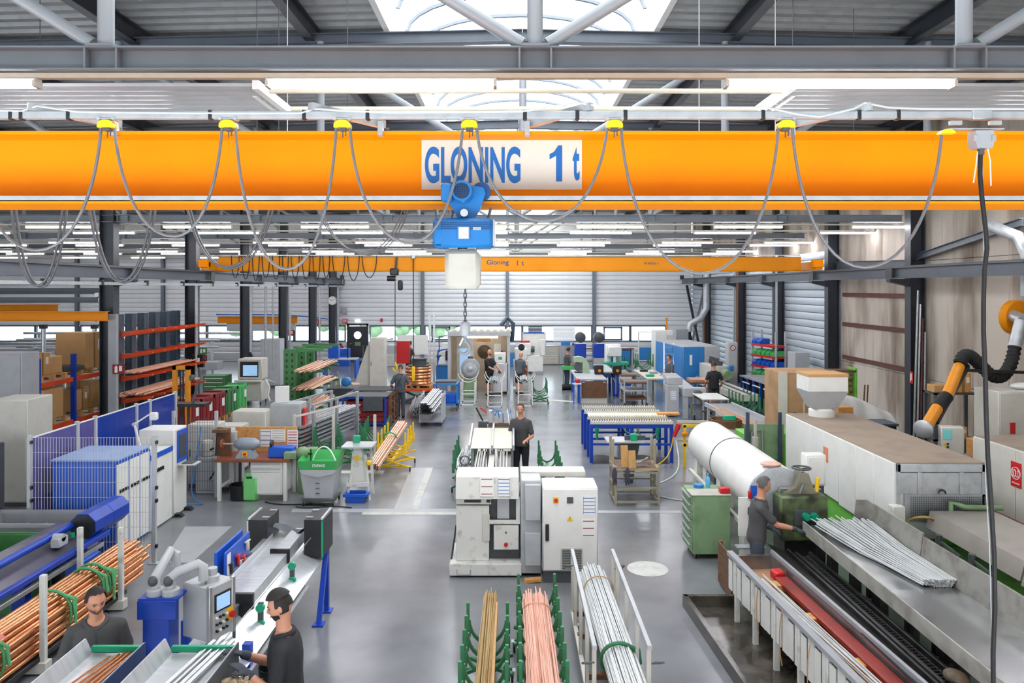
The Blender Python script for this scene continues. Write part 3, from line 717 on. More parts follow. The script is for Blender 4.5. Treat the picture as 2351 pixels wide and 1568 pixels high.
# ================================================================ shared builders
def bundle(name, label, cat, p0, p1, rx, rz, n, r, m, jit=.006, wav=.01, flat=0, fan=0, ragged=.25):
    """an uncountable bundle of thin rods: one object of real rods"""
    p0 = V(p0); p1 = V(p1); d = (p1 - p0).normalized(); side = d.cross(V((0, 0, 1))).normalized(); up = side.cross(d)
    b = B()
    for i in range(n):
        while True:
            u, v = random.uniform(-1, 1), random.uniform(-1, 1)
            if u * u + v * v <= 1: break
        if v < 0 and flat: v *= flat
        e0 = random.uniform(0, ragged); f = 1 + fan
        a = p0 + d * e0 + side * u * rx * f + up * v * rz * f; c = p1 + side * u * rx + up * v * rz
        mids = [a.lerp(c, t) + side * random.uniform(-wav, wav) + up * random.uniform(-wav, wav) for t in (.33, .66)]
        b.tube([a] + mids + [c], r, 5)
    o = mk(name, b, m, smooth=60); tag(o, label, cat); o['kind'] = 'stuff'; return o
def wrap(name, p, d, rx, rz, r, m, parent=None, label=None, flat=None, tail=0):
    """band tied round a bundle"""
    d = V(d).normalized(); side = d.cross(V((0, 0, 1))).normalized(); up = side.cross(d); p = V(p)
    b = B().tube([p + side * rx * math.cos(a) + up * rz * math.sin(a) for a in [2 * PI * k / 20 for k in range(20)]], r, 6, closed=True)
    for k in range(tail): b.tube([p + side * rx * .6 + up * rz * .8, p + side * rx * 1.1 + up * (rz * .6) + d * .04 * k, p + side * (rx * 1.2) - up * (.05 + .08 * k)], r * .9, 6)
    return mk(name, b, m, parent)
def caster(parent, x, y, r=.05, z=0):
    c = mk('caster', B().lathe([(r * .5, -.014), (r, -.012), (r, .012), (r * .5, .014)], 14, (x, y, z + r), (1, 0, 0)), M_['rubber'], parent)
    mk('fork', B().bx(x - .022, x - .016, y - .02, y + .02, z + r * .7, z + r * 2.1).bx(x + .016, x + .022, y - .02, y + .02, z + r * .7, z + r * 2.1).bx(x - .035, x + .035, y - .035, y + .035, z + r * 2.1, z + r * 2.2), M_['galv'], c)
def cradle_cart(label, loc, n, pitch, wd=.44, zt=.75, m='gcart', rz=0, group='green cradle carts', cast=True):
    t = thing('cradle_cart', label, 'cart', loc, rz, group)
    mm = M_[m]; L = (n - 1) * pitch
    am = mesh(B().prism([(wd / 2 * math.cos(PI + PI * k / 12), zt * .75 + wd * .62 * math.sin(PI + PI * k / 12)) for k in range(13)] + [((wd / 2 - .03) * math.cos(PI * 2 - PI * k / 12), zt * .75 + (wd * .62 - .03) * math.sin(PI * 2 - PI * k / 12)) for k in range(13)], -.02, .02), 'cradle_arm'); am.materials.append(mm)
    pm1 = mesh(B().bx(-.018, .018, -.018, .018, zt * .5, zt, .003).bx(-.03, .03, -.028, .028, zt * .5, zt * .72, .003), 'upright'); pm1.materials.append(mm)
    for i in range(n):
        y = -L / 2 + i * pitch
        mk('cradle_arm', am, None, t, loc=(0, y, 0))
        for s in (-1, 1): mk('upright', pm1, None, t, loc=(s * wd / 2, y, 0))
    mk('spine', B().bx(-.03, .03, -L / 2 - .05, L / 2 + .05, zt * .75 - wd * .62 - .06, zt * .75 - wd * .62, .004), mm, t)
    for s in (-1, 1):
        y = s * L * .32
        mk('cross_foot', B().bar((-wd * .62, y - .12, .13), (wd * .62, y + .12, zt * .3), .035).bar((-wd * .62, y + .12, zt * .3), (wd * .62, y - .12, .13), .035), mm, t)
        if cast:
            for q in (-1, 1): caster(t, q * wd * .62, y - q * s * 0.0, .055)
    if cast:
        for s in (-1, 1): mk('axle', B().bar((-wd * .62, s * L * .32, .125), (wd * .62, s * L * .32, .125), .03), mm, t)
    return t
def cabinet(name, label, loc, d, m, rz=0, cat='cabinet', doors=1, plinth=.08, group=None, handle='dgrey', top=None):
    t = thing(name, label, cat, loc, rz, group)
    w_, dp, h = d
    mk('body', B().bx(-w_ / 2, w_ / 2, -dp / 2, dp / 2, plinth, h, .012), M_[m], t)
    if plinth: mk('plinth', B().bx(-w_ / 2 + .02, w_ / 2 - .02, -dp / 2 + .03, dp / 2 - .03, 0, plinth), M_['dgrey'], t)
    for k in range(doors):
        a = -w_ / 2 + .02 + k * (w_ - .04) / doors; b_ = a + (w_ - .04) / doors - .012
        dr = mk('door', B().bx(a, b_, -dp / 2 - .018, -dp / 2 - .001, plinth + .03, h - .03, .006), M_[m], t)
        if handle: mk('handle', B().bx(a + .04, a + .065, -dp / 2 - .04, -dp / 2 - .018, h * .5, h * .5 + .16, .004), M_[handle], dr)
    if top: mk('top', B().bx(-w_ / 2 - .01, w_ / 2 + .01, -dp / 2 - .02, dp / 2 + .01, h, h + .03, .004), M_[top], t)
    return t
def sheet(parent, x, y, z, w_, h, name='notice', m='paper', ink='paperb', rot=None, lines=4):
    """a paper notice on a face that looks to -Y"""
    o = mk(name, B().bx(-w_ / 2, w_ / 2, -.004, 0, -h / 2, h / 2), M_[m], parent, loc=(x, y, z), rot=rot)
    b = B()
    for k in range(lines): b.bx(-w_ * .42, w_ * .42, -.006, -.004, h * (.38 - .76 * k / max(1, lines - 1)) - h * .02, h * (.38 - .76 * k / max(1, lines - 1)) + h * .02)
    if ink == 'paperb': b.bx(-w_ * .46, -w_ * .43, -.006, -.004, -h * .46, h * .46).bx(w_ * .43, w_ * .46, -.006, -.004, -h * .46, h * .46)
    mk('print', b, M_[ink], o); return o
# ================================================================ left foreground
# copper tube rack
t = thing('rod_rack', 'worn grey stanchion rack holding the thick copper tubes at left', 'rack', (-5.44, 8.98, 0))
for y in (-2.43, -.81, .81):
    mk('cross_beam', B().bx(-.33, .33, y - .06, y + .06, .02, .14, .004), M_['offw'], t)
    for s in (-1, 1): mk('stanchion', B().bx(s * .27 - .03, s * .27 + .03, y - .03, y + .03, .02, 1.09, .004), M_['white2'], t)
for s in (-1, 1): mk('side_rail', B().bx(s * .22 - .03, s * .22 + .03, -2.6, 1.0, .14, .2, .004), M_['dsteel'], t)
rm = mesh(B().tube([(0, -2.9, 0), (0, 2.0, 0)], .0265, 12, cap=False).tube([(0, -2.9, 0), (0, 2.0, 0)], .021, 12, cap=False), 'copper_tube'); rm.materials.append(M_['copper'])
k = 0
for r in range(9):
    for c in range(8 - r % 2):
        if r > 6 and (c < 1 or c > 5): continue
        o = mk('copper_tube', rm, None, loc=(-5.44 - .193 + c * .055 + (r % 2) * .0275, 8.6 + random.uniform(-.25, .15), .23 + r * .048), rot=(random.uniform(-.004, .004), 0, random.uniform(-.006, .006)))
        tag(o, 'long bright copper tube lying in the stanchion rack at left', 'tube', 'copper tubes in the left rack'); k += 1
for i, (y, tl) in enumerate(((7.6, 1), (8.75, 2), (9.45, 1), (9.6, 3))):
    o = wrap('lifting_strap', (-5.44, y, .43), (0, 1, 0), .235, .25, .02, M_['gstrap'], tail=tl); o.data.name = 'strap'
    tag(o, ['nearest', 'second', 'third', 'farthest'][i] + ' green textile strap tied round the copper tubes', 'strap', 'green straps')
o = mk('red_film', B().grid(lambda u, v: (-5.6 + .35 * u, 7.1 + .6 * v, .64 + .03 * math.sin(6 * u + 4 * v)), 6, 6), mat('pink_film', '#d97a72', .5, 0, '#b8504c', 6, .7)); tag(o, 'crumpled pink film lying over the copper tubes at left', 'film')
# blue trough bench
t = thing('blue_feed_bench', 'long blue feeding bench with tube rail and octagonal housing', 'bench', (-6.0, 8.3, 0))
mk('upper_rail', B().cyl((-.1, -2.5, .93), (-.1, 2.1, .97), .05, n=16), M_['blue'], t)
mk('lower_rail', B().bx(.17, .25, -2.5, 2.3, .73, .8, .008), M_['blue'], t)
mk('slope_plate', B().prism([(-.5, .9), (-.2, .9), (.2, .755), (.2, .74), (-.2, .885), (-.5, .885)], -2.5, 2.3), mat('dark_plate', '#6d6a78', .25, .4, '#58565f', 3, .6), t)
mk('under_rail', B().bx(.16, .22, -2.5, 2.2, .6, .66, .006), M_['galv'], t)
oc = [(.19 * math.cos(PI / 8 + k * PI / 4), .95 + .19 * math.sin(PI / 8 + k * PI / 4)) for k in range(8)]
mk('housing', B().prism(oc, 1.95, 2.42), M_['blue'], t, loc=(.06, 0, 0)); mk('housing', B().prism(oc, 2.43, 2.86), M_['blue'], t, loc=(.06, 0, 0))
mk('housing_mouth', B().prism([(x * .93, .95 + (z - .95) * .93) for x, z in oc], 1.935, 1.955), M_['black'], t, loc=(.06, 0, 0))
for y in (-1.9, -.6, .7, 1.9):
    mk('leg', B().bx(-.05, .12, y - .06, y + .06, 0, .72, .006), M_['blue'], t)
    mk('foot', B().bx(-.25, .2, y - .08, y + .08, 0, .03), M_['blue'], t)
mk('roller_block', B().bx(-.02, .1, 1.35, 1.55, .86, .98, .01).cyl((-.03, 1.45, .97), (.1, 1.45, .97), .05), M_['grey'], t)
mk('side_box', B().bx(.02, .28, 1.6, 2.0, .35, .6, .01), M_['blueb'], t)
o = mk('teal_cup', B().lathe([(.03, 0), (.034, .06), (.03, .06), (.027, .01)], 16, (-5.97, 10.05, .87)), M_['teal']); tag(o, 'small teal cup on the blue feeding bench by the housing', 'cup')
# bins with offcuts
def bin_(name, label, loc, d, m, rz=0, th=.03, cat='bin'):
    w_, dp, h = d; t = thing(name, label, cat, loc, rz)
    b = B().prism([(-w_ / 2 + .06, 0), (w_ / 2 - .06, 0), (w_ / 2, h), (w_ / 2 - th, h), (w_ / 2 - .06 - th, th), (-w_ / 2 + .06 + th, th), (-w_ / 2 + th, h), (-w_ / 2, h)], -dp / 2, dp / 2)
    b.bx(-w_ / 2 + .03, w_ / 2 - .03, -dp / 2 - .01, -dp / 2 + th, .02, h).bx(-w_ / 2 + .03, w_ / 2 - .03, dp / 2 - th, dp / 2 + .01, .02, h)
    mk('tub', b, M_[m], t)
    mk('rim', B().bx(-w_ / 2 - .03, w_ / 2 + .03, -dp / 2 - .04, -dp / 2, h - .04, h + .02, .006).bx(-w_ / 2 - .03, w_ / 2 + .03, dp / 2, dp / 2 + .04, h - .04, h + .02, .006).bx(-w_ / 2 - .04, -w_ / 2, -dp / 2, dp / 2, h - .04, h + .02, .006).bx(w_ / 2, w_ / 2 + .04, -dp / 2, dp / 2, h - .04, h + .02, .006), M_[m], t)
    return t
bin_('scrap_bin', 'large grey plastic scrap bin before the mesh fence', (-7.05, 11.0, 0), (1.5, .62, .84), 'grey2')
bin_('scrap_bin', 'large green plastic scrap bin beside the blue bench', (-7.05, 10.05, 0), (1.15, .8, .78), 'green')
for nm, lab, cx, cy, cz, n in (('offcuts', 'loose white metal offcuts inside the grey scrap bin', -7.05, 11.0, .6, 40), ('offcuts', 'loose white metal offcuts inside the green scrap bin', -7.05, 10.0, .42, 40)):
    b = B()
    for i in range(n):
        a = random.uniform(0, PI); l = random.uniform(.15, .35); p = V((cx + random.uniform(-.42, .42), cy + random.uniform(-.12, .12), cz + random.uniform(0, .06)))
        b.tube([p - V((math.cos(a), math.sin(a) * .35, random.uniform(-.2, .2))) * l, p + V((math.cos(a), math.sin(a) * .35, random.uniform(-.2, .3))) * l], .008, 5)
    o = mk(nm, b, M_['pvc']); tag(o, lab, 'scrap'); o['kind'] = 'stuff'
# mesh fence round the machine, with translucent blue panes
def wires(w_, h, dx_, dz_, m, r=.003):
    b = B()
    for i in range(int(w_ / dx_) + 1): b.bx(i * dx_ - r, i * dx_ + r, -r, r, 0, h)
    for j in range(int(h / dz_) + 1): b.bx(0, w_, -r - .003, r - .003, j * dz_ - r, j * dz_ + r)
    return b
t = thing('safety_fence', 'pale welded mesh fence panel in front of the blue cabinets', 'fence', (-7.46, 11.45, 0))
for x in (0, 1.93):
    p_ = mk('post', B().bx(x - .03, x + .03, -.03, .03, 0, 1.98, .004), M_['grey'], t)
    mk('base', B().bx(x - .08, x + .08, -.06, .06, 0, .012), M_['grey'], p_)
    for z in (.25, .95, 1.15, 1.85): mk('clip', B().bx(x + .03, x + .06, -.045, .0, z, z + .05), M_['black'], p_)
o = mk('wire_mesh', wires(1.84, 1.85, .046, .23, 'white', .0022), M_['offw'], t, loc=(.045, 0, .1)); o['kind'] = 'stuff'
bp2 = mat('translucent_pale_panel', '#6a63b0', .2, 0, alpha=.45)
t = thing('safety_fence', 'blue translucent panel fence running back along the left of the cabinets', 'fence', (-7.46, 11.45, 0))
ys = [0, 1.25, 1.8, 3.25, 3.8, 4.95]
for i, y in enumerate(ys): mk('post', B().bx(-.03, .03, y - .03 + (.06 if i == 0 else 0), y + .03, 0, 1.97, .004), M_['grey'], t)
for i in range(5):
    pn = mk('pane', B().bx(-.006, .006, ys[i] + .045, ys[i + 1] - .045, .1, 1.93), bp2 if i < 2 else M_['bluep'], t)
    mk('pane_edge', B().bx(-.012, .012, ys[i] + .04, ys[i + 1] - .04, 1.92, 1.94), M_['white'], pn)
t = thing('safety_fence', 'dark mesh fence panel between the machine tower and the workbench', 'fence', (-6.9, 15.1, 0))
for x in (0, .87): mk('post', B().bx(x - .03, x + .03, -.03, .03, 0, 1.75, .004), M_['grey'], t)
o = mk('wire_mesh', wires(.8, 1.5, .05, .2, 'black'), M_['dgrey'], t, loc=(.035, 0, .12)); o['kind'] = 'stuff'
# blue and white machine cabinets
t = thing('tube_laser_cabinet', 'large blue and white machine cabinet behind the mesh fence', 'machine', (-6.79, 11.75, 0))
mk('body', B().bx(-.52, .5, .02, 1.05, .02, 1.5, .006), M_['blueb'], t)
mk('front_panel', B().bx(-.5, .48, 0, .02, .05, 1.46, .004), M_['blueb'], t)
mk('top_plate', B().bx(-.53, .53, 0, 1.06, 1.5, 1.53, .004), mat('top_paleblue', '#8fa9d6', .4), t)
for i in range(3):
    d_ = mk('door', B().bx(.5, .525, .02 + i * .35, .02 + i * .35 + .335, .06, 1.44, .005), M_['white'], t)
    for k in range(5): mk('key', B().bx(.525, .545, .07 + i * .35 + k * .055, .09 + i * .35 + k * .055, .98, 1.03), M_['black'], d_)
    mk('blue_trim', B().bx(.5, .53, .355 + i * .35, .37 + i * .35, .06, 1.46), M_['blueb'], d_)
mk('vent_row', B().bx(.501, .527, .04, 1.04, 1.45, 1.495), M_['blueb'], t)
t = thing('machine_cabinet', 'lower white cabinet with blue edge beside the machine tower', 'machine', (-6.79, 12.85, 0))
mk('body', B().bx(-.5, .5, 0, .85, .02, 1.34, .006), M_['white'], t); mk('blue_edge', B().bx(.5, .515, 0, .85, 1.25, 1.34), M_['blueb'], t)
for k in range(6): mk('key', B().bx(.5, .53, .1 + k * .07, .13 + k * .07, 1.0, 1.06), M_['black'], t)
t = thing('machine_tower', 'white machine tower with a blue framed window and keyboard tray', 'machine', (-6.62, 13.85, 0))
mk('body', B().bx(-.3, .35, -.12, .42, .02, 1.62, .01), M_['white'], t)
w_ = mk('window_frame', B().bx(.35, .37, .0, .4, .98, 1.58, .004), M_['blueb'], t); mk('window_pane', B().bx(.37, .375, .05, .35, 1.06, 1.5), M_['dgrey'], w_)
tr_ = mk('keyboard_tray', B().bx(.36, .68, .0, .3, .93, .955, .004), M_['offw'], t); mk('keyboard', B().bx(.42, .62, .04, .26, .955, .97), M_['dgrey'], tr_)
for y in (-.05, .36): mk('foot', B().prism([(.2, 0), (.5, 0), (.44, .06), (.26, .06)], y - .06, y + .06), M_['black'], t)
t = thing('desk_lamp', 'white jointed lamp arm standing behind the blue cabinet', 'lamp', (-6.75, 13.45, 1.36))
mk('arm', B().bar((0, 0, 0), (-.12, .02, .42), .03).bar((-.12, .02, .42), (.15, .05, .6), .025), M_['white'], t); mk('shade', B().box((.22, .05, .56), (.14, .1, .14), .02), M_['white'], t); mk('joint', B().cyl((-.12, -.02, .42), (-.12, .06, .42), .03), M_['grey'], t)
for i, (x, y, wd, dp, h, m) in enumerate(((-6.6, 16.0, .62, .5, 1.35, 'offw'), (-6.0, 15.75, .45, .5, 1.25, 'grey'), (-6.55, 17.2, .7, .5, 1.1, 'offw'))):
    cabinet('switch_cabinet', ['beige ventilated cabinet behind the dark mesh fence', 'grey cabinet with hoses left of the workbench', 'low beige cabinet farther behind the dark mesh'][i], (x, y, 0), (wd, dp, h), m)
# cabinets at the left edge
cabinet('switch_cabinet', 'tall beige switch cabinet at the left edge', (-9.8, 14.8, 0), (.75, .8, 2.08), 'offw')
cabinet('switch_cabinet', 'tall grey sheet metal cabinet behind the beige one at left', (-11.0, 16.2, 0), (.95, .6, 2.85), 'grey2')
c_ = cabinet('switch_cabinet', 'dark grey cabinet with a notice at the left edge', (-9.75, 13.4, 0), (.8, .5, 1.42), 'dgrey'); sheet(c_, .26, -.275, 1.05, .16, .34)
# ---------------------------------------------------------------- silver cutting bench
t = thing('cutting_bench', 'long silver cutting bench with two black end boxes', 'machine', (-2.8, 8.0, 0))
mk('table_top', B().bx(-.42, -.165, -.3, 2.0, .95, .98, .004), M_['inox'], t)
mk('guide_rail', B().bx(-.4, -.33, -.28, 1.7, .98, 1.04, .004), M_['alu'], t)
ch_ = mk('channel', B().bx(-.14, .04, 1.1, 1.95, .8, 1.03, .005), M_['inox'], t)
mk('channel', B().bx(-.16, .04, -.15, 1.08, .76, 1.0, .005), M_['inox'], t); mk('channel_end', B().bx(-.2, .07, -.2, -.15, .72, 1.03, .004), M_['dsteel'], t); mk('channel_end', B().bx(-.17, .07, 1.08, 1.11, .76, 1.05, .004), M_['dsteel'], t)
mk('lower_channel', B().bx(-.25, -.08, -1.9, -.2, .7, .9, .006), M_['inox'], t); mk('lower_rail', B().bx(-.12, -.07, -1.9, -.2, .9, .93, .004), M_['alu'], t)
mk('apron', B().prism([(.04, .86), (.33, .72), (.34, .735), (.04, .88)], -1.9, 1.95), M_['inox'], t)
mk('apron', B().prism([(-.1, .8), (.1, .66), (.36, .66), (.36, .68), (.1, .68), (-.1, .82)], -2.0, .9), mat('white_sheet', '#c9cccd', .3, .4, '#b9bcbd', 3, .6), t)
for s, x0, x1 in ((0, -.6, -.34), (1, .13, .385)):
    bxo = mk('end_box', B().bx(x0, x1, 1.5, 1.98, .8, 1.28, .006), M_['black'], t)
    mk('lid_rail', B().bx(x0 + .01 if s == 0 else x1 - .04, x0 + .04 if s == 0 else x1 - .01, 1.5, 1.98, 1.28, 1.3), M_['alu'], bxo)
    for y in (1.6, 1.9): mk('hinge', B().box(((x0 + x1) / 2 + (.08 if s == 0 else -.08), y, 1.285), (.09, .04, .012)), M_['galv'], bxo)
    mk('trim_strip', B().bx(x1 - .03 if s else x0, x1 - .005 if s else x0 + .02, 1.49, 1.5, .8, 1.27), M_['teal' if s else 'alu'], bxo)
mk('cover_cloth', B().grid(lambda u, v: (-.34 + .47 * u, 1.72 + .25 * v, 1.12 - .1 * math.sin(PI * u) + .02 * math.sin(9 * u + 5 * v)), 14, 6), mat('grey_cloth', '#5d6165', .85, 0, '#484c50', 9, .7), t)
for x, y0, y1 in ((.36, 1.75, 1.75), (.36, 1.35, 1.72)):
    mk('leg', B().bar((x, y0, 0), (x, y1, .8), .06), M_['blue'], t); mk('foot', B().bx(x - .07, x + .07, y0 - .07, y0 + .07, 0, .02), M_['blue'], t)
for x, y in ((-.5, 1.75), (-.5, -.5), (.3, -1.0), (-.15, -1.7)): mk('leg', B().bx(x - .04, x + .04, y - .04, y + .04, 0, .9, .005), M_['blue'], t)
for k, (y, z) in enumerate(((.75, .97), (.75, .8), (-.35, .95), (-.35, .78))): mk('green_roller', B().lathe([(.03, -.02), (.045, -.02), (.045, .02), (.03, .02)], 18, (.2, y, z), (0, 1, 0)), M_['teal'], t)
for y in (.75, -.35): mk('roller_bracket', B().bx(.175, .225, y - .01, y + .03, .72, 1.0), M_['dgrey'], t)
mk('guide_wire', B().cyl((.22, 1.5, 1.05), (.05, -1.6, .9), .005, n=6), M_['galv'], t)
tb = mk('tool_board', B().bx(-.41, -.385, .24, 1.0, .93, 1.3, .004), M_['blueb'], t); mk('board_back', B().bx(-.5, -.47, .2, 1.0, .93, 1.32, .004), M_['blueb'], t)
for k, (y, z, m) in enumerate(((.85, 1.18, 'signw'), (.55, 1.12, 'red'), (.6, 1.03, 'galv'), (.72, 1.05, 'red'), (.9, 1.0, 'dgrey'), (.35, 1.1, 'black'))): mk('tool', B().box((-.36, y, z), (.035, .05, .12), .01).bar((-.37, y - .06, z + .05), (-.35, y + .06, z + .05), .015), M_[m], tb)
mk('paper_list', B().bx(-.384, -.378, .27, .37, 1.0, 1.27), M_['paper'], tb)
mk('carton', B().box((-.3, .02, 1.02), (.12, .2, .03), .005), M_['wood'], t)
o = mk('paint_bucket', B().lathe([(.12, .01), (.15, .3), (.14, .3), (.115, .03)], 20, (-2.5, 7.75, 0)), M_['black']); tag(o, 'black bucket standing under the silver cutting bench', 'bucket')
# blue stand with suspension arms and control box
t = thing('panel_stand', 'blue column stand with two grey jointed suspension arms', 'stand', (-3.2, 6.75, 0))
mk('column', B().bx(-.12, .12, -.1, .1, .02, 1.42, .006), M_['blue'], t); mk('base', B().bx(-.2, .2, -.2, .2, 0, .02), M_['blue'], t)
mk('head_plate', B().bx(-.16, .19, -.12, -.1, 1.28, 1.45, .004).bx(-.16, .19, -.1, .12, 1.44, 1.46), M_['blue'], t)
for x, q in ((-.05, (-.02, .25, 1.78)), (.09, (.32, .06, 1.72))):
    j = mk('joint_base', B().lathe([(.075, 0), (.075, .05), (.06, .06)], 20, (x, .0, 1.46)), M_['grey'], t)
    a_ = mk('arm', B().tube([(x, 0, 1.52), (x - .01, 0, 1.6), (x + (q[0] - x) * .25, q[1] * .25, 1.66), q, (q[0] + .03, q[1] + .02, q[2] - .04), (q[0] + .035, q[1] + .02, q[2] - .16)], [.045, .048, .045, .042, .045, .045], 12), M_['grey'], t)
    mk('arm_cover', B().ell((x - .01, -.03, 1.59), (.045, .03, .05), 12, 8), M_['dgrey'], a_)
t = thing('control_box', 'light grey hanging control box with screen and emergency stop', 'control panel', (-2.8, 6.92, 1.02), math.radians(66))
mk('body', B().bx(-.15, .15, -.11, .22, 0, .5, .012), M_['grey'], t)
fr = mk('frame', B().bx(-.16, -.12, -.13, -.09, -.01, .51, .005).bx(.12, .16, -.13, -.09, -.01, .51, .005), M_['alu'], t)
fc = mk('front_panel', B().bx(-.12, .12, -.125, -.105, .01, .49), M_['grey'], t)
mk('screen_bezel', B().bx(-.1, .1, -.135, -.125, .25, .42, .004), M_['black'], fc); mk('screen', B().bx(-.08, .08, -.138, -.135, .27, .4), M_['screen'], fc)
for r in range(3):
    for c in range(4): mk('button', B().cyl((-.075 + c * .04, -.125, .2 - r * .06), (-.075 + c * .04, -.145, .2 - r * .06), .012, n=8), M_['black' if (r + c) % 3 else 'paper'], fc)
es = mk('emergency_stop', B().lathe([(.018, 0), (.018, .025), (.032, .025), (.032, .045)], 16, (.09, -.125, .18), (0, -1, 0)), M_['red'], fc); mk('stop_plate', B().bx(.05, .13, -.13, -.125, .12, .24), M_['yellow'], fc)
mk('mount', B().lathe([(.065, 0), (.065, .05), (.045, .06), (.045, .12)], 18, (0, 0, .5)), M_['grey'], t)
mk('control_cable', B().tube([(.14, 0, .15), (.26, .05, .16), (.32, .05, .02), (.3, .03, -.2)], .016, 8), M_['dgrey'], t)
# collecting trays in front
def tray(label, x0, x1, y0, y1, z, outer):
    t = thing('collecting_tray', label, 'tray', ((x0 + x1) / 2, (y0 + y1) / 2, 0)); w2 = (x1 - x0) / 2; l2 = (y1 - y0) / 2
    mk('bottom', B().bx(-w2, w2, -l2, l2, z - .1, z - .09), M_['inox'], t)
    mk('left_wall', B().prism([(-w2 - .06, z + .03), (-w2 - .05, z + .03), (-w2 + .01, z - .1), (-w2, z - .1)], -l2, l2), M_['inox'], t)
    rw = mk('right_wall', B().bx(w2 - .006, w2, -l2, l2, z - .1, z), M_['inox'], t); mk('outer_skin', B().bx(w2, w2 + .01, -l2, l2, z - .28, z), M_[outer], rw)
    mk('green_stop', B().bx(-w2 + .01, w2 - .01, l2 - .035, l2, z - .07, z - .02, .004), M_['teal'], t)
    for sx in (-1, 1):
        for sy in (-1, 1): mk('leg', B().bx(sx * (w2 - .03) - .025, sx * (w2 - .03) + .025, sy * (l2 - .1) - .025, sy * (l2 - .1) + .025, 0, z - .1), M_['yellow' if sy > 0 and outer == 'dgrey' else 'dgrey'], t)
    return t
ZT = 1.36
tray('left sheet steel collecting tray holding thin copper rods', -3.43, -3.0, 4.3, 6.05, ZT, 'navy')
tray('right sheet steel collecting tray holding silver rods', -2.78, -2.24, 4.3, 6.05, ZT, 'dgrey')
rm = mesh(B().tube([(0, -1.9, 0), (0, 0, 0)], .009, 8), 'thin_rod'); rm.materials.append(M_['copper'])
for k in range(9):
    o = mk('thin_copper_rod', rm, None, loc=(-3.04 - k * .019 - (.05 if k == 8 else 0), 6.12 - k * .02, ZT - .075 + (.012 if k % 2 else 0)), rot=(-.02, 0, -.03 - .012 * k))
    tag(o, 'thin copper rod lying in the left collecting tray', 'rod', 'copper rods in the left tray')
rm2 = mesh(B().tube([(0, -1.9, 0), (0, 0, 0)], .012, 8), 'silver_rod'); rm2.materials.append(M_['alu'])
for k in range(8):
    o = mk('silver_rod', rm2, None, loc=(-2.5 + k * .026, 6.2 - .03 * (k % 3), ZT - .06 + (.012 if k % 2 else 0)), rot=(-.02, 0, -.1))
    tag(o, 'silver aluminium rod lying in the right collecting tray', 'rod', 'silver rods in the right tray')
rg = B()
for k in range(34): rg.ell((-2.1 + random.uniform(-.1, .1), 5.72 + random.uniform(-.1, .1), 1.18 + random.uniform(0, .06)), (random.uniform(.02, .06), random.uniform(.02, .05), .014), 7, 5, Euler((random.uniform(-1, 1), random.uniform(-1, 1), random.uniform(0, 3))).to_matrix())
o = mk('cleaning_rags', rg, mat('rags_mixed', '#b9a58a', .9, 0, '#6f5a35', 22, .9, .6, 40)); tag(o, 'crumpled beige rags lying by the gloved man', 'rags')
t = thing('rag_box', 'low sheet metal box holding the rags beside the tray', 'box', (-2.1, 5.72, 0)); mk('tub', B().bx(-.12, .14, -.14, .16, 1.0, 1.16, .01), M_['dgrey'], t); mk('leg', B().bx(-.02, .02, -.02, .02, 0, 1.0), M_['dgrey'], t)
# ================================================================ centre: saw line
t = thing('tube_saw', 'worn white tube saw with paper notices on its hood', 'machine', (-.36, 11.2, 0))
mk('base', B().bx(-.56, .5, -.33, .6, .03, .2, .006), M_['white2'], t)
mk('body', B().bx(-.46, .48, -.1, .55, .2, 1.15, .006), M_['dgrey'], t)
mk('door_panel', B().bx(-.47, .02, -.2, -.1, .2, 1.02, .006).bx(-.47, .05, -.2, -.1, 1.04, 1.14, .004), M_['white2'], t)
mk('slot', B().bx(-.35, -.1, -.205, -.2, 1.07, 1.11), M_['black'], t); mk('slot', B().bx(-.02, .04, -.205, -.2, 1.07, 1.11), M_['black'], t)
mk('door_step', B().bx(-.08, .03, -.22, -.2, .5, .9, .004), M_['offw'], t)
mk('chute', B().bx(.14, .32, -.18, -.1, .82, 1.14, .004), M_['grey'], t)
mk('pillar', B().bx(.42, .48, -.22, -.1, .75, 1.14, .004), M_['white2'], t); mk('cross_bar', B().bx(.02, .48, -.24, -.18, .76, .81, .004), M_['white2'], t)
eb = mk('switch_box', B().bx(.09, .46, -.24, -.1, .38, .74, .008), M_['white2'], t); mk('switch', B().cyl((.27, -.24, .46), (.27, -.27, .46), .03), M_['red'], eb); mk('button', B().bx(.26, .28, -.25, -.24, .62, .65), M_['black'], eb)
mk('hood', B().prism([(-.3, 1.15), (-.26, 1.46), (-.05, 1.5), (.2, 1.5), (.2, 1.15)], -.47, .46, 'X'), M_['white2'], t)
hd = thing
sheet(t, -.01, -.295, 1.33, .2, .28, ink='dred', lines=3, rot=(-.13, 0, 0)); sheet(t, .24, -.295, 1.33, .19, .27, rot=(-.13, 0, 0), lines=5)
for s in (-1, 1):
    mk('side_rod', B().bar((-.56, -.1 + s * .1, .1), (-.5, .2, .6), .02), M_['dsteel'], t)
mk('sling_loop', B().tube([(-.45, -.34, .12), (-.45, -.34, .05), (-.25, -.34, .05), (-.25, -.34, .12)], .008, 5), M_['galv'], t)
t = thing('saw_cabinet', 'tall white electrical cabinet beside the tube saw', 'cabinet', (.84, 10.95, 0))
mk('body', B().bx(-.4, .4, -.28, .28, .17, 1.38, .015), M_['white'], t); mk('plinth', B().bx(-.39, .39, -.26, .27, 0, .17), M_['dgrey'], t)
dr = mk('door', B().bx(-.39, .39, -.3, -.28, .19, 1.36, .01), M_['white'], t)
mk('lock_handle', B().bx(-.36, -.31, -.325, -.3, .62, .86, .004), M_['black'], dr)
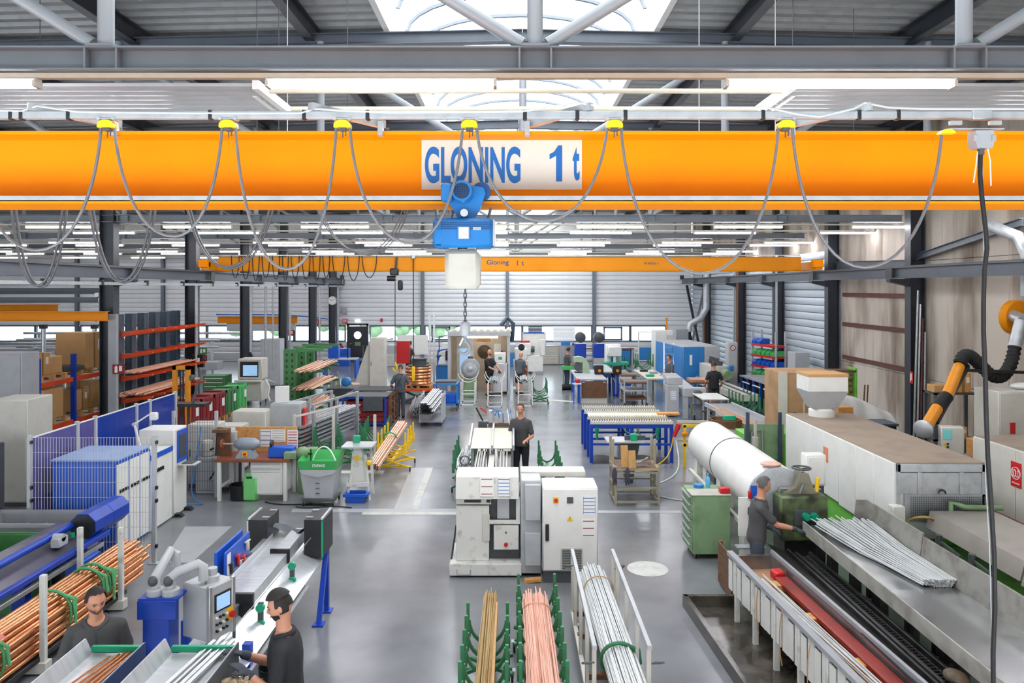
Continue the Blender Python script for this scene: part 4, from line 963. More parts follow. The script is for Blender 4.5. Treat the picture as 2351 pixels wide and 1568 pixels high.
sw = mk('main_switch', B().bx(-.25, -.17, -.31, -.3, 1.16, 1.25), M_['yellow'], dr); mk('switch_knob', B().cyl((-.21, -.31, 1.205), (-.21, -.345, 1.205), .028), M_['red'], sw)
mk('meter', B().bx(-.05, .04, -.315, -.3, 1.16, 1.25, .004), M_['dgrey'], dr)
wt = mk('warning_sign', B().prism([(-.05, .9), (.04, .9), (-.005, .98)], -.303, -.3), M_['yellow'], dr); mk('flash_symbol', B().prism([(-.008, .925), (.0, .95), (-.006, .95), (-.001, .97), (-.014, .945), (-.007, .945)], -.305, -.303), M_['black'], wt)
sheet(dr, .27, -.3, 1.13, .19, .27, lines=5); sheet(dr, .26, -.3, .8, .19, .27, ink='dred', lines=3)
vg = mk('vent_grille', B().bx(-.14, .18, -.31, -.3, .2, .52, .003), M_['offw'], dr)
for k in range(12): mk('vent_slat', B().bx(-.12, .16, -.316, -.31, .22 + k * .024, .232 + k * .024), M_['dgrey'], vg)
t = thing('side_cabinet', 'narrow grey box column between the saw and white cabinet', 'cabinet', (.28, 11.1, 0))
mk('body', B().bx(-.15, .15, -.2, .6, .05, 1.42, .01), M_['grey'], t)
for z0, z1 in ((.2, .68), (.86, 1.38)):
    bx_ = mk('grey_box', B().bx(-.09, .14, -.3, -.2, z0, z1, .008), M_['grey'], t)
    for z in (z0 + .06, z1 - .06): mk('screw', B().cyl((.02, -.3, z), (.02, -.306, z), .01, n=8), M_['galv'], bx_)
mk('rear_hood', B().bx(-.15, .85, .25, .6, 1.36, 1.44, .01), M_['offw'], t)
o = mk('wood_wedge', B().prism([(-.12, 0), (.12, .02), (.12, .06), (-.12, .04)], -.05, .05), M_['osb'], loc=(.3, 10.72, 0)); tag(o, 'orange wooden wedge on the floor under the grey boxes', 'wedge')
# feeder behind the saw
t = thing('saw_feeder', 'saw feeding table with two pale sheet trays behind the saw', 'machine', (-.4, 15.4, 0))
for x0, x1 in ((-.42, -.02), (.02, .4)):
    mk('tray', B().prism([(-.5, 1.02), (.75, 1.2), (.75, 1.21), (-.5, 1.035)], x0, x1, 'X'), M_['cream'], t)
for x in (-.46, 0, .43): mk('tray_wall', B().prism([(-.55, 1.0), (-.55, 1.1), (.8, 1.3), (.8, 1.18)], x - .02, x + .02, 'X'), M_['grey'], t)
for x in (-.4, 0, .4):
    for y in (-.4, .6): mk('leg', B().bx(x - .03, x + .03, y - .03, y + .03, 0, 1.0), M_['grey2'], t)
mk('channel', B().prism([(-3.5, .8), (-.4, .95), (-.4, .9), (-3.5, .75)], -.32, -.1, 'X'), M_['dsteel'], t); mk('channel', B().prism([(-3.5, .8), (-.4, .95), (-.4, .9), (-3.5, .75)], .1, .38, 'X'), M_['dsteel'], t)
mk('beam', B().bx(-.06, .06, -3.5, -.4, .3, .9, .006), M_['offw'], t)
for y in (-3.2, -1.8): mk('trestle', B().bar((-.4, y, 0), (-.3, y, .75), .04).bar((.45, y, 0), (.38, y, .75), .04).bar((-.4, y, .5), (.45, y, .5), .04), M_['offw'], t)
mk('clamp_tower', B().bx(-.15, .45, .85, 1.0, .95, 1.25, .01).bx(-.12, -.02, .95, 1.1, 1.2, 1.55, .01).bx(.1, .2, .9, 1.05, 1.2, 1.5, .01), M_['grey'], t)
mk('clamp_lever', B().bar((-.16, .95, 1.5), (-.3, .9, 1.62), .03), M_['red'], t); mk('hose', B().tube([(-.05, .9, 1.5), (0, .85, 1.62), (.1, .85, 1.55), (.12, .9, 1.4)], .012, 6).tube([(.02, .9, 1.45), (.08, .85, 1.58), (.2, .86, 1.5), (.22, .9, 1.3)], .012, 6), M_['blue3'], t)
mk('wood_bar', B().bx(-.12, .42, .8, .86, 1.24, 1.3), M_['woodd'], t)
mk('hand_wheel', B().tube(arc((-.52, -1.0, .9), .09, 0, 2 * PI, 16)[:-1], .014, 6, closed=True), M_['dgrey'], t)
for k in range(7):
    o = mk('feed_bar', B().bx(-.008, .008, -1.7, 1.7, 0, .016), M_['alu' if k % 2 else 'cream'], loc=(-.68 + (k % 4) * .045 if k < 4 else -.22 + (k - 4) * .06, 13.2, .9), rot=(.046, 0, .0)); tag(o, 'flat metal bar lying in the feeding channel behind the saw', 'bar', 'feed bars behind the saw')
cradle_cart('green cradle cart with silver rods left of the feeding table', (-1.0, 15.9, 0), 4, .5, .4, .95, 'gcart')
bundle('silver_rod_heap', 'heap of thin silver rods in the cart left of the feeder', 'rods', (-1.0, 14.9, .62), (-1.0, 16.7, .62), .13, .1, 40, .008, M_['rod'], wav=.04)
cradle_cart('green cradle cart standing right of the feeding table', (.75, 14.6, 0), 6, .5, .36, 1.0, 'gcart')
bundle('bent_rod_bundle', 'loose thin grey rods sagging in the cart beside the man', 'rods', (.58, 11.6, .75), (.6, 14.6, .7), .13, .08, 45, .007, M_['galv'], wav=.03)
# green carts with bundles in front
cradle_cart('short green cradle cart with brass coloured rods in front', (-.27, 7.6, 0), 5, .325, .44, .75)
bundle('brass_rod_bundle', 'bundle of brass coloured rods in the short green cart', 'rods', (-.27, 9.45, .37), (-.29, 5.6, .37), .085, .07, 70, .0085, M_['brass'])
mkb = mk('wood_lath', B().bx(-.012, .012, -1.9, 1.6, -.03, .05), M_['wood'], loc=(-.185, 7.4, .39)); tag(mkb, 'pale wooden lath beside the brass coloured rods', 'lath')
cradle_cart('long green cradle cart with pink copper rods in front', (.3, 8.0, 0), 7, .352, .44, .76)
bundle('copper_wire_bundle', 'thick bundle of pink copper rods in the long green cart', 'rods', (.28, 9.25, .42), (.32, 5.6, .42), .165, .11, 190, .0085, M_['pink'], wav=.014)
o = wrap('tie_wire', (.29, 8.75, .42), (0, 1, 0), .172, .12, .006, M_['copperL']); tag(o, 'copper tie wire round the far end of the pink rods', 'wire')
t = thing('rod_trolley', 'pale steel trolley with handrails holding aluminium rods', 'trolley', (1.02, 7.9, 0))
for s in (-1, 1):
    mk('handrail', B().bx(s * .255 - .022, s * .255 + .022, -1.05, 1.5, .9, .945, .004), M_['grey'], t)
    for y in (-1.0, -.35, .35, 1.05, 1.45): mk('upright', B().bx(s * .255 - .02, s * .255 + .02, y - .022, y + .022, .12, .9, .004), M_['offw'], t)
    mk('lower_rail', B().bx(s * .255 - .025, s * .255 + .025, -2.2, 1.5, .12, .18, .004), M_['offw'], t)
    for y in (-1.05, 1.3): mk('grip', B().tube([(s * .27, y - .12, .85), (s * .36, y - .12, .85), (s * .36, y + .12, .72), (s * .27, y + .12, .72)], .009, 6), M_['dgrey'], t)
for y in (-1.9, -1.0, -.1, .8, 1.4): mk('cross_beam', B().bx(-.25, .25, y - .03, y + .03, .14, .2), M_['woodd'], t)
for x in (-.22, .22):
    for y in (-1.8, 1.2): caster(t, x, y, .055)
bundle('aluminium_rod_bundle', 'thick bundle of white aluminium rods in the pale trolley', 'rods', (1.06, 9.85, .47), (1.14, 5.5, .47), .175, .15, 210, .0085, M_['rod'], wav=.008, ragged=.12)
for i, y in enumerate((9.3, 7.55, 6.6)):
    o = wrap('binding', (1.09, y, .47), (-.02, 1, 0), .185, .165, .007 if i != 1 else .02, M_['card' if i != 1 else 'gcart'], tail=1 if i == 1 else 0); tag(o, ['jute cord round the far end of the aluminium bundle', 'dark green strap round the middle of the aluminium bundle', 'jute cord round the near part of the aluminium bundle'][i], 'binding')
# ================================================================ right foreground: furnace line
t = thing('drawing_trough', 'long pale trough with grey rim in front of the furnace line', 'machine', (2.95, 8.2, 0), .06)
mk('rim_left', B().bx(-.05, .03, -3, 1.5, .76, .82, .006), M_['grey2'], t); mk('rim_right', B().bx(.53, .57, -3, 1.5, .76, .82, .006), M_['grey2'], t)
for k in range(15):
    y = -3 + k * .3
    mk('side_panel', B().prism([(-.02, .32), (-.02, .74), (-.005, .74), (-.005, .32)], y + .01, y + .15).prism([(-.03, .34), (-.03, .72), (-.02, .72), (-.02, .34)], y + .165, y + .285), M_['white'], t)
    if k % 2 == 0: mk('leg', B().bx(-.04, .02, y, y + .05, 0, .76, .004), M_['white2'], t)
mk('inner_wall', B().bx(.0, .01, -3, 1.5, .35, .76).bx(.52, .53, -3, 1.5, .3, .76).bx(.0, .53, 1.45, 1.5, .3, .76), M_['inoxd'], t)
mk('bottom', B().bx(0, .53, -3, 1.5, .56, .585), mat('oily_wood_floor', '#b98d6a', .4, 0, '#6d4a36', 3, .8), t)
for y in (-2.3, -1.2, -.2, .7): mk('spacer_block', B().bx(.05, .5, y, y + .16, .585, .67, .006), M_['osb'], t)
mk('board', B().prism([(.08, -2.8), (.22, -2.8), (.2, .6), (.1, .4)], .6, .625, 'Z'), mat('pale_board', '#d7bda2', .6, 0, '#b89878', 4, .7), t)
rc = mk('red_carriage', B().bx(.34, .5, -1.9, .9, .64, .7, .01), mat('red_draw_bar', '#8e2315', .4, 0, '#5c1a12', 4, .8), t, label='long dark red draw bar')
mk('draw_hook', B().box((.42, 1.0, .68), (.14, .16, .12), .02), M_['red'], rc)
b = thing
for k in range(10):
    o = mk('drawn_rod', B().cyl((0, -1.6, 0), (0, 1.6, 0), .007, n=6), M_['rod'], loc=(2.97 + (k % 5) * .025 + .15, 7.6 + random.uniform(-.1, .1), .7 + (k // 5) * .02), rot=(-.02, 0, .06 + random.uniform(-.02, .05))); tag(o, 'thin silver rod lying along the left side of the trough', 'rod', 'silver rods in the trough')
o = struct('floor_pan', B().prism([(2.28, 9.9), (2.34, 9.9), (2.55, 6.2), (2.49, 6.2)], 0, .16, 'Z').prism([(2.3, 9.84), (3.0, 9.84), (3.0, 9.9), (2.3, 9.9)], 0, .16, 'Z').prism([(2.31, 9.87), (3.9, 9.87), (3.9, 6.2), (2.52, 6.2)], .002, .012, 'Z'), M_['dfloor'])
t = thing('chain_draw_bench', 'dark oily draw bench with a black roller chain', 'machine', (3.84, 8.2, 0), .02)
mk('slide_plate', B().prism([(-.33, .78), (.06, .6), (.06, .58), (-.33, .76)], -3, 1.9), M_['dsteel'], t)
mk('rail', B().bx(.05, .09, -3, 1.9, .56, .66, .004).bx(-.06, -.03, -3, 1.9, .6, .7), M_['dsteel'], t); mk('rail', B().bx(.24, .28, -3, 1.9, .56, .66, .004), M_['dsteel'], t)
mk('bed', B().bx(.0, .3, -3, 1.9, .1, .56), M_['black'], t)
cl = mesh(B().box((-.05, 0, 0), (.022, .052, .04), .006).box((.05, 0, 0), (.022, .052, .04), .006).cyl((-.06, .013, 0), (.06, .013, 0), .014, n=8), 'chain_link'); cl.materials.append(M_['rubber'])
for k in range(80): mk('chain_link', cl, None, t, loc=(.165, -2.9 + k * .06, .6))
for k in range(8):
    y = -2.9 + k * .62
    mk('support_post', B().bx(.34, .44, y, y + .12, 0, .78), M_['dsteel'], t); mk('shelf_board', B().bx(.3, .6, y + .15, y + .5, .3, .34), M_['tan'], t)
lv = mk('clamp_lever', B().tube([(.1, -2.0, .66), (.0, -2.05, .78), (.12, -2.15, .82), (.3, -2.1, .75)], .02, 8).box((.25, -2.1, .66), (.14, .18, .12), .02), M_['galv'], t); mk('orange_part', B().box((.33, -2.3, .62), (.14, .25, .1), .03), M_['orange2'], t)
t = thing('rod_table', 'wide wet sheet steel table carrying a fan of silver rods', 'table', (4.55, 8.2, 0))
mk('top', B().bx(-.4, .46, -3.2, 2.35, .86, .88), M_['inoxd'], t)
mk('front_lip', B().prism([(-.43, .78), (-.43, .95), (-.41, .95), (-.41, .78)], -3.2, 2.3), mat('grimy_lip', '#b9b7af', .4, .2, '#77726a', 4, .7), t)
for y0, y1, h in ((-3.2, .9, 1.2), (.9, 2.35, 1.24)): mk('back_wall', B().prism([(.45, .86), (.5, h), (.52, h), (.48, .86)], y0, y1 - .01), mat('grimy_wall', '#a3a19a', .35, .3, '#6d675c', 5, .8), t)
mk('end_wall', B().prism([(.3, .86), (.36, 1.24), (.52, 1.24), (.5, .86)], 2.33, 2.36), MATS['grimy_wall'], t)
for y in (-2.8, -1.2, .4, 2.0):
    for x in (-.3, .4): mk('leg', B().bx(x - .05, x + .05, y - .05, y + .05, 0, .86), M_['dsteel'], t)
k = 0
for r in range(5):
    n = 24 - 3 * r
    for c in range(n):
        f = c / (n - 1); xa = 4.62 + .34 * f + r * .012; xb = 4.2 + .72 * f ** .8 + r * .01
        dz = .892 + r * .017; ya = 8.35 + random.uniform(-.02, .02) + (0 if f > .35 or r else .5 * (1 - f / .35) * random.random() * 2)
        o = mk('fanned_rod', B().tube([(xa + .0, ya, dz), ((xa + xb) / 2, 9.4, dz + .01 * random.random()), (xb, 10.45 - .25 * random.random(), dz + .07 + .02 * random.random())], .0095, 6), M_['rod'])
        tag(o, 'silver rod in the fan of rods on the steel table', 'rod', 'silver rods fanned on the steel table')
t = thing('drawing_machine', 'oily green and black drawing head with handwheel', 'machine', (4.22, 10.85, 0))
mk('body', B().bx(-.38, .32, -.25, .3, .62, 1.27, .03), mat('oily_green', '#5f7046', .35, 0, '#23231e', 4, .95, lo=.38, hi=.62), t); mk('pedestal', B().bx(-.3, .25, -.2, .25, 0, .62), M_['dsteel'], t)
mk('yoke', B().prism([(-.26, 1.27), (.26, 1.27), (.16, 1.33), (.08, 1.56), (-.04, 1.56), (-.1, 1.36)], -.12, .12), mat('oily_grey', '#8a8672', .4, .2, '#55513f', 5, .8), t)
hw = mk('handwheel', B().tube([(.13 * math.cos(a) + .02, .13 * math.sin(a), 1.62) for a in [2 * PI * k / 20 for k in range(20)]], .013, 6, closed=True), M_['dgrey'], t)
for k in range(3): mk('spoke', B().bar((.02, 0, 1.61), (.02 + .13 * math.cos(k * 2.09), .13 * math.sin(k * 2.09), 1.62), .018), M_['dgrey'], hw)
mk('spindle', B().cyl((.02, 0, 1.5), (.02, 0, 1.62), .02), M_['galv'], t)
for x in (-.03, .09): mk('green_bushing', B().lathe([(.03, 0), (.05, 0), (.05, .1), (.03, .1)], 18, (x, -.25, 1.0), (0, -1, 0)), M_['teal'], t)
mk('oil_pipe', B().tube([(-.3, 0, 1.27), (-.3, 0, 1.32), (.28, -.05, 1.32)], .015, 6).tube([(-.05, -.12, 1.28), (-.03, -.14, 1.36), (-.01, -.15, 1.42)], .014, 6), M_['galv'], t)
mk('yellow_cap', B().cyl((.2, -.1, 1.3), (.22, -.1, 1.5), .03), M_['yellow'], t)
mk('face_plate', B().bx(-.18, .16, -.27, -.25, .86, 1.08, .004), M_['dgrey'], t)
o = cabinet('terminal_box', 'white terminal box mounted behind the handwheel', (4.62, 11.35, 0), (.3, .22, 1.72), 'white', plinth=1.25, handle=None)
# furnace
t = thing('annealing_furnace', 'huge white furnace hood with a dusty brown top', 'furnace', (5.97, 12.4, 0))
mk('hood', B().prism([(-.62, .75), (-.62, 1.8), (.62, 1.8), (.62, .75)], -2.05, 2.05), M_['white'], t)
mk('dusty_top', B().bx(-.6, .64, -2.05, 2.05, 1.8, 1.815), M_['dust'], t)
for k in range(7): mk('side_sheet', B().bx(-.632, -.62, -2.05 + k * .586, -2.05 + (k + 1) * .586 - .008, .72 + .03 * (k % 2), 1.795, .004), M_['white'], t)
mk('side_label', B().bx(-.64, -.632, .1, .28, 1.3, 1.55), mat('orange_label', '#d98963', .6), t)
ff = mk('front_frame', B().bx(-.6, .62, -2.09, -2.05, 1.69, 1.8, .004).bx(-.6, -.56, -2.09, -2.05, 1.2, 1.8).bx(.58, .62, -2.09, -2.05, 1.2, 1.8), M_['galv'], t)
for x0, x1 in ((-.56, -.3), (-.28, .28), (.3, .58)): mk('front_door', B().bx(x0, x1, -2.08, -2.05, 1.38, 1.68, .004), M_['galv'], t)
for x in (-.29, .29): mk('door_strap', B().bx(x - .03, x + .03, -2.1, -2.08, 1.38, 1.69, .003), M_['galv'], t)
mk('lift_eye', B().tube(arc((0, -2.12, 1.4), .05, 0, PI, 10), .012, 6), M_['dsteel'], t)
mf = mk('mesh_guard', wires(1.05, .34, .03, .03, 'galv', .002), M_['dgrey'], t, loc=(-.43, -2.12, 1.02)); mf['kind'] = 'stuff'
mk('guard_plate', B().bx(-.5, .62, -2.09, -2.05, .8, 1.38), M_['galv'], t)
mk('under_frame', B().bx(-.58, .6, -2.0, 2.0, .3, .74), M_['greenl'], t)
for y in (-1.8, 0, 1.8):
    for x in (-.5, .5): mk('leg', B().bx(x - .07, x + .07, y - .07, y + .07, 0, .3), M_['green'], t)
mk('side_post', B().bx(-.72, -.55, -2.2, -2.06, .3, 1.24, .006), M_['white2'], t)
mk('green_pipe', B().tube([(.08, -2.2, 1.1), (.08, -2.2, 1.3), (.15, -2.25, 1.28), (.25, -2.25, 1.25), (.75, -2.25, 1.24)], .035, 10), M_['greenw'], t)
mk('brown_hose', B().tube(bez((-.5, -2.2, 1.05), (-.4, -2.35, 1.2), (-.15, -2.4, 1.15), (-.05, -2.5, .95), 12), .022, 8), mat('brass_hose', '#9c7f4a', .4, .3), t)
t = thing('furnace_conveyor', 'grey covered furnace outlet conveyor on bright green frames', 'machine', (6.15, 8.6, 0))
for y0, y1, z in ((-2.4, -.35, 1.16), (-.33, 1.55, 1.2)): mk('cover', B().prism([(-.48, z - .22), (-.42, z), (.45, z), (.45, z - .22)], y0, y1), mat('grey_cover', '#a9a39b', .4, .3, '#8e887f', 2, .7), t)
mk('green_frame', B().bx(-.66, -.5, -2.4, 1.5, .72, .84, .006), M_['greenl'], t); mk('green_frame', B().bx(-.6, .5, -2.4, 1.5, .3, .72, .006), M_['greenl'], t)
for y in (-2, 0, 1.3): mk('leg', B().bx(-.5, -.38, y, y + .12, 0, .3), M_['green'], t)
for y in (.4, 1.1): mk('valve', B().cyl((-.56, y, .84), (-.56, y, 1.02), .04).bar((-.56, y, .95), (-.52, y - .4, .88), .03), M_['dgrey'], t)
t = thing('annealing_furnace', 'second white furnace at the right edge with red maker sign', 'furnace', (8.0, 10.0, 0))
mk('hood', B().bx(-.65, .8, -2.2, 1.8, .85, 1.9, .01), M_['offw'], t); mk('dusty_top', B().bx(-.63, .8, -2.2, 1.8, 1.9, 1.915), M_['dust'], t)
for k in range(4): mk('side_sheet', B().bx(-.662, -.65, -2.2 + k, -1.2 + k - .01, .87, 1.89, .004), M_['offw'], t)
mk('red_rail', B().bx(-.75, -.65, -2.2, 1.7, .62, .86), M_['dred'], t); mk('silver_rail', B().bx(-.78, -.75, -2.2, 1.7, .72, .76), M_['alu'], t); mk('frame', B().bx(-.65, .8, -2.2, 1.8, 0, .85), M_['dred'], t)
s_ = mk('maker_sign', B().bx(-.672, -.662, .66, .88, 1.36, 1.72), M_['red'], t, label='red sign reading SOLO in a white oval')
FL = (PI / 2, 0, -PI / 2)
text('lettering', 'SOLO', M_['paper'], s_, (-.675, .77, 1.56), FL, .15, .11); text('lettering', 'SWITZERLAND', M_['paper'], s_, (-.675, .77, 1.415), FL, .16, .022)
mk('oval', B().tube([(-.674, .77 + .098 * math.cos(a), 1.56 + .085 * math.sin(a)) for a in [2 * PI * k / 28 for k in range(28)]], .005, 5, closed=True), M_['paper'], s_)
# white tube furnace
t = thing('tube_furnace', 'long white cylindrical tube furnace casing', 'furnace', (3.92, 12.7, 0))
for y0, y1 in ((-1.75, .35), (.37, 2.0)): mk('casing', B().lathe([(.42, y0), (.43, y0 + .01), (.43, y1 - .01), (.42, y1)], 40, (0, 0, 1.18), (0, 1, 0)), M_['white'], t)
mk('seam_ring', B().lathe([(.42, .345), (.436, .345), (.436, .375), (.42, .375)], 40, (0, 0, 1.18), (0, 1, 0)), M_['dgrey'], t)
mk('front_ring', B().lathe([(.3, -1.8), (.43, -1.79), (.43, -1.75), (.42, -1.74)], 40, (0, 0, 1.18), (0, 1, 0)), M_['galv'], t)
for y in (-1.2, .1, 1.7):
    for s in (-1, 1): mk('leg', B().bx(s * .3 - .06, s * .3 + .06, y - .12, y + .12, 0, .95, .006), M_['white2'], t)
mk('sill', B().bx(-.42, -.36, -1.7, 2.0, .62, .68), M_['offw'], t)
# green drawer cabinet with clutter
t = thing('tool_cabinet', 'worn green tool cabinet with grey drawer handles on castors', 'cabinet', (3.12, 11.85, 0))
mk('body', B().bx(-.29, .3, -.25, .4, .08, 1.0, .008), M_['greenw'], t)
for k in range(7): mk('drawer', B().bx(-.31, -.29, -.23, .38, .12 + k * .125, .225 + k * .125, .004), M_['greenw'], t); mk('drawer_handle', B().bx(-.34, -.31, -.2, .35, .2 + k * .125, .22 + k * .125, .004), M_['grey2'], t)
mk('paper_cover', B().bx(-.31, .31, -.26, .1, 1.0, 1.015), M_['pvc'], t)
for x in (-.22, .22):
    for y in (-.18, .3): caster(t, x, y, .035)
o = mk('spray_bottle', B().lathe([(.035, 0), (.038, .12), (.03, .16), (.012, .18), (.012, .22), (.02, .23)], 14, (3.2, 12.1, 1.0)), mat('bottle_blue', '#5fb4dd', .2, 0, '#4aa0cc', 4, .5)); tag(o, 'light blue spray bottle on the green tool cabinet', 'bottle')
o = mk('blue_tape', B().lathe([(.05, 0), (.08, 0), (.08, .05), (.05, .05)], 18, (3.05, 12.1, 1.0)), M_['blue3']); tag(o, 'blue roll of tape beside the spray bottle', 'tape')
o = mk('red_case', B().box((3.36, 11.72, 1.06), (.16, .12, .08), .01), M_['red']); tag(o, 'bright red small case on the green tool cabinet', 'case')
t = thing('tool_holder', 'blue and white tool panel hung in front of the tube furnace', 'panel', (3.45, 10.62, 0))
mk('board', B().bx(-.02, .1, .0, .03, .62, 1.42), M_['blueb'], t); mk('paper_list', B().bx(-.2, -.03, -.01, .02, .7, 1.25), M_['paper'], t)
for k in range(4): mk('tool', B().box((-.05 + .05 * (k % 2), -.03, 1.3 - .12 * k), (.05, .05, .12), .015), M_[['red', 'galv', 'black', 'galv'][k]], t)
mk('shelf', B().bx(-.25, .15, -.12, .03, .55, .57), M_['galv'], t); mk('post', B().bx(0, .05, .03, .08, 0, 1.4), M_['grey2'], t)
o = thing('wood_crate', 'dark wooden slatted crate leaning by the grey shirted man', 'crate', (2.98, 10.35, 0))
for k in range(4): mk('slat', B().bx(-.02, .0, -.35, .3, .05 + k * .15, .17 + k * .15), M_['woodd'], o)
for y in (-.3, .25): mk('batten', B().bx(0, .03, y - .03, y + .03, .03, .64), M_['woodd'], o)
o = mk('pink_cloth', B().ell((3.86, 11.05, 1.63), (.16, .12, .04), 14, 7), mat('pink_cloth', '#dcb3a4', .9, 0, '#c8988a', 14, .8, .5, 30)); tag(o, 'folded pale pink cloth on the front end of the tube furnace', 'cloth')
# ================================================================ right wall zone
def box_(name, label, cat, loc, d, m, rz=0, b=.01, group=None):
    o = mk(name, B().bx(-d[0] / 2, d[0] / 2, -d[1] / 2, d[1] / 2, 0, d[2], b), M_[m] if isinstance(m, str) else m, loc=loc, rot=(0, 0, rz)); return tag(o, label, cat, group)
def carton(label, loc, d, m='card', rz=0, group='cartons', cat='carton'):
    t = thing('carton', label, cat, loc, rz, group); w_, dp, h = d
    mk('box', B().bx(-w_ / 2, w_ / 2, -dp / 2, dp / 2, 0, h, .008), M_[m], t)
    mk('tape', B().bx(-.03, .03, -dp / 2 - .004, -dp / 2, 0, h).bx(-.03, .03, -dp / 2, dp / 2, h, h + .003), mat('tape_brown', '#8f6b3c', .4), t)
    mk('shipping_label', B().bx(w_ * .2, w_ * .38, -dp / 2 - .004, -dp / 2, h * .5, h * .8), M_['paper'], t)
    return t
t = thing('feed_hopper', 'white square hopper with tapered funnel on the furnace', 'hopper', (5.92, 14.15, 1.815))
mk('bin', B().bx(-.37, .37, -.3, .3, .5, .78, .006), M_['white'], t); mk('lid', B().bx(-.38, .38, -.31, .31, .78, .83, .004), M_['card'], t)
def frus(b, a, z0, c, z1):
    b.add([(-a, -a * .8, z0), (a, -a * .8, z0), (a, a * .8, z0), (-a, a * .8, z0), (-c, -c * .8, z1), (c, -c * .8, z1), (c, c * .8, z1), (-c, c * .8, z1)], [(0, 1, 2, 3), (4, 5, 6, 7), (0, 1, 5, 4), (1, 2, 6, 5), (2, 3, 7, 6), (3, 0, 4, 7)]); return b
mk('funnel', frus(B(), .22, .16, .38, .5), M_['grey'], t); mk('collar', B().lathe([(.24, 0), (.24, .12), (.2, .16)], 24, (0, 0, 0)), M_['white'], t)
t = thing('tall_hood', 'tall tan board clad enclosure behind the hopper', 'enclosure', (6.45, 16.6, 0))
mk('body', B().bx(-.62, .62, -.45, .5, 0, 2.42, .01), M_['tan'], t); mk('white_edge', B().bx(-.64, -.45, -.47, -.45, .5, 2.42), M_['offw'], t); mk('frame_outline', B().bx(-.1, .1, -.465, -.45, 1.5, 1.53).bx(-.1, .1, -.465, -.45, 1.78, 1.81).bx(-.1, -.07, -.465, -.45, 1.5, 1.8), M_['offw'], t)
mk('cable', B().tube([(-.55, -.48, .6), (-.4, -.5, .4), (-.3, -.5, .55), (-.2, -.5, .4)], .012, 6), M_['rubber'], t)
t = thing('platform_scale', 'round dial scale on a pale post near the concrete wall', 'scale', (7.0, 16.0, 0)); mk('post', B().cyl((0, 0, 0), (0, 0, 2.15), .035), M_['grey'], t); mk('dial', B().lathe([(.13, 0), (.13, .06)], 24, (0, -.03, 2.33), (0, 1, 0)), M_['grey'], t); mk('base', B().bx(-.25, .25, -.2, .2, 0, .1), M_['dgrey'], t)
t = thing('roll_rack', 'green rack stacked with dirty yellow rolls by the concrete wall', 'rack', (8.1, 18.7, 0))
for s in (-1, 1): mk('side_frame', B().bx(s * .5 - .03, s * .5 + .03, -.2, .25, 0, 2.25, .004), M_['greenl'], t)
mk('top_bar', B().bx(-.5, .5, -.2, .2, 2.15, 2.2), M_['woodd'], t)
for k in range(8): mk('roll', B().cyl((-.46, -.05, .95 + k * .15), (.46, -.05, .95 + k * .15), .072), mat('dirty_yellow', '#7a7436', .6, 0, '#4b4a28', 7, .8), t)
mk('shelf', B().bx(-.5, .5, -.2, .25, .82, .87), M_['dgrey'], t)
def tarp(u, v):
    x = -.75 + 1.5 * u; s = abs(2 * v - 1)
    h = 1.75 - .28 * u + .1 * math.sin(5 * u) - .55 * s ** 2.2 * (1 + .12 * math.sin(20 * u)); return (x + .05 * math.sin(9 * v), -.4 + .8 * v + .04 * math.sin(17 * u), max(.75, h) - (.35 if u > .9 else 0) * (u - .9) * 10)
t = thing('covered_machine', 'machine covered by a crumpled white tarpaulin', 'machine', (8.15, 17.2, 0)); mk('tarpaulin', B().grid(tarp, 26, 14), M_['tarp'], t); mk('bed', B().bx(-.8, .8, -.35, .35, .55, .9, .01), M_['grey2'], t)
for x in (-.7, .7): mk('leg', B().bx(x - .06, x + .06, -.3, .3, 0, .55), M_['grey2'], t)
o = mk('orange_crate', B().bx(-.15, .15, -.1, .1, 0, .3, .01), M_['osb'], loc=(6.55, 14.62, 1.62)); tag(o, 'small orange carton beside the hopper foot', 'carton')
t = thing('step_shelf', 'low steel shelf behind the furnace holding an orange carton', 'shelf', (6.9, 14.6, 0)); mk('board', B().bx(-.55, .6, -.25, .3, 1.58, 1.62), M_['slate'], t)
for x in (-.5, .55): mk('leg', B().bx(x - .03, x + .03, -.2, .25, 0, 1.58), M_['slate'], t)
for k, (a, b_) in enumerate((((9.9, 18.3), (10.45, 18.9)), ((9.95, 18.2), (10.46, 18.5)))):
    o = mk('broom_stick', B().cyl((8.95 + .1 * k, 19.0, 0), (9.15 + .08 * k, 19.2, 1.75), .018), M_['woodd']); tag(o, ['left', 'right'][k] + ' wooden stick leaning at the concrete wall by the tarpaulin', 'stick')
for k in range(4):
    o = mk('leaning_tube', B().cyl((10.05 + .06 * k, 18.55 - .05 * k, 0), (10.2 + .06 * k, 18.6, 4.2 - .35 * k), .025), M_[['galv', 'alu', 'rust', 'galv'][k]]); tag(o, ['longest silver', 'pale aluminium', 'rusty', 'shortest silver'][k] + ' tube leaning against the nearest right column', 'tube', 'tubes leaning on the column')
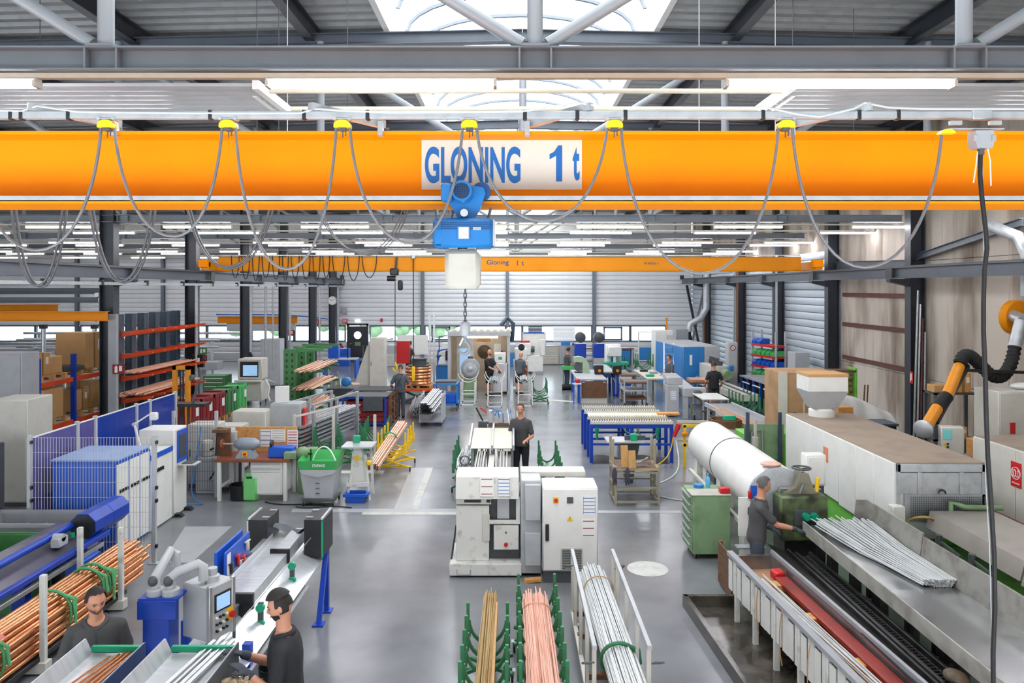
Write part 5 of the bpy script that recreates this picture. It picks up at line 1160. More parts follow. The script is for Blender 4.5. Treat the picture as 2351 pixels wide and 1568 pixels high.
# extraction arm with yellow tubes, black hose and orange fan
t = thing('extraction_arm', 'yellow extraction arm with black hose and orange fan housing', 'extraction arm', (10.2, 15.2, 3.6))
q = lambda x, y, D: at(x, y, D) - V((10.2, 15.2, 3.6))
c_ = q(2322, 728, 15.2)
fan = mk('fan_housing', B().lathe([(.33, 0), (.35, .02), (.35, .16), (.33, .18)], 32, c_, (.25, -1, 0)), M_['orange2'], t)
mk('fan_snout', B().cyl(q(2325, 725, 15.0), q(2351, 735, 14.6), .12, n=20), M_['galv'], fan)
mk('duct', B().cyl(q(2345, 735, 14.6), q(2330, 795, 14.6), .115, n=20), M_['galv'], t)
hp = bez(q(2330, 795, 14.6), q(2322, 850, 14.5), q(2300, 890, 14.3), q(2262, 850, 14.2), 14) + bez(q(2262, 850, 14.2), q(2235, 822, 14.1), q(2215, 795, 14), q(2203, 838, 13.9), 12)[1:]
rr = []
P2 = []
for i in range(len(hp) - 1):
    for j in range(3): P2.append(hp[i].lerp(hp[i + 1], j / 3)); rr.append(.125 if j % 3 == 1 else .105)
mk('hose', B().tube(P2, rr, 16), M_['rubber'], t)
mk('tube_section', B().cyl(q(2202, 842, 13.9), q(2172, 915, 13.3), .1, n=20), M_['bagp'], t); mk('tube_section', B().cyl(q(2156, 930, 13.2), q(2125, 982, 12.8), .1, n=20), M_['bagp'], t)
mk('cuff', B().cyl(q(2174, 910, 13.3), q(2152, 937, 13.15), .115, n=20), M_['rubber'], t); mk('nozzle', B().lathe([(.1, 0), (.14, .08), (.16, .16), (.1, .2)], 20, q(2127, 980, 12.8), q(2112, 990, 12.6) - q(2127, 980, 12.8)), M_['galv'], t)
mk('spring_bar', B().bar(q(2222, 840, 13.9), q(2150, 970, 13.0), .07).bar(q(2215, 850, 13.9), q(2351, 855, 14.3), .06), M_['black'], t)
o = mk('wall_duct', B().tube([(10.3, 14.8, 4.1), (10.3, 14.8, 4.9), (10.25, 15.0, 5.3), (10.0, 15.6, 5.6)], .12, 18), M_['galv']); tag(o, 'galvanised duct rising along the concrete wall at right', 'duct')
for k, (y0, z0, y1, z1) in enumerate(((15, 5.6, 19.2, 5.0), (19.3, 4.85, 23.6, 4.95))):
    o = mk('wall_girt', B().ibeam((10.35, y0, z0), (10.35, y1, z1), .16 if k == 0 else .3, .12), M_['run']); tag(o, ['sloping grey girt on the concrete wall above the runway', 'deep grey girt between the two nearest right columns'][k], 'girt')
t = cabinet('switch_cabinet', 'grey beige switch cabinet with red label at the right edge', (9.35, 13.6, 0), (1.3, .7, 2.4), 'offw', doors=2); mk('red_label', B().bx(-.45, -.36, -.38, -.37, 1.65, 1.85), M_['red'], t); sheet(t, -.3, -.375, 1.4, .14, .28)
o = mk('dust_sheet', B().ell((9.4, 13.6, 2.45), (.25, .15, .07), 12, 6), M_['tarp']); tag(o, 'crumpled plastic sheet on top of the right edge cabinet', 'sheet')
t = thing('wall_shelf', 'dark steel shelf with boxes against the concrete wall', 'shelf', (9.6, 16.2, 0))
for x in (-.45, .45):
    for y in (-.2, .2): mk('upright', B().bx(x - .03, x + .03, y - .03, y + .03, 0, 2.0), M_['dgrey'], t)
for z in (.4, .95, 1.95): mk('board', B().bx(-.48, .48, -.23, .23, z, z + .04), M_['dgrey'], t)
carton('yellow carton on the top board of the dark wall shelf', (9.75, 16.15, 1.995), (.35, .3, .42), 'osb'); carton('brown carton on the middle board of the dark wall shelf', (9.7, 16.15, .995), (.3, .28, .25))
box_('tool_bag', 'blue white bag on the middle board of the dark shelf', 'bag', (9.35, 16.15, .995), (.3, .26, .2), 'blue3', b=.06); box_('carton_stack', 'pale open carton on the left top of the dark shelf', 'carton', (9.3, 16.15, 1.995), (.35, .3, .16), 'card')
t = thing('control_terminal', 'beige control terminal with teal screen behind the furnace', 'control panel', (7.45, 12.6, 0), math.radians(-20)); mk('pedestal', B().bx(-.05, .05, -.05, .05, 0, 1.5), M_['dgrey'], t); mk('housing', B().bx(-.15, .2, -.1, .14, 1.45, 1.9, .015), M_['offw'], t); mk('screen', B().bx(-.12, 0, -.115, -.1, 1.7, 1.86), mat('teal_lcd', '#5fa9a8', .3, 0, emit=.3), t)
for k in range(6): mk('key', B().box((-.1 + .05 * (k % 2), -.11, 1.52 + .05 * (k // 2)), (.03, .02, .03)), M_['black' if k % 2 else 'yellow'], t)
carton('open orange carton standing beyond the second furnace', (8.3, 13.0, 1.3), (.45, .35, .3), 'osb'); box_('side_bench', 'grey bench behind the furnaces carrying an orange carton', 'bench', (8.2, 13.0, 0), (1.0, .5, 1.3), 'grey2')
def exsign(label, loc, rz=0, m='red', wd=.28, h=.28):
    t = thing('wall_sign', label, 'sign', loc, rz, 'safety signs'); mk('plate', B().bx(-wd / 2, wd / 2, -.01, 0, 0, h), M_[m], t)
    mk('symbol', B().bx(-wd * .32, -wd * .08, -.014, -.01, h * .15, h * .75).bx(-wd * .26, -wd * .14, -.014, -.01, h * .75, h * .88).bx(wd * .05, wd * .3, -.014, -.01, h * .3, h * .85), M_['paper'], t); return t
exsign('red extinguisher sign on the nearest left column', (-9.88, 18.6, 2.1), 0, 'dred', .3, .24); exsign('red extinguisher sign on the nearest right column', (10.09, 18.7, 1.85), -PI / 2, 'red', .14, .3)
exsign('green first aid sign on the second left column', (-9.85, 23.6, 2.15), 0, 'green', .26, .2); exsign('red extinguisher sign below the green one on the second left column', (-9.85, 23.6, 1.92), 0, 'dred', .26, .2)
for i, (x, y, D) in enumerate(((668, 765, 34), (731, 740, 38.5), (792, 738, 43.0), (1085, 0, 0))):
    if D: a = at(x, y, D); exsign('red fire sign, ' + ['left of the green cantilever rack', 'on the fifth left column', 'above the dark door'][i], (a.x, D, a.z - .12))
o = box_('exit_sign', 'small lit white exit sign above the dark door', 'sign', (-9.0, WALLY - .1, 2.28), (.3, .05, .14), mat('exit_lit', '#f0fff4', .4, 0, emit=1.5))
# ================================================================ middle right
def roller_table(label, y):
    t = thing('roller_table', label, 'table', (2.9, y, 0), 0, 'blue roller tables')
    for s in (-1, 1):
        b = mk('beam', B().bx(-1.02, 1.0, s * .33 - .05, s * .33 + .05, .88, .97, .004), M_['blue'], t)
        st = B().bx(-1.0, .98, s * .33 - .06, s * .33 + .06, .97, 1.03)
        for k in range(33): st.prism([(-1.0 + k * .06, 1.03), (-.96 + k * .06, 1.03), (-.97 + k * .06, 1.065), (-.99 + k * .06, 1.065)], s * .33 - .06, s * .33 + .06)
        mk('notched_rail', st, M_['cream'], t)
        for x in (-.98, .0, .96):
            mk('leg', B().bx(x - .04, x + .04, s * .33 - .04, s * .33 + .04, .03, .88, .004), M_['blue'], t); mk('foot', B().cyl((x, s * .33, 0), (x, s * .33, .03), .04), M_['galv'], t)
        mk('stretcher', B().bx(-.98, .96, s * .33 - .02, s * .33 + .02, .45, .5), M_['blue'], t)
    return t
roller_table('nearer blue roller table with white notched rails', 18.25); roller_table('farther blue roller table with white notched rails', 19.75)
t = thing('roller_tray', 'cream ribbed plastic sheet across the blue roller tables', 'tray', (2.9, 19.0, 0))
mk('sheet', B().bx(-.95, .9, -.28, .28, 1.0, 1.02), M_['cream'], t)
for s in (-1, 1): mk('hook_strip', B().bx(-.95, .9, s * .3 - .02, s * .3 + .02, .97, 1.01), M_['cream'], t)
o = mk('yellow_bar', B().bx(-.28, .28, -.12, .12, 0, .05, .006), M_['osb'], loc=(4.0, 18.95, 1.02)); tag(o, 'yellow wooden plank at the right end of the roller tables', 'plank')
o = mk('air_hose_coil', B().tube(arc((3.35, 18.3, .82), .26, PI * 1.0, PI * 2.05, 16), .022, 6).tube(arc((2.95, 18.3, .86), .2, PI, PI * 2, 14), .02, 6), M_['greenw']); tag(o, 'green hose hanging in loops below the nearer roller table', 'hose')
for k, x in enumerate((2.1, 3.6)):
    o = mk('pressure_unit', B().cyl((0, 0, 0), (0, 0, .12), .05).cyl((0, 0, -.16), (0, 0, 0), .03), M_['teal'], loc=(x, 18.3, .68)); tag(o, ['left', 'right'][k] + ' teal air regulator under the nearer roller table', 'regulator')
o = mk('black_sheeting', B().grid(lambda u, v: (1.95 + 1.9 * u, 17.95 + .5 * v, .02 + .03 * math.sin(12 * u) * v + .05 * v), 20, 6), M_['black']); tag(o, 'black plastic sheeting on the floor below the roller table', 'sheeting')
t = thing('stack_rack', 'beige tube frame rack holding offcuts and boards', 'rack', (2.45, 14.8, 0))
for x in (-.42, .42):
    for y in (-.3, 0.1, .45): mk('upright', B().bx(x - .025, x + .025, y - .025, y + .025, 0, 1.22 - (.45 if y < 0 else 0), .004), mat('beige_tube', '#aaa48d', .5, .2, '#8f8973', 5, .7), t)
for z in (.05, .32, .62, .68):
    for y in (-.3, .45): mk('crossbar', B().bx(-.42, .42, y - .02, y + .02, z, z + .035), MATS['beige_tube'], t)
    for x in (-.42, .42): mk('side_bar', B().bx(x - .02, x + .02, -.3, .45, z, z + .035), MATS['beige_tube'], t)
mk('deck', B().bx(-.4, .4, -.28, .43, .69, .72), M_['woodd'], t)
for k in range(2): o = mk('wood_board', B().bx(-.07, .07, -.02, .02, 0, .42 - .08 * k), M_['wood'], loc=(2.22 + .13 * k, 14.55 - .1 * k, .74), rot=(-.2, 0, .1)); tag(o, ['left taller', 'right shorter'][k] + ' pale board upright on the beige frame rack', 'board')
for k in range(5): o = mk('offcut', B().bx(-.22, .22, -.02, .02, 0, .02), M_[['grey', 'alu', 'offw', 'galv', 'tan'][k]], loc=(2.55 + .04 * k, 14.7 + .05 * k, .74 + .02 * k), rot=(0, .15, .3 + .25 * k)); tag(o, 'flat metal offcut lying on the beige frame rack', 'offcut', 'offcuts on the beige rack')
for k, x in enumerate((2.0, 2.25)): o = mk('work_glove', B().ell((x, 14.45, .62), (.05, .03, .14), 8, 8).ell((x + .03, 14.45, .48), (.02, .02, .08), 6, 6).ell((x - .02, 14.45, .47), (.02, .02, .08), 6, 6), mat('glove_violet', '#4c4556', .9)); tag(o, ['left', 'right'][k] + ' dark violet glove hung on the beige frame rack', 'glove')
t = thing('punch_table', 'small steel table on a funnel pedestal with a teal block', 'table', (2.55, 16.2, 0)); mk('plate', B().bx(-.5, .3, -.3, .3, .92, .95), M_['inox'], t); mk('pedestal', frus(B(), .08, 0, .22, .92), M_['dgrey'], t); mk('fence', B().bx(-.1, .35, -.1, -.05, .95, 1.05), M_['dgrey'], t); mk('teal_block', B().bx(.02, .16, -.2, -.1, .95, 1.1, .01), M_['teal'], t); mk('switch', B().cyl((-.4, -.3, .85), (-.4, -.36, .85), .04), M_['orange2'], t)
t = thing('oil_drum', 'white and green drum marked esgemo with a wooden collar', 'drum', (4.72, 16.4, 0))
mk('drum', B().lathe([(.29, .45), (.3, .46), (.3, .7), (.305, .71), (.3, .72), (.3, .9)], 28, (0, 0, 0)), M_['greenp'], t); mk('upper_shell', B().lathe([(.3, .9), (.305, .91), (.3, .92), (.3, 1.22)], 28), M_['white'], t)
for k in range(8):
    a0, a1 = k * PI / 4 + .39, (k + 1) * PI / 4 + .39
    mk('collar_board', B().prism([(.36 * math.cos(a0), .36 * math.sin(a0)), (.36 * math.cos(a1), .36 * math.sin(a1)), (.33 * math.cos(a1), .33 * math.sin(a1)), (.33 * math.cos(a0), .33 * math.sin(a0))], 1.2, 1.36, 'Z'), M_['woodd'], t)
mk('teal_insert', B().box((.12, .1, 1.37), (.26, .14, .1), .01), M_['teal'], t); mk('stand', B().bx(-.33, .33, -.33, .33, 0, .45), M_['dgrey'], t)
text('lettering', 'esgemo', M_['dgrey'], t, (.03, -.307, 1.06), FRONT, .36, .09); mk('logo_mark', B().bx(-.26, -.2, -.27, -.25, 1.02, 1.14), M_['red'], t)
t = thing('green_press', 'green sheet panelled machine behind the tube furnace', 'machine', (5.2, 15.2, 0)); mk('panel', B().bx(-.5, .6, -.2, .4, 0, 1.3, .01), M_['greenl'], t); mk('upper_panel', B().bx(-.5, .3, -.22, -.2, .8, 1.5), M_['greenw'], t)
mk('window_frame', B().tube([(-.4, -.25, .7), (-.35, -.25, 1.35), (-.15, -.25, 1.4), (-.12, -.25, .7)], .02, 6), M_['alu'], t)
for x in (-.45, .2, .5): mk('rail_post', B().bx(x - .03, x + .03, -.3, -.24, .4, 1.75), M_['slate'], t)
o = mk('film_roll', B().cyl((4.75, 14.45, .5), (4.75, 14.45, 1.35), .06).cyl((4.75, 14.45, 1.35), (4.75, 14.45, 1.7), .03), M_['pvc']); tag(o, 'upright white film roll before the green machine', 'roll')
t = thing('side_table', 'small wooden table with a blue box beside the drum', 'table', (4.75, 15.35, 0)); mk('top', B().bx(-.25, .25, -.2, .2, .78, .84), M_['wood'], t)
for x in (-.2, .2):
    for y in (-.15, .15): mk('leg', B().bx(x - .02, x + .02, y - .02, y + .02, 0, .78), M_['wood'], t)
box_('blue_box', 'small blue box on the wooden table beside the drum', 'box', (4.75, 15.3, .84), (.14, .1, .08), 'blueb')
# roller conveyor towards the wall
t = thing('roller_conveyor', 'long aluminium roller conveyor beside the tan enclosure', 'conveyor', (6.3, 20.0, 0), .05)
for s in (-1, 1): mk('side_rail', B().bx(s * .4 - .03, s * .4 + .03, -2.0, 2.2, .72, .84, .004), M_['grey'], t)
rmm = mesh(B().cyl((-.37, 0, 0), (.37, 0, 0), .03, n=10), 'roller'); rmm.materials.append(M_['alu'])
for k in range(27): mk('roller', rmm, None, t, loc=(0, -1.9 + k * .15, .8))
for y in (-1.8, 0, 1.9):
    for s in (-1, 1): mk('leg', B().bx(s * .4 - .03, s * .4 + .03, y - .03, y + .03, 0, .72), M_['grey'], t)
for k in range(5): o = mk('copper_profile', B().bx(-.012, .012, -1.1, 1.1, 0, .02), M_['copperL'], loc=(5.15 + .07 * k, 17.6, 1.2), rot=(0, 0, .08)); tag(o, 'thin copper profile on the stand above the green machine', 'profile', 'copper profiles above the green machine')
box_('profile_stand', 'grey stand carrying thin copper profiles', 'stand', (5.3, 17.6, 0), (.5, 1.6, 1.19), 'grey2')
for i, (x, y, n) in enumerate(((7.5, 24.0, 5), (7.9, 22.3, 4), (8.3, 20.8, 4))): cradle_cart(['far', 'middle', 'near'][i] + ' dark green cradle cart parked along the right conveyor', (x, y, 0), n, .32, .5, .9, 'gcart', .05)
# long machine line along the right wall
t = thing('profile_line', 'long low profiling line with grey beds along the right wall', 'machine', (7.6, 27.4, 0), .04)
mk('bed', B().bx(-.35, .35, -3.2, 1.7, .55, .78, .01), M_['offw'], t)
for y in (-3, -1.5, 0, 1.5): mk('leg', B().bx(-.3, -.2, y, y + .12, 0, .55), M_['grey2'], t); mk('leg', B().bx(.2, .3, y, y + .12, 0, .55), M_['grey2'], t)
mk('rail', B().bx(-.3, -.24, -3.2, 1.7, .78, .82), M_['alu'], t); mk('rail', B().bx(.0, .06, -3.2, 1.7, .78, .82), M_['dgrey'], t)
mk('head', B().bx(-.2, .55, .2, 1.6, .8, 1.35, .01), M_['offw'], t)
for k in range(6): mk('clamp', B().bx(.1, .3, .3 + k * .2, .38 + k * .2, 1.35, 1.5).cyl((.15, .34 + k * .2, 1.5), (.15, .34 + k * .2, 1.62), .03), M_['dgrey'], t)
mk('motor', B().cyl((.3, -.4, 1.1), (.3, .1, 1.1), .16), M_['greenw'], t); mk('blue_unit', B().box((.5, .0, 1.3), (.2, .2, .2), .03), M_['blue3'], t)
t = cabinet('control_column', 'slim grey control column with a no smoking sign', (8.35, 28.2, 0), (.36, .4, 2.2), 'grey', handle=None)
mk('sign_ring', B().tube(arc((0, -.225, 2.0), .09, 0, 2 * PI, 18)[:-1], .014, 5, closed=True), M_['dred'], t); mk('sign_face', B().lathe([(.09, 0), (.09, .004)], 18, (0, -.215, 2.0), (0, -1, 0)), M_['paper'], t); mk('sign_bar', B().bar((-.06, -.226, 2.06), (.06, -.226, 1.94), .018), M_['dred'], t)
t = thing('blue_bench', 'long blue framed bench with a grey top by the right wall', 'bench', (9.0, 26.0, 0), .05); mk('top', B().bx(-.45, .45, -1.6, 1.6, .98, 1.03), M_['grey2'], t)
for k in range(6):
    y = -1.5 + k * .6; mk('leg', B().bx(-.44, -.38, y - .03, y + .03, 0, .98), M_['blueb'], t); mk('leg', B().bx(.38, .44, y - .03, y + .03, 0, .98), M_['blueb'], t)
for k in range(3): mk('bin_frame', B().bx(-.46, -.44, -1.4 + k, -.7 + k, .8, .84), M_['paper'], t)
mk('back_store', B().bx(-.3, .4, -1.55, 1.55, .1, .9), M_['black'], t)
t = thing('bin_shelf', 'shelf with red boards holding green and blue bins', 'shelf', (9.7, 28.0, 0), math.radians(-75))
for x in (-.75, .75):
    for y in (-.2, .2): mk('upright', B().bx(x - .03, x + .03, y - .03, y + .03, 0, 2.65), M_['grey'], t)
for i, z in enumerate((.85, 1.25, 1.65, 2.05)):
    mk('board', B().bx(-.75, .75, -.26, .26, z, z + .08), M_['red'], t)
    for k in range(5 if i != 3 else 2): o = mk('storage_bin', B().prism([(-.22, 0), (.2, 0), (.2, .2), (-.1, .2), (-.24, .1)], -.12, .12, 'X'), M_[['greenp', 'blueb', 'greenp', 'blueb'][i]], t, loc=(-.6 + k * .3, -.02, z + .081)); 
# far right machines
t = thing('enclosed_machine', 'large grey machine enclosure with bright blue end doors', 'machine', (7.4, 31.0, 0), .1)
mk('body', B().bx(-.75, .75, -1.5, 2.2, .1, 1.95, .02), M_['grey'], t)
for k in range(3): mk('blue_door', B().bx(-.79, -.75, -1.45 + k * 1.2, -.3 + k * 1.2, .15, 1.9, .01), M_['blue3'], t)
mk('blue_front', B().bx(-.76, .1, -1.54, -1.5, .15, 1.92, .01), M_['blue3'], t); mk('grey_front', B().bx(.12, .75, -1.53, -1.5, .15, 1.92, .01), M_['grey'], t)
mk('window_strip', B().bx(-.5, -.4, -1.56, -1.54, 1.2, 1.6), M_['paper'], t)
t = cabinet('machining_center', 'tall white cabinet with beige window near the far corner', (7.0, 34.5, 0), (.85, .9, 2.3), 'white'); mk('beige_side', B().bx(.1, .42, -.47, -.45, 1.0, 2.1), M_['offw'], t); mk('beacon', B().cyl((.2, 0, 2.3), (.2, 0, 2.75), .03).cyl((.2, 0, 2.75), (.2, 0, 2.88), .05), M_['orange2'], t)
t = cabinet('switch_cabinet', 'narrow grey cabinet beside the far right column', (8.1, 35.5, 0), (.6, .5, 2.3), 'grey2')
t = thing('step_ladder', 'aluminium ladder leaning at the blue and grey enclosure', 'ladder', (6.4, 30.2, 0))
for x in (-.2, .2): mk('stile', B().bar((x, 0, 0), (x + .1, .5, 2.0), .05), M_['alu'], t)
for k in range(7): mk('rung', B().bar((-.2 + .014 * k, .07 * (k + .5), .28 * (k + .5)), (.2 + .014 * k, .07 * (k + .5), .28 * (k + .5)), .03), M_['alu'], t)
t = thing('welding_screen', 'white framed welding screen with blue lower curtains', 'screen', (7.4, 38.3, 0))
for x in (-.85, 0, .8): mk('post', B().bx(x - .03, x + .03, -.03, .03, 0, 2.0), M_['white'], t)
for z in (.5, 1.2, 1.97): mk('rail', B().bx(-.85, .8, -.025, .025, z, z + .04), M_['white'], t)
for x0 in (-.82, .03): mk('curtain', B().bx(x0, x0 + .75, -.01, .01, .52, 1.2), M_['blue3'], t)
t = thing('work_bench', 'far workbench with wooden top at the back windows', 'bench', (5.2, 41.6, 0)); mk('top', B().bx(-1.6, 1.6, -.4, .4, .85, .92), M_['bench'], t)
for x in (-1.5, 0, 1.5): mk('leg', B().bx(x - .05, x + .05, -.35, .35, 0, .85), M_['grey'], t)
mk('drawer_block', B().bx(.4, 1.4, -.38, .35, .1, .8, .01), M_['blue3'], t)
for k, x in enumerate((3.7, 4.7)):
    t = thing('pump_unit', ['left', 'right'][k] + ' blue tank with dark round motor by the back windows', 'pump', (x, 40.2, 0)); mk('tank', B().bx(-.3, .3, -.3, .3, .5, 1.25, .02), M_['blue'], t); mk('motor', B().lathe([(.2, 0), (.28, .05), (.28, .5), (.2, .55)], 18, (0, -.35, 1.6), (0, 1, 0)), M_['dgrey'], t); mk('stand', B().bx(-.3, .3, -.3, .3, 0, .5), M_['grey'], t)
for k, (x, m) in enumerate(((5.45, 'blue3'), (5.75, 'red'))): box_('small_bin', ['blue', 'red'][k] + ' small bin on the far workbench', 'bin', (x, 41.5, .92), (.26, .2, .2), m)
t = thing('milling_machine', 'far white machine with blue edges in the middle aisle', 'machine', (4.6, 33.5, 0)); mk('column', B().bx(-.35, .35, 0, .6, 0, 1.7, .03), M_['white'], t); mk('head', B().bx(-.3, .3, -.5, .1, 1.2, 1.65, .04).cyl((0, -.35, .9), (0, -.35, 1.2), .08), M_['white'], t); mk('blue_slide', B().bx(-.12, .12, -.2, .0, .7, 1.3), M_['blueb'], t); mk('table', B().bx(-.5, .6, -.6, 0, .85, .95), M_['teal'], t); mk('base', B().bx(-.6, .6, -.5, .6, 0, .5), M_['white'], t)
for k in range(2):
    t = thing('drawer_cabinet', ['left beige', 'right pale grey'][k] + ' drawer cabinet under the back windows', 'cabinet', (2.15 + .92 * k, 41.5, 0)); mk('body', B().bx(-.45, .45, -.4, .4, .05, 1.02, .01), M_['offw'], t)
    for j in range(7): mk('drawer', B().bx(-.43, .43, -.42, -.4, .1 + j * .13, .215 + j * .13, .004), M_[['cream', 'grey'][k]], t); mk('handle', B().bx(-.4, .4, -.44, -.42, .19 + j * .13, .205 + j * .13), M_['alu'], t)
    mk('top', B().bx(-.46, .46, -.42, .42, 1.02, 1.05), M_['grey2'], t)
for k, (x, w_, h_) in enumerate(((3.0, .5, .25), (3.5, .25, .14))): box_('bench_tool', ['small blue grey appliance on the right drawer cabinet', 'small black tool on the right drawer cabinet'][k], 'tool', (x, 41.5, 1.05), (w_, .3, h_), ['blue3', 'dgrey'][k])
t = thing('turning_lathe', 'white and blue lathe with guard right of the booth', 'machine', (1.05, 37.2, 0)); mk('bed', B().bx(-.7, .5, -.3, .3, .1, .9, .02), M_['white'], t); mk('guard', B().bx(-.5, .62, .25, .3, .9, 2.0).bx(-.52, -.48, .0, .3, .9, 2.02).bx(.58, .64, -.2, .3, .9, 2.02), M_['white'], t); mk('guard_trim', B().bx(-.53, .65, .23, .25, 1.97, 2.03).bx(.62, .66, .0, .28, .9, 2.03), M_['blueb'], t); mk('headstock', B().bx(-.65, -.1, -.35, .2, .9, 1.5, .04), M_['white'], t); mk('chuck', B().cyl((-.1, -.1, 1.2), (.08, -.1, 1.2), .16), M_['dgrey'], t); mk('tool_rack', B().box((-.4, -.3, 1.6), (.5, .1, .1), .03), M_['red'], t); mk('control', B().bx(.35, .6, -.35, -.1, .9, 1.7, .02), M_['white'], t)
# benches in the middle right
t = thing('sawing_bench', 'bench with a dark brown front board and blue legs', 'bench', (3.02, 27.9, 0)); mk('top', B().bx(-.62, .5, -.5, 2.6, .84, .9, .01), M_['grey'], t); mk('front_board', B().bx(-.45, .48, -.54, -.5, .2, .82), M_['woodd'], t)
for x in (-.55, .45):
    for y in (-.42, 2.4): mk('leg', B().bx(x - .04, x + .04, y - .04, y + .04, 0, .84), M_['blueb'], t)
mk('skirt', B().bx(-.5, .5, -.5, 2.5, 0, .2), M_['offw'], t); mk('latch', B().box((-.38, -.55, .78), (.1, .03, .03)).box((.4, -.55, .78), (.1, .03, .03)), M_['alu'], t)
t = thing('belt_grinder', 'pale green quarter round grinder hood on the brown front bench', 'machine', (2.75, 29.6, .9))
mk('hood', B().prism([(-.25, 0), (.05, 0), (.05, .42), (-.3, .42), (-.3, .6)] + [(-.1 + .42 * math.cos(a), .22 + .42 * math.sin(a)) for a in [PI / 2 - k * PI / 16 for k in range(9)]] + [(.32, 0), (.05, 0)], -.2, .2), mat('pale_green', '#9db396', .5, 0, '#8aa184', 4, .6), t); mk('wheel', B().cyl((-.1, -.15, .22), (-.1, .15, .22), .18), M_['dgrey'], t)
t = thing('waste_stand', 'slim blue stand with a small red bag holder', 'stand', (2.38, 27.3, 0)); mk('frame', B().bx(-.12, -.08, -.05, .05, 0, .85).bx(.1, .14, -.05, .05, 0, .85), M_['blueb'], t); mk('tray', B().bx(-.15, .17, -.1, .1, .72, .76), M_['paper'], t); mk('red_bag', B().ell((.03, 0, .84), (.1, .08, .09), 10, 7), M_['red'], t)
for k, x in enumerate((3.42, 4.12)):
    t = thing('switch_unit', ['left', 'right'][k] + ' black box with orange switch on the blue frame', 'control', (x, 28.9, 0)); mk('post', B().bx(-.04, .04, -.04, .04, 0, .9), M_['blue'], t); mk('box', B().bx(-.2, .14, -.12, .12, .9, 1.25, .01), M_['black'], t); mk('knob', B().cyl((-.02, -.12, 1.05), (-.02, -.18, 1.05), .06), M_['orange2'], t)
t = thing('blue_workbench', 'blue framed narrow bench in the middle of the aisle', 'bench', (3.78, 30.3, 0)); mk('top', B().bx(-.28, .28, -1.2, 1.6, .92, .97), M_['grey'], t)
for y in (-1.1, .2, 1.5):
    for x in (-.24, .24): mk('leg', B().bx(x - .05, x + .05, y - .05, y + .05, 0, .92), M_['blue'], t)
mk('apron', B().bx(-.29, .29, -1.22, -1.18, .75, .92), M_['navy'], t)
for i, (x, y, z) in enumerate(((4.5, 27.4, 0), (4.5, 29.6, 0))):
    t = thing('tier_cart', ['nearer', 'farther'][i] + ' grey tiered cart with wooden boards', 'cart', (x, y, z))
    for sx in (-.42, .42):
        for sy in (-.5, .5): mk('upright', B().bx(sx - .025, sx + .025, sy - .025, sy + .025, .1, .95), M_['grey'], t)
    for zz in (.2, .5, .78): mk('shelf', B().bx(-.42, .42, -.5, .5, zz, zz + .05), M_['woodd' if zz != .5 else 'grey'], t)
    mk('rail', B().bar((-.6, -.5, .9), (-.4, -.5, .5), .04).bar((-.45, -.5, .9), (.42, -.5, .9), .03), M_['grey'], t)
    for sx in (-.4, .4): caster(t, sx, -.45, .05); caster(t, sx, .45, .05)
t = thing('inspection_table', 'pale topped narrow bench with clutter in the right aisle', 'bench', (5.35, 28.6, 0)); mk('top', B().bx(-.4, .4, -1.3, 1.6, .88, .93), M_['cream'], t); mk('frame', B().bx(-.44, -.4, -1.35, 1.6, .86, .95).bx(.4, .44, -1.35, 1.6, .86, .95), M_['alu'], t)
for y in (-1.2, 1.4):
    for x in (-.36, .36): mk('leg', B().bx(x - .04, x + .04, y - .04, y + .04, 0, .88), M_['alu'], t)
t = thing('bending_machine', 'light grey machine with control post in the right aisle', 'machine', (5.55, 24.6, 0))
mk('post_cabinet', B().bx(-.42, -.05, -.2, .25, .05, 1.05, .01), M_['grey'], t); mk('head', B().bx(-.4, .1, -.1, .3, 1.05, 1.3, .02), M_['grey'], t); mk('bed', B().prism([(-.2, .9), (3.0, 1.1), (3.0, .95), (-.2, .75)], .05, .55, 'X'), M_['grey'], t); mk('front', B().bx(.05, .8, -.45, -.2, .7, 1.0, .02), M_['grey'], t)
mk('motor', B().lathe([(.1, 0), (.14, .02), (.14, .2), (.1, .22)], 18, (.47, -.5, .82), (0, -1, 0)), M_['dgrey'], t); mk('leg', B().bx(.05, .2, -.42, -.22, 0, .7), M_['grey'], t); mk('leg', B().bx(.65, .8, -.42, -.22, 0, .7), M_['grey'], t)
for x in (.3, .62): mk('drive_belt', B().tube([(.47, -.5, .8), (x, -.5, .5), (x + (.05 if x > .5 else -.05), -.5, .15)], .04, 6, flat=.4), mat('belt_yellow', '#9b8f2f', .6, 0, '#5f5a22', 9, .8), t)
sheet(t, -.23, -.205, .72, .2, .3, lines=4)
t = thing('grey_trolley', 'grey two level trolley with a white top board', 'trolley', (6.25, 23.3, 0)); mk('top_board', B().bx(-.4, .4, -.6, .7, .82, .86), M_['white'], t); mk('lower_board', B().bx(-.4, .4, -.6, .7, .45, .5), M_['dgrey'], t)
for x in (-.38, .38):
    for y in (-.58, .66): mk('upright', B().bx(x - .02, x + .02, y - .02, y + .02, .12, .82), M_['grey2'], t)
    caster(t, x, -.5, .09); caster(t, x, .55, .09)
t = thing('pallet_table', 'small table with a stack of pinkish slats', 'table', (6.75, 26.5, 0)); mk('top', B().bx(-.45, .45, -.4, .5, .88, .93), M_['woodd'], t)
for x in (-.38, .38):
    for y in (-.35, .4): mk('leg', B().bx(x - .03, x + .03, y - .03, y + .03, 0, .88), M_['grey2'], t)
for k in range(8): mk('slat', B().bx(-.4 + k * .1, -.32 + k * .1, -.35, .4, .93, 1.02), M_['copperL'], t)
t = thing('yellow_scaffold', 'low yellow frame with orange clamps behind the tube furnace', 'frame', (4.35, 17.6, 0))
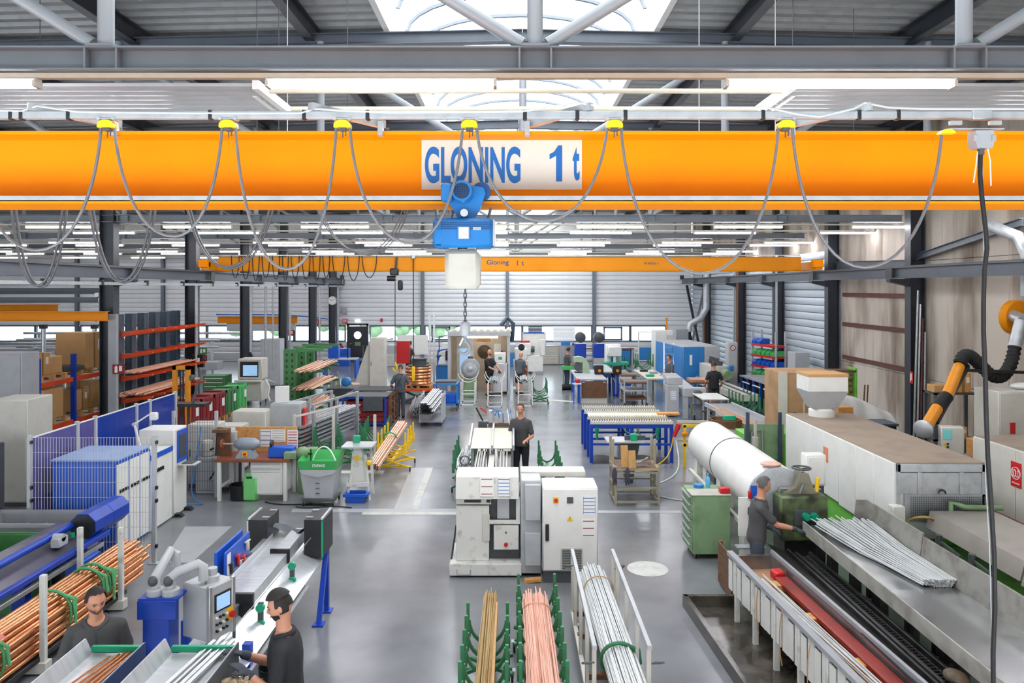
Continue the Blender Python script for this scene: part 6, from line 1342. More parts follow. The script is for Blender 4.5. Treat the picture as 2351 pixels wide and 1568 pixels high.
for z in (.5, .95): mk('beam', B().bx(-.3, .9, -.03, .03, z, z + .06), M_['yellow'], t); mk('beam', B().bx(-.3, .9, .5, .56, z, z + .06), M_['cream'], t)
for x in (-.25, .3, .85): mk('post', B().bx(x - .03, x + .03, -.03, .03, 0, 1.0), M_['yellow'], t); mk('clamp', B().box((x, -.05, .8), (.16, .1, .08), .02), M_['orange2'], t)
t = thing('hose_arm', 'yellow jointed extraction arm in the far right corner', 'extraction arm', (9.3, 38.5, 2.1)); mk('duct', B().tube([(.8, 0, 3.0), (.8, 0, 1.1), (.5, 0, .6), (-.05, 0, .3), (-.1, 0, -.1)], .17, 14), M_['galv'], t); mk('hose', B().tube([(-.1, 0, -.1), (-.05, 0, -.5), (-.35, 0, -.6), (-.6, 0, -.45)], .13, 12), M_['rubber'], t); mk('yellow_tube', B().cyl((-.6, 0, -.45), (-1.2, 0, -.1), .1), M_['bagp'], t); mk('bracket', B().bar((-1.2, 0, -.1), (-1.5, 0, -.25), .08), M_['black'], t)
for i, (y, x, m) in enumerate(((39.0, 10.05, 'rust'), (33.1, 10.0, 'rust'), (33.6, 10.0, 'galv'), (28.3, 10.02, 'galv'))): o = mk('wall_pipe', B().cyl((x, y - .25, .5), (x, y - .25, 5.5), .045), mat('copper_brown', '#8a5a3c', .5) if m == 'rust' else M_['galv']); tag(o, ['brown pipe on the farthest right column', 'brown pipe on the fourth right column', 'silver pipe on the fourth right column', 'silver conduit on the third right column'][i], 'pipe', 'pipes on the right columns')
box_('wall_box', 'white box on a stand against the blue cladding', 'box', (9.9, 25.6, 1.35), (.5, .7, .7), 'grey'); t = thing('box_stand', 'thin steel stand under the white wall box', 'stand', (9.9, 25.6, 0)); mk('board', B().bx(-.3, .35, -.6, .6, 1.3, 1.345), M_['dgrey'], t)
for x in (-.28, .32):
    for y in (-.55, .55): mk('leg', B().bx(x - .02, x + .02, y - .02, y + .02, 0, 1.3), M_['dgrey'], t)
# ================================================================ workbench group (left middle)
t = thing('grinding_bench', 'workbench with brown wooden top and white drawer unit', 'workbench', (-5.15, 15.1, 0))
mk('top', B().bx(-.78, .72, -.35, .4, .78, .84, .006), M_['bench'], t)
for x in (-.7, .62):
    for y in (-.3, .34): mk('leg', B().bx(x - .035, x + .035, y - .035, y + .035, 0, .78, .004), M_['white'], t)
du = mk('drawer_unit', B().bx(-.08, .56, -.3, .3, .12, .77, .006), M_['white'], t)
for z0, z1 in ((.67, .75), (.58, .66)): d_ = mk('drawer', B().bx(-.05, .53, -.32, -.3, z0, z1, .004), M_['white'], t); mk('drawer_pull', B().bx(-.04, .52, -.335, -.32, z1 - .02, z1 - .005), M_['alu'], d_)
d_ = mk('door', B().bx(-.05, .53, -.32, -.3, .15, .56, .004), M_['white'], t); mk('lock', B().cyl((.0, -.32, .42), (.0, -.33, .42), .012, n=8), M_['black'], d_)
mk('side_stretcher', B().bx(-.72, -.68, -.3, .3, .25, .29), M_['white'], t)
ob = thing('pin_board', 'chipboard backboard with paper notices behind the workbench', 'board', (-5.15, 15.62, 0)); mk('panel', B().bx(-.68, .62, -.02, .02, .8, 1.33, .004), M_['osb'], ob)
for x in (-.6, .55): mk('stand', B().bx(x - .03, x + .03, .02, .06, 0, 1.2), M_['dgrey'], ob)
sheet(ob, -.02 - .02, -.024, 1.1, .24, .36); sheet(ob, .23, -.024, 1.15, .3, .26, ink='grey2', lines=5); sheet(ob, .53, -.024, 1.08, .22, .38, ink='red', lines=6)
t = thing('bench_grinder', 'grey double ended polishing grinder on the workbench', 'grinder', (-5.35, 14.95, .84))
mk('pedestal', B().add([(-.2, -.12, 0), (.2, -.12, 0), (.2, .12, 0), (-.2, .12, 0), (-.11, -.08, .17), (.11, -.08, .17), (.11, .08, .17), (-.11, .08, .17)], [(0, 3, 2, 1), (4, 5, 6, 7), (0, 1, 5, 4), (1, 2, 6, 5), (2, 3, 7, 6), (3, 0, 4, 7)]), mat('hammer_grey', '#8f9aa3', .4, .1, '#7d8890', 8, .5), t)
mk('motor', B().lathe([(.05, -.26), (.09, -.2), (.12, -.15), (.125, 0), (.12, .15), (.09, .2), (.05, .26)], 22, (0, 0, .27), (1, 0, 0)), MATS['hammer_grey'], t)
mk('shaft', B().cyl((-.5, 0, .27), (.5, 0, .27), .018), M_['alu'], t); mk('red_disc', B().lathe([(.1, -.02), (.11, 0), (.1, .02)], 18, (-.5, 0, .27), (1, 0, 0)), M_['bench'], t); mk('white_disc', B().lathe([(.08, -.02), (.09, 0), (.08, .02)], 18, (.5, 0, .27), (1, 0, 0)), M_['dsteel'], t)
s_ = mk('switch_plate', B().bx(-.05, .05, -.125, -.105, .04, .14), M_['yellow'], t); mk('switch', B().cyl((0, -.125, .09), (0, -.15, .09), .03), M_['red'], s_)
mk('spark_hood', B().prism([(-.7, 0), (-.38, 0), (-.4, .55), (-.66, .58)], .12, .2).bx(-.68, -.4, -.05, .2, .5, .56), M_['woodd'], t)
box_('parts_bin', 'bright blue plastic bin on the workbench', 'bin', (-4.65, 15.0, .84), (.5, .26, .22), 'blueb', b=.02)
t = thing('bench_vice', 'olive grey bench vice at the right end of the workbench', 'vice', (-4.4, 14.85, .84)); mk('jaw', B().bx(-.15, .1, -.1, .1, 0, .14, .01), M_['greenw'], t); mk('body', B().ell((.2, 0, .12), (.14, .12, .12), 14, 8), M_['greenw'], t); mk('screw', B().cyl((.2, 0, .1), (.4, -.05, .1), .02).cyl((.38, -.05, -.1), (.38, -.05, .2), .012), M_['dsteel'], t)
o = mk('black_pot', B().lathe([(.2, .01), (.22, .3), (.2, .3), (.18, .03)], 22, (-5.48, 14.95, 0)), M_['black']); tag(o, 'black round pot on the floor under the workbench', 'pot')
t = thing('fluid_canister', 'light green plastic canister under the workbench', 'canister', (-5.22, 14.85, 0)); mk('body', B().bx(-.16, .14, -.1, .12, 0, .5, .04).bx(-.12, .12, -.06, .08, .48, .56, .02), mat('canister_green', '#78cf7a', .4, 0, '#63bd68', 4, .6), t); mk('grip_hole', B().bx(-.07, .04, -.105, -.09, .46, .5), M_['black'], t); mk('cap', B().cyl((.1, 0, .54), (.1, 0, .6), .03), M_['paper'], t)
t = thing('wash_bin', 'grey wheeled bin with bright green tub marked mewa', 'bin', (-3.78, 14.7, 0))
mk('body', B().add([(-.27, -.24, .14), (.27, -.24, .14), (.27, .24, .14), (-.27, .24, .14), (-.35, -.3, .72), (.35, -.3, .72), (.35, .3, .72), (-.35, .3, .72)], [(0, 3, 2, 1), (4, 5, 6, 7), (0, 1, 5, 4), (1, 2, 6, 5), (2, 3, 7, 6), (3, 0, 4, 7)]), M_['grey'], t)
mk('belt_rim', B().prism([(-.36, .72), (.36, .72), (.3, .64), (0, .58), (-.3, .64)], -.325, -.3), M_['grey'], t)
mk('green_tub', B().add([(-.35, -.31, .7), (.35, -.31, .7), (.35, .31, .7), (-.35, .31, .7), (-.38, -.35, .9), (.38, -.35, .9), (.38, .35, .98), (-.38, .35, .98), (-.32, -.28, .8), (.32, -.28, .8), (.32, .28, .8), (-.32, .28, .8)], [(0, 1, 5, 4), (1, 2, 6, 5), (2, 3, 7, 6), (3, 0, 4, 7), (4, 5, 9, 8), (5, 6, 10, 9), (6, 7, 11, 10), (7, 4, 8, 11), (8, 9, 10, 11)]), M_['greenp'], t)
text('lettering', 'mewa', M_['paper'], t, (.03, -.342, .81), (PI / 2 - .19, 0, 0), .24, .055); mk('hose', B().tube(bez((-.2, .1, .82), (-.1, .1, 1.15), (.1, .15, 1.2), (.3, -.1, .85), 10), .014, 6), M_['paper'], t)
for z in (.25, .35, .45): mk('scale_mark', B().bx(-.05, .03, -.262 - .0, -.25 - .04, z, z + .01), M_['dgrey'], t)
mk('trolley', B().bx(-.32, .32, -.28, .28, .09, .15, .01), M_['dgrey'], t)
for x in (-.29, .29):
    for y in (-.25, .25): caster(t, x, y, .042)
t = thing('belt_sander', 'worn white belt sander beside the green topped bin', 'machine', (-3.12, 15.0, 0)); mk('column', B().prism([(-.16, .3), (.16, .3), (.1, .95), (.05, 1.05), (-.05, 1.05), (-.1, .95)], -.08, .08), M_['white2'], t); mk('table', B().bx(-.3, .32, -.2, .35, 1.05, 1.08), M_['inox'], t); mk('stand', B().bar((-.2, -.15, 0), (-.12, -.1, .5), .05).bar((.25, -.15, 0), (.16, -.1, .9), .05).bx(-.2, .25, -.18, -.12, .28, .36), M_['white2'], t); mk('leg', B().bar((.25, .3, 0), (.2, .3, 1.05), .05), M_['white2'], t); mk('yellow_switch', B().box((.25, -.15, .75), (.1, .08, .1), .02), M_['yellow'], t); mk('tag_plate', B().bx(-.05, .05, -.09, -.08, .78, .88), M_['yellow'], t)
bin_('catch_tub', 'blue tub under the white belt sander', (-3.1, 14.78, 0), (.42, .25, .16), 'blueb')
o = mk('teal_block', B().box((-3.2, 15.25, 1.15), (.14, .1, .14), .01), M_['teal']); tag(o, 'small teal block on the sander table', 'block')
# yellow cart and green carts
cradle_cart('yellow cradle cart with leaning pink copper tubes', (-2.75, 17.6, 0), 4, .45, .62, .95, 'yellow', group='yellow cradle cart')
for k in range(14):
    o = mk('pink_copper_tube', B().tube([(0, -1.25, 0), (0, 1.05, 0)], .022, 8, cap=False), M_['copperL'], loc=(-2.95 + (k % 5) * .05, 17.3, .62 + (k // 5) * .045), rot=(.24, 0, -.14)); tag(o, 'pink copper tube in the yellow cradle cart', 'tube', 'copper tubes in the yellow cart')
o = wrap('strap', (-2.88, 17.5, .72), (.14, 1, .24), .16, .13, .02, M_['gstrap']); tag(o, 'green strap round the tubes in the yellow cart', 'strap')
for i, (x, y, n, r) in enumerate(((-3.9, 18.0, 5, .3), (-4.6, 18.4, 4, .2), (-3.5, 19.2, 4, .1))): cradle_cart(['right', 'left', 'rear'][i] + ' empty green cradle cart behind the green topped bin', (x, y, 0), n, .35, .55, .85, 'gcart', r)
t = thing('post_barrier', 'white post frame rail beside the empty green carts', 'frame', (-3.7, 17.0, 0))
for x in (-1.3, -.4, .55): mk('post', B().bx(x - .03, x + .03, -.03, .03, 0, 1.35), M_['offw'], t)
mk('floor_rail', B().bx(-.4, .75, -.12, .12, 0, .04), M_['offw'], t); mk('top_rail', B().bar((-1.3, 0, 1.3), (-.4, .6, 1.45), .04), M_['offw'], t)
# profile rack
t = thing('profile_rack', 'galvanised rack full of aluminium profiles behind the bin', 'rack', (-5.0, 19.6, 0), -.25)
for y in (-1.2, 0, 1.2):
    for s in (-1, 1): mk('post', B().bx(s * .4 - .035, s * .4 + .035, y - .035, y + .035, 0, 1.35, .004), M_['galv'], t)
    mk('arm', B().bx(-.4, .4, y - .03, y + .03, .3, .36), M_['galv'], t)
for s in (-1, 1): mk('handrail', B().bx(s * .4 - .03, s * .4 + .03, -1.25, 1.25, 1.33, 1.38), M_['galv'], t)
for r in range(6):
    for c in range(5): o = mk('profile_bar', B().bx(-.05, .05, -1.6, 1.6, 0, .045), M_['alu'], loc=(-5.27 + c * .13 + .0, 19.45 + random.uniform(-.1, .1), .37 + r * .1), rot=(.02, 0, -.25)); tag(o, 'aluminium profile lying in the galvanised rack', 'profile', 'profiles in the galvanised rack')
cabinet('switch_cabinet', 'grey cabinet with a red side strip behind the chipboard', (-5.55, 18.4, 0), (.75, .55, 1.42), 'grey'); box_('lid_screen', 'tilted white screen on top of the grey cabinet', 'screen', (-5.68, 18.3, 1.42), (.34, .05, .42), 'white', .15); box_('red_strip', 'red strip panel at the side of the grey cabinet', 'panel', (-5.12, 18.35, .2), (.06, .3, 1.1), 'red')
cabinet('switch_cabinet', 'beige cabinet with recessed door left of the small white machine', (-6.3, 18.0, 0), (.8, .55, 1.3), 'offw')
t = thing('small_machine', 'small white machine with yellow number plate', 'machine', (-5.95, 19.3, 0)); mk('body', frus(B(), .35, .0, .25, 1.1), M_['offw'], t); mk('plate', B().bx(-.05, .1, -.26, -.24, .95, 1.05), M_['yellow'], t); mk('orange_cap', B().cyl((-.1, 0, 1.1), (-.1, 0, 1.25), .05), M_['orange2'], t)
# tall black jib post
t = thing('jib_stand', 'slim dark stand with black foot tray before the red containers', 'stand', (-7.6, 17.4, 0)); mk('post', B().bx(-.03, .03, -.03, .03, 0, 1.55), M_['rust'], t); mk('tray', B().bx(-.45, .45, -.2, .2, 1.5, 1.56), M_['black'], t); mk('tool', B().bar((.1, 0, 1.56), (.25, 0, 2.1), .05).box((.08, 0, 2.15), (.12, .1, .14), .03), M_['dgrey'], t)
# green cantilever rack with copper
t = thing('cantilever_rack', 'green perforated cantilever rack with pale copper bundles', 'rack', (-6.75, 22.6, 0))
for k in range(3):
    y = k * 1.0; u_ = mk('upright', B().bx(-.2, .18, y - .08, y + .08, 0, 2.4, .006), M_['green'], t)
    hb_ = B()
    for j in range(12): hb_.box((-.1, y - .082, .25 + j * .18), (.05, .006, .08)).box((.07, y - .082, .25 + j * .18), (.05, .006, .08))
    mk('hole_row', hb_, M_['black'], u_)
    for z in (.55, 1.15, 1.65, 2.3): mk('arm', B().prism([(.18, z), (.18, z + .14), (1.0, z + .1), (1.0, z + .04)], y - .04, y + .04), M_['green'], t)
mk('base', B().bx(-.2, 1.1, -.1, 2.1, 0, .1), M_['green'], t)
for z, n in ((.68, 10), (1.28, 14), (1.8, 16)):
    for k in range(n):
        o = mk('copper_pipe', B().tube([(0, -1.3, 0), (0, 1.6, 0)], .02, 7), M_['copperL'], loc=(-6.35 + (k % 8) * .075, 22.9 + random.uniform(-.25, .25), z + .02 + (k // 8) * .045), rot=(0, 0, random.uniform(-.03, .03))); tag(o, 'pale copper pipe lying on the green cantilever rack', 'pipe', 'copper pipes on the green rack')
# red crates on a blue frame, with black sheets
t = thing('sheet_table', 'blue framed table with black sheets over red crates', 'table', (-4.5, 23.3, 0))
for x in (-.68, .62):
    for y in (-.6, 1.5): mk('leg', B().bx(x - .03, x + .03, y - .03, y + .03, 0, .92), M_['blue'], t)
mk('frame', B().bx(-.7, .65, -.62, -.56, .86, .92).bx(-.7, .65, -.62, -.56, .08, .13).bx(-.7, -.64, -.6, 1.5, .86, .92), M_['blue'], t)
mk('sheet', B().bx(-.72, .68, -.65, .4, .92, .94), M_['dgrey'], t); mk('sheet', B().bx(-.6, .75, .45, 1.6, .95, .97), M_['black'], t); mk('hanging_sheet', B().bx(-.05, .55, -.68, -.65, .5, .93), M_['dgrey'], t)
for k in range(4): mk('crate_board', B().bx(-.6, .58, -.54, -.5, .14 + k * .16, .28 + k * .16, .006), M_['dred'], t)
mk('crate', B().bx(-.6, .58, -.5, 1.4, .12, .78), M_['dred'], t)
t = thing('mesh_container', 'dark mesh sided container right of the blue framed table', 'container', (-3.75, 23.4, 0))
for y in (-.6, 0, .6, 1.2): mk('post', B().bx(-.04, .04, y - .03, y + .03, 0, 1.0), M_['woodd'], t)
for z in (.1, .3, .5, .7, .9): mk('rail', B().bx(-.02, .02, -.6, 1.2, z, z + .03), M_['rust'], t)
# trolleys and coils
t = thing('tube_trolley', 'grey upright post trolley with a bundle of steel tubes', 'trolley', (-2.5, 23.3, 0)); mk('deck', B().bx(-.36, .36, -.5, .6, .12, .17), M_['grey2'], t)
for s in (-1, 1):
    for y in (-.48, 0, .55): mk('post', B().bx(s * .34 - .025, s * .34 + .025, y - .025, y + .025, .12, .95), M_['grey'], t)
    mk('side_rail', B().bx(s * .34 - .02, s * .34 + .02, -.5, .57, .85, .89), M_['grey'], t); caster(t, s * .3, -.4, .055); caster(t, s * .3, .45, .055)
for r in range(7):
    for c in range(7 - r // 2): o = mk('steel_tube', B().tube([(0, -.9, 0), (0, 1.5, 0)], .026, 8, cap=False).tube([(0, -.9, 0), (0, 1.5, 0)], .02, 8, cap=False), M_['alu'], loc=(-2.72 + c * .06 + (r % 2) * .03, 23.3, .5 + r * .05), rot=(.05, 0, -.06)); tag(o, 'steel tube in the bundle on the grey post trolley', 'tube', 'steel tubes on the post trolley')
mk('trolley_cradle', B().bx(-.34, .34, -.35, -.3, .38, .44).bx(-.34, .34, .35, .4, .4, .46), M_['grey'], t)
t = thing('blue_cart', 'blue two level cart with boxes and a metal plate on top', 'cart', (-2.3, 26.0, 0)); mk('top', B().bx(-.42, .42, -.45, .5, .9, .95), M_['blue3'], t); mk('lower', B().bx(-.42, .42, -.45, .5, .2, .28), M_['blue3'], t)
for x in (-.4, .4):
    for y in (-.42, .47): mk('post', B().bx(x - .03, x + .03, y - .03, y + .03, .15, .92), M_['blue3'], t)
    caster(t, x, -.38, .075); caster(t, x, .4, .075)
mk('blue_box', B().bx(-.3, .38, -.4, .3, .28, .6, .02), M_['blueb'], t); mk('plate', B().bx(-.36, .36, -.3, .35, .95, 1.02), M_['dgrey'], t)
for i, (x, y, lab) in enumerate(((-3.2, 24.9, 'dark ended rod bundle lying on the floor behind the post trolley'),)): bundle('rod_bundle', lab, 'rods', (x, 26.0, .35), (x + .15, 24.0, .3), .28, .2, 90, .014, M_['galv'])
t = thing('lift_table', 'orange red lift table under the copper coils', 'lift table', (-3.5, 27.6, 0)); mk('platform', B().bx(-.7, .7, -.5, .6, .48, .55), M_['rorange'], t); mk('scissor', B().bar((-.5, -.3, .05), (.5, -.3, .48), .07).bar((-.5, -.3, .48), (.5, -.3, .05), .07), M_['dgrey'], t); mk('base', B().bx(-.6, .6, -.45, .5, 0, .08), M_['dgrey'], t)
def pallet(label, loc, d=(1.0, .8), rz=0, cat='pallet', group='wooden pallets'):
    t = thing('wooden_pallet', label, cat, loc, rz, group); w_, dp = d
    for k in range(5): mk('top_board', B().bx(-w_ / 2, w_ / 2, -dp / 2 + k * (dp - .1) / 4, -dp / 2 + k * (dp - .1) / 4 + .1, .12, .144), M_['wood'], t)
    for x in (-w_ / 2 + .06, 0, w_ / 2 - .06):
        for y in (-dp / 2 + .06, 0, dp / 2 - .06): mk('block', B().box((x, y, .071), (.11, .11, .095)), M_['wood'], t)
    for y in (-dp / 2 + .06, 0, dp / 2 - .06): mk('bottom_board', B().bx(-w_ / 2, w_ / 2, y - .05, y + .05, 0, .024), M_['wood'], t)
    return t
pallet('wooden pallet on the orange red lift table under the coils', (-3.45, 27.6, .55), (1.05, .85))
for k in range(3):
    o = mk('copper_coil', B().lathe([(.3, 0), (.48 - .0, .01), (.5, .06), (.47, .11), (.5, .17), (.48, .21), (.3, .22)], 30, (-3.5, 27.6, .695 + k * .225)), M_['copper']); tag(o, ['lowest', 'middle', 'top'][k] + ' coil of copper strip stacked on the pallet', 'coil', 'stacked copper coils')
o = mk('coil_spool', B().lathe([(.42, 0), (.42, .02), (.26, .02), (.26, .24), (.32, .25), (.32, .27), (.0, .27)], 28, (-3.45, 27.6, 1.375)), M_['dgrey']); tag(o, 'dark wire spool on a disc on top of the copper coils', 'spool')
o = mk('copper_coil', B().lathe([(.25, 0), (.5, .0), (.52, .1), (.5, .25), (.25, .26)], 28, (-6.3, 28.2, .36)), M_['copperL']); tag(o, 'single copper coil with green bands left of the beige cabinet', 'coil')
for k in range(3): o = wrap('coil_band', (-6.3 + .4 * math.cos(4.0 + k * .7), 28.2 + .4 * math.sin(4.0 + k * .7), .49), (math.sin(4 + k * .7), -math.cos(4 + k * .7), 0), .14, .15, .02, M_['gstrap']); tag(o, 'green band tied round the single copper coil', 'band', 'green bands on the coil')
t = thing('coil_stand', 'blue hose draped stand carrying the single copper coil', 'stand', (-6.3, 28.2, 0)); mk('table', B().bx(-.55, .55, -.45, .45, .3, .36), M_['galv'], t); mk('leg', B().bx(-.5, -.42, -.4, .4, 0, .3), M_['blueb'], t); mk('leg', B().bx(.42, .5, -.4, .4, 0, .3), M_['blueb'], t)
cabinet('machine_column', 'tall beige machine cabinet with black plate in the middle left', (-5.45, 30.2, 0), (.62, .6, 2.25), 'offw'); t = thing('machine_wing', 'sloped beige side housing of the tall cabinet', 'machine', (-5.95, 30.3, 0)); mk('wing', B().prism([(-.5, .2), (.15, .2), (.15, 1.9), (.05, 1.9)], -.2, .2), M_['offw'], t)
t = thing('profile_machine', 'low dark machine with blue motor in the middle left', 'machine', (-6.0, 26.3, 0)); mk('bed', B().bx(-.5, .8, -.4, .6, .3, .75, .02), M_['dgrey'], t); mk('motor', B().lathe([(.12, 0), (.16, .03), (.16, .3), (.12, .33)], 18, (.2, -.2, .98), (0, -1, 0)), M_['blue3'], t)
for k in range(6): mk('spindle', B().cyl((-.45 + .08 * k, .1 * (k % 2), .75), (-.45 + .08 * k, .1 * (k % 2), 1.3 - .08 * (k % 3)), .025), M_['galv'], t)
for x in (-.4, .7): mk('leg', B().bx(x - .06, x + .06, -.3, .5, 0, .3), M_['dgrey'], t)
box_('red_board', 'bright red panel behind the beige machine cabinet', 'panel', (-4.85, 33.0, .9), (.6, .1, 1.0), 'red'); t = thing('white_board', 'white board with small notes standing before the windows', 'board', (-4.9, 36.5, 0)); mk('panel', B().bx(-.75, .75, -.02, .02, 1.0, 1.95), M_['paper'], t); mk('stand', B().bx(-.7, -.64, 0, .05, 0, 1.0).bx(.64, .7, 0, .05, 0, 1.0), M_['grey'], t)
box_('green_chest', 'green machine chest beside the man at the coils', 'machine', (-4.1, 33.5, 0), (.8, .5, 1.05), 'green')
t = thing('mast', 'tall silver twin mast rising beside the copper coils', 'mast', (-3.2, 29.6, 0)); mk('profile', B().bx(-.12, -.05, -.05, .05, 0, 3.15).bx(.05, .12, -.05, .05, 0, 3.2), M_['alu'], t); mk('foot', B().bx(-.3, .3, -.3, .3, 0, .06), M_['dgrey'], t); mk('crosshead', B().bx(-.2, .2, -.08, .08, 1.3, 1.45), M_['grey'], t)
for i, (x, y, h) in enumerate(((-2.2, 33.0, 1.5), (-1.9, 36.0, 1.7), (-3.0, 34.5, 1.35))):
    t = thing('assembly_machine', ['nearest', 'farthest', 'middle'][i] + ' blue and black assembly machine left of the booth', 'machine', (x, y, 0)); mk('base', B().bx(-.5, .5, -.4, .4, 0, .7, .02), M_['blue3'], t); mk('plate', B().prism([(-.5, .75), (.4, 1.0), (.4, 1.03), (-.5, .78)], -.4, .5, 'X'), M_['alu'], t); mk('head', B().bx(-.1, .35, -.1, .3, .9, h, .03), M_['black'], t); mk('frame', B().tube([(-.45, 0, .7), (-.45, 0, h), (.2, 0, h + .1)], .04, 6), M_['blueb'], t); mk('knob', B().ell((.1, -.42, .8), .06, 8, 6), M_['orange2'], t)
# booth with lamp
t = thing('grinding_booth', 'open fronted sheet steel booth with lamp and brown fan disc', 'booth', (-1.32, 30.5, 0))
for x in (-1.2, 1.18): mk('corner_post', B().bx(x - .06, x + .06, -.8, -.68, 0, 2.5), M_['grey'], t)
mk('back_wall', B().bx(-1.2, 1.2, 1.0, 1.05, 0, 2.45), mat('warm_sheet', '#b9a993', .4, .3, '#98856a', 2, .7), t); mk('side_wall', B().bx(-1.22, -1.18, -.7, 1.0, 0, 2.45), MATS['warm_sheet'], t); mk('side_wall', B().bx(1.18, 1.22, -.7, 1.0, 0, 2.45), MATS['warm_sheet'], t)
mk('roof', B().bx(-1.26, 1.26, -.82, 1.06, 2.45, 2.52), M_['grey'], t)
for k in range(9): mk('roof_ridge', B().prism([(-1.1 + k * .27, 2.52), (-1.02 + k * .27, 2.6), (-.94 + k * .27, 2.6), (-.86 + k * .27, 2.52)], -.8, 1.0), M_['cream'], t)
mk('lintel', B().bx(-1.24, 1.22, -.84, -.78, 2.34, 2.48), M_['grey'], t)
mk('lamp_tube', B().cyl((-.6, -.6, 2.28), (.75, -.6, 2.28), .04), mat('booth_lamp', '#fff6ee', .4, 0, emit=28.), t)
mk('fan_disc', B().lathe([(.28, 0), (.3, -.03), (.1, -.06), (.03, -.1)], 24, (.15, .99, 1.55), (0, 1, 0)), mat('brown_disc', '#5b4a36', .6, .3, '#3c3124', 6, .8), t)
mk('orange_note', B().bx(-.2, .4, .98, 1.0, 1.98, 2.2), M_['osb'], t); d_ = mk('door', B().bx(-1.05, -.3, .96, 1.0, .1, 2.2, .02), M_['offw'], t); mk('door_window', B().bx(-.9, -.45, .95, .96, .7, 1.7), M_['screen'], d_)  # door window glows by the emissive screen material, no lamp behind it
mk('red_note', B().bx(.85, .93, .97, 1.0, 1.4, 1.6), M_['red'], t); mk('white_note', B().bx(.55, .85, .97, 1.0, 1.45, 1.9), M_['paper'], t)
o = mk('exhaust_hose', B().tube([(.0, 31.6, 2.0), (.05, 31.5, 2.75), (-.2, 31.5, 3.0), (-.45, 31.3, 2.7)], .09, 10), M_['slate']); tag(o, 'dark blue exhaust hose arching over the booth roof', 'hose')
t = thing('disc_grinder', 'round grey green disc grinder left of the black shirted man', 'machine', (-1.62, 28.9, 0)); mk('housing', B().lathe([(.34, 0), (.37, .03), (.37, .22), (.3, .26)], 28, (0, .1, 1.15), (0, -1, 0)), M_['grey2'], t); mk('disc', B().lathe([(.26, 0), (.26, .02), (.1, .03), (.1, .06), (.04, .08)], 24, (0, -.15, 1.12), (0, -1, 0)), M_['galv'], t); mk('pedestal', B().bx(-.25, .25, -.05, .3, 0, .85, .02), M_['greenw'], t); mk('crown', B().bx(-.1, .1, -.1, .1, 1.5, 1.6), M_['dgrey'], t)
t = thing('buffing_machine', 'steel buffing machine with white head in front of the booth man', 'machine', (-.45, 30.0, 0)); mk('body', B().bx(-.35, .3, -.3, .3, .1, 1.25, .02), M_['inox'], t); mk('head', B().bx(-.25, .2, -.25, .2, 1.25, 1.65, .02), M_['white'], t); mk('port', B().cyl((-.05, -.3, .9), (-.05, -.36, .9), .07), M_['dgrey'], t); mk('emblem', B().box((-.02, -.26, 1.45), (.14, .02, .1)), M_['teal'], t)
t = thing('buffing_machine', 'second white buffing machine right of the booth', 'machine', (.35, 31.6, 0)); mk('body', B().bx(-.3, .35, -.3, .3, .1, 1.2, .02), M_['offw'], t); mk('head', B().bx(-.25, .3, -.25, .25, 1.2, 1.7, .04), M_['white'], t); mk('wheel', B().cyl((.05, -.25, 1.75), (.05, -.1, 1.75), .14), M_['black'], t); mk('emblem', B().box((.02, -.26, 1.4), (.14, .02, .1)), M_['teal'], t); mk('apron', B().bx(-.2, .3, -.32, -.3, .5, 1.0), M_['woodd'], t)
def rodstand(label, loc, rods=True, d=.9):
    t = thing('rod_stand', label, 'stand', loc, 0, 'white rod stands')
    for x in (-.25, .25):
        for y in (-.3, d - .3): mk('leg', B().bx(x - .02, x + .02, y - .02, y + .02, 0, .85), M_['paper'], t)
    for y in (-.3, d - .3): mk('foot_bar', B().bx(-.27, .27, y - .02, y + .02, .0, .03).bx(-.27, .27, y - .02, y + .02, .4, .43), M_['paper'], t); mk('horn', B().tube(arc((0, y, 1.2), .36, PI * 1.02, PI * 1.98, 14), .015, 6), M_['paper'], t)
    if rods: bundle('rod_bundle', 'grey rods lying in the ' + label, 'rods', (loc[0], loc[1] - .5, .92), (loc[0], loc[1] + .9, .92), .2, .07, 60, .012, M_['galv'])
rodstand('left white rod stand before the disc grinder', (-1.6, 27.2, 0), False); rodstand('middle white rod stand before the black shirted man', (-.62, 26.8, 0)); rodstand('right white rod stand before the grey shirted bald man', (.48, 27.0, 0))
cradle_cart('dark green cradle cart with white cover right of the rod stands', (1.02, 27.3, 0), 3, .5, .5, .9, 'gcart')
cradle_cart('far green cradle cart with white cover by the blue curtain', (6.2, 35.0, 0), 3, .6, .7, 1.2, 'gcart'); cradle_cart('far green cradle cart left of the one by the curtain', (5.2, 34.6, 0), 3, .6, .6, 1.1, 'gcart', .4)
t = thing('hand_cart', 'small green hand cart beside the far bench', 'cart', (2.3, 31.0, 0)); mk('tray', B().bx(-.2, .25, -.2, .2, .85, 1.0), M_['greenp'], t); mk('frame', B().bar((-.15, 0, .1), (-.15, 0, .85), .04).bar((.2, 0, .1), (.2, 0, .85), .04), M_['teal'], t); mk('wheel', B().cyl((-.2, 0, .12), (.25, 0, .12), .12), M_['rubber'], t)
